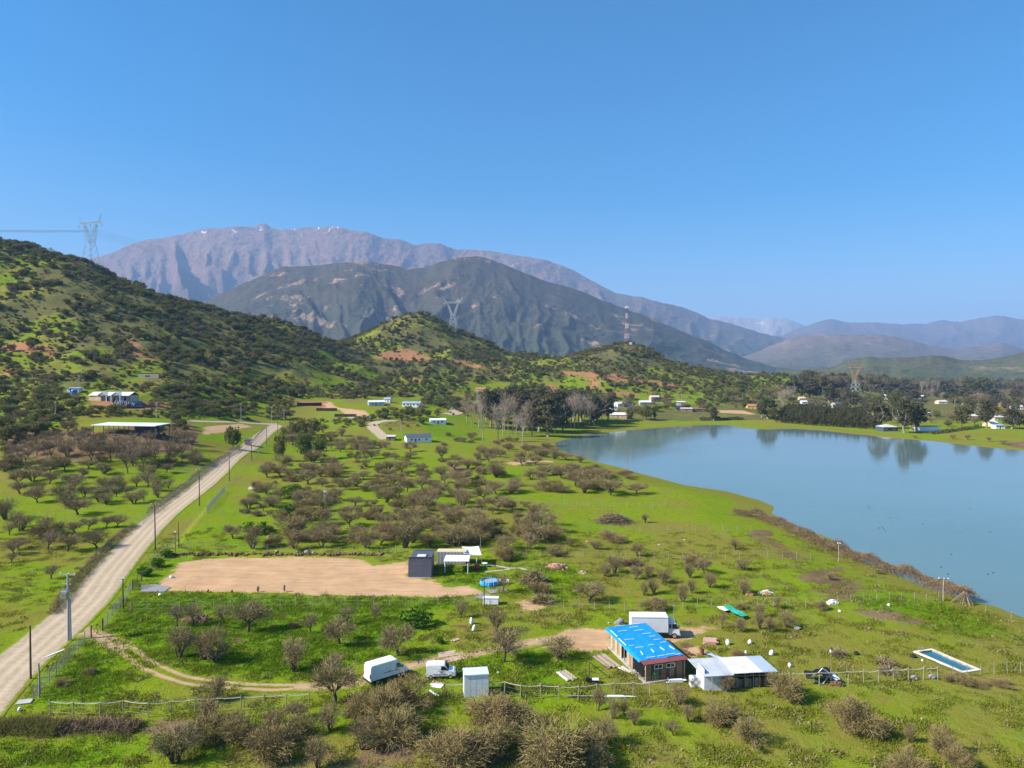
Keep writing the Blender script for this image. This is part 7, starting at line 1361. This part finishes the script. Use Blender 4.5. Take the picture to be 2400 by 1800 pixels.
# white sacks
def sack(u, v, wpx, hpx, lab, tilt=0):
    p = at(u, v); k = mpp(p); r_, h_ = wpx * k / 2, hpx * k
    o = MB().lathe([(r_ * .75, 0), (r_ * 1.0, h_ * .15), (r_ * 1.05, h_ * .5), (r_ * .95, h_ * .78), (r_ * .5, h_ * .9), (r_ * .62, h_ * 1.0)], 12).build('white_sack', M['skin_white'], None, (p[0], p[1], p[2] - .04), 0, True, (tilt, tilt * .6, rnd.uniform(0, 3))); tag(o, lab, 'sack', 'white sacks standing in the grass')
for u, v, w_, h_, lab, t in ((1105, 1462, 8, 15, 'upright white sack below the low cabinet', 0), (1109, 1479, 8, 16, 'leaning white sack nearest the drive', .25), (1706, 1511, 10, 13, 'white sack next to the salmon brick pallet', 0), (1757, 1509, 9, 10, 'white sack in the open field past the brick pallet', .2), (1806, 1535, 10, 13, 'leaning white sack behind the metal shed', .3), (1748, 1537, 6, 13, 'narrow white sack by the low brown bush', 0), (1851, 1563, 8, 10, 'white sack between shed and lamp post', 0), (2083, 1421, 6, 7, 'small white sack on the lush bank', 0), (1968, 1434, 7, 5, 'flat white bag below the white rubble', .1), (2162, 1549, 5, 5, 'tiny white bag beside the rectangular pool', 0), (402, 1354, 9, 5, 'white bag lying on the earth lot', .2), (376, 1396, 9, 6, 'white bag in the grass below the gravel pad', .2), (46, 1666, 8, 10, 'leaning white sack by the ditch corner', .3)): sack(u, v, w_, h_, lab, t)
def planks(name, u, v, rz, n_, L_, wd, lab, m_=('wood_pale', 'post'), stack=1, jit=.1, cat='planks', t=.05):
    o = empty(name, at(u, v), rz, lab, cat)
    for i in range(n_):
        for j in range(stack): l_ = L_ * rnd.uniform(.75, 1.05); MB().box(-l_ / 2, l_ / 2, -wd / 2, wd / 2, 0, t).build('plank', M[rnd.choice(m_)], o, (rnd.uniform(-.2, .2), (i - n_ / 2) * wd * 1.12, .06 + j * (t + .012)), 0, False, (0, rnd.uniform(-.02, .02), rnd.uniform(-jit, jit)))
    return o
planks('plank_pile', 1326, 1586, R(118), 5, 3.0, .28, 'white plank pile in the grass left of the swing frame', ('white', 'post', 'wood_pale'), 2); planks('plank_pile', 1418, 1552, R(112), 7, 4.6, .24, 'long weathered timber pile beside the blue-roofed house', ('wood', 'post', 'wood_pale', 'wood_dark'), 3, .08); planks('plank_pile', 1467, 1573, R(120), 3, 2.6, .2, 'white boards leaning by the black plastic sheet', ('white', 'wood_pale'), 2, .2)
planks('sheet_stack', 1048, 1532, R(22), 3, 3.2, .55, 'pale plywood sheets bridging the track', ('pink', 'wood_pale'), 1, .05); planks('sheet_stack', 1060, 1546, R(24), 2, 2.6, .5, 'lower pale plywood sheets on the track', ('pink', 'wood_pale'), 1, .1); planks('plank_pile', 1066, 1500, R(40), 2, 1.4, .3, 'small pale boards on the bare patch', ('pink', 'post'), 1, .2)
planks('brick_pallet', 1664, 1505, R(-8), 4, 1.9, .42, 'flat stack of salmon bricks in the yard', ('brick_pale', 'pink'), 3, .03, 'bricks', .12); planks('board_strip', 1362, 1633, R(0), 1, 3.2, .22, 'pale beam lying below the rope fence', ('post',), 2, .02); planks('board_strip', 1440, 1632, R(2), 1, 2.6, .4, 'white panel lying under the rope fence', ('white',), 2, .02); planks('board_strip', 1480, 1633, R(-4), 1, 1.4, .2, 'short white board right of the white panel', ('white',), 1, .02); planks('white_trough', 1583, 1598, R(3), 1, 2.2, .4, 'white trough against the timber house front', ('white',), 6, .0, 'trough'); planks('plank_pile', 1026, 1604, R(-12), 3, 1.8, .5, 'scattered pale boards beside the small white van', ('post', 'pink', 'white'), 1, .5); planks('plank_pile', 1015, 1625, R(-25), 2, 2.2, .12, 'crossed white slats below the small white van', ('white',), 1, .5)
planks('white_bars', 128, 1532, R(70), 2, 3.4, .14, 'pair of white bars propped at the road edge', ('white',), 1, .03); tag(MB().box(-.8, .8, -.6, .6, 0, .12).build('concrete_cover', M['concrete'], None, Vector(at(58, 1646)), .02, False, (0, 0, .3)), 'pale concrete cover slab by the road corner', 'slab')
tag(MB().box(-.4, .4, -.4, .4, 0, 2.6).box(-.45, .45, -.45, .45, 2.6, 3.1).build('white_pillar', M['white'], None, at(762, 1175)), 'white pillar tank standing among the thorn trees', 'tank')
brk = empty('crate_pallet', at(1620, 1612), R(4), 'stack of wire crates and a pallet between house and shed', 'crates')
for i in range(3):
    for j in range(3): MB().box(i * .42, i * .42 + .4, 0, .9, j * .42, j * .42 + .38).build('crate', M['steel' if (i + j) % 2 else 'white_metal'], brk)
MB().box(1.4, 2.2, -.1, .6, 0, .9).build('pallet', M['wood_pale'], brk)
bl = tag(MB().lathe([(.29, 0), (.31, .04), (.29, .3), (.31, .33), (.29, .6), (.31, .63), (.3, .9), (.27, .9), (.26, .3)], 16).build('oil_drum', M['rust'], None, at(1645, 1534)), 'rusty oil drum standing on the bare patch', 'drum'); planks('scrap_metal', 1615, 1533, R(20), 3, 1.0, .3, 'rusty scrap pieces near the oil drum', ('rust', 'dark_steel'), 2, .8, 'scrap')
# swing frame, bicycle wheel, motor parts
sf = empty('swing_frame', at(1381, 1593), R(10), 'dark timber A-frame with a slanted pole in the yard', 'frame'); MB().tube([(0, 0, -.2), (0, 0, 2.4)], .07, 6).build('upright', M['wood_dark'], sf); MB().tube([(0, 0, 2.3), (2.6, .6, 0)], .06, 6).build('brace', M['wood'], sf); MB().tube([(1.0, -.3, -.1), (1.4, -.2, .9), (1.9, .1, 1.2)], .05, 6).build('stump', M['wood_dark'], sf)
ad = tag(MB().box(-.6, .6, -.3, .3, .1, .45).box(-.9, -.5, -.25, .1, .15, .7).build('scrap_engine', M['black'], None, at(1390, 1600), .05), 'black engine scrap with a white cloth under the timber frame', 'scrap'); MB().box(-.1, .7, -.45, .2, .46, .55).build('cloth', M['white'], ad)
bw = empty('bicycle_wheel', at(1307, 1563), R(20), 'old bicycle wheel lying in the grass', 'wheel'); b = MB(); b.tube([(.33 * cos(t), 0, .34 + .33 * sin(t)) for t in np.linspace(0, 2 * pi, 19)], .025, 5, False); b.build('tyre', M['black'], bw); b = MB()
for q in range(10): b.bar((0, 0, .34), (.32 * cos(q * pi / 5), 0, .34 + .32 * sin(q * pi / 5)), .006, 3)
b.build('spokes', M['steel'], bw)
# debris heap with black sheet and frame
dh = sheet_px('debris_sheet', [(1884, 1590), (1942, 1582), (1948, 1604), (1890, 1606)], M['black_plastic'], 'black debris heap under plastic beside the lamp post', 'debris', .9, (14, 10), 1.3); a = at(1905, 1602); b = MB(); fr = [(0, 0, .6), (1.3, .2, 1.9), (2.4, .3, 1.1), (1.2, 0, -.1)]
for i in range(4): b.bar(fr[i], fr[(i + 1) % 4], .06)
tag(b.build('window_frame', M['white'], None, a), 'white window frame leaning on the black debris', 'frame'); sheet_px('white_sheet', [(1930, 1585), (1952, 1588), (1972, 1604), (1948, 1604)], M['canvas'], 'crumpled white sheet at the end of the debris heap', 'sheet', .5, (12, 8), .8); heap('scrap_heap', 1962, 1606, 30, 8, 'brown scrap heap under the white sheet', 'scrap', 'wood_dark', 24, .25, 'earth', 'scrap')
sheet_px('green_tarp', [(1694, 1430), (1712, 1427), (1752, 1450), (1738, 1455)], M['green_tarp'], 'green tarpaulin over a stack in the middle field', 'tarpaulin', .45, (14, 6), .5); sheet_px('white_boards', [(1680, 1428), (1700, 1426), (1716, 1434), (1700, 1438)], M['canvas'], 'white boards at the head of the green tarpaulin', 'boards', .35, (8, 4), .3)
for u, v, lab in ((1869, 1475, 'flat grey slab on the grass behind the sacks'), (2143, 1591, 'grey stone slab by the pool fence'), (2186, 1590, 'dark plastic lump by the pool fence')): rock(u, v, 14 if u < 2000 else 17, lab, 'gravel', None)
for u, v, lab in ((1968, 1536, 'dry tussock right of the lamp post'), (2074, 1556, 'dry tussock in front of the pool'), (2083, 1577, 'low brown bramble patch by the pool fence')): brushpile(u, v, 26, 7, lab, 'twig_grey', 500)
for u, v, lab in ((2008, 1534, 'black plastic bag in the pool field'), (2139, 1540, 'dark bucket near the pool corner')): me = rock_mesh(.4, int(u), 2, .7); me.materials.append(M['black']); p = at(u, v); tag(link('black_bag', me, None, None, (p[0], p[1], p[2] + .15)), lab, 'bag')
# young cypresses along the front of the earth lot
for i, (u, v, h_) in enumerate(((488, 1389, 9), (544, 1390, 8), (605, 1387, 14), (667, 1387, 18))): p = at(u, v); plant('conifer', p[0], p[1], p[2], .55, h_ * mpp(p) * 1.1, (u, v))
# cut bank behind the lot: stones set in the earth
bk = empty('earth_bank', at(405, 1304), 0, 'low dark cut bank along the back of the earth lot', 'bank'); o0 = Vector(bk.location)
for i in range(120):
    u = 402 + (900 - 402) * (i + rnd.random()) / 120; p = at(u, 1299 + rnd.uniform(-1, 3)); q = link('clod', post_me.setdefault(('clod', i % 4), rock_mesh(1, 40 + i % 4, 1, .8)), M['earth'], bk, Vector((p[0], p[1], p[2] + .05)) - o0, (rnd.uniform(0, 3), rnd.uniform(0, 3), rnd.uniform(0, 3))); s = rnd.uniform(.2, .5); q.scale = (s * 1.5, s, s)
# ducks on the lake
db = MB()
for ring in (): pass
dk = []
bm = bmesh.new(); bmesh.ops.create_icosphere(bm, subdivisions=2, radius=1)
for v in bm.verts: v.co = Vector((v.co.x * .3, v.co.y * .15, v.co.z * .13 + .1 + .1 * max(0, -v.co.x) ** 2))
h2 = bmesh.ops.create_icosphere(bm, subdivisions=1, radius=.075, matrix=Matrix.Translation((.3, 0, .34)))['verts']; bmesh.ops.create_cone(bm, segments=6, radius1=.06, radius2=.05, depth=.2, matrix=Matrix.Translation((.26, 0, .24)), cap_ends=True); bmesh.ops.create_cone(bm, segments=5, radius1=.03, radius2=.01, depth=.1, matrix=Matrix.Translation((.4, 0, .33)) @ Matrix.Rotation(pi / 2, 4, 'Y'), cap_ends=True)
dm = bpy.data.meshes.new('duck'); bm.to_mesh(dm); bm.free(); dm.materials.append(mat('duck_feathers', (.05, .04, .035), .7, .3, 6))
ducks = [(2036, 1188), (2038, 1190), (2086, 1213), (2068, 1236), (2072, 1240), (2076, 1246), (2060, 1238), (2164, 1228), (2274, 1193), (2250, 1248), (2320, 1247), (2205, 1330), (2222, 1346), (2328, 1343), (2316, 1346), (1608, 1109), (2110, 1330), (2230, 1300)]
for i, (u, v) in enumerate(sorted(ducks)): x, y = on_plane(u, v, LAKE_Z); dko = link('duck', dm, None, None, (x, y, LAKE_Z), (0, 0, rnd.uniform(0, 6))); dko.scale = (.6,) * 3; tag(dko, '%s dark duck on the lake counted from the hedge side' % ORD[i].replace('nearest', 'first'), 'duck', 'ducks floating on the lake')
finish_labels()
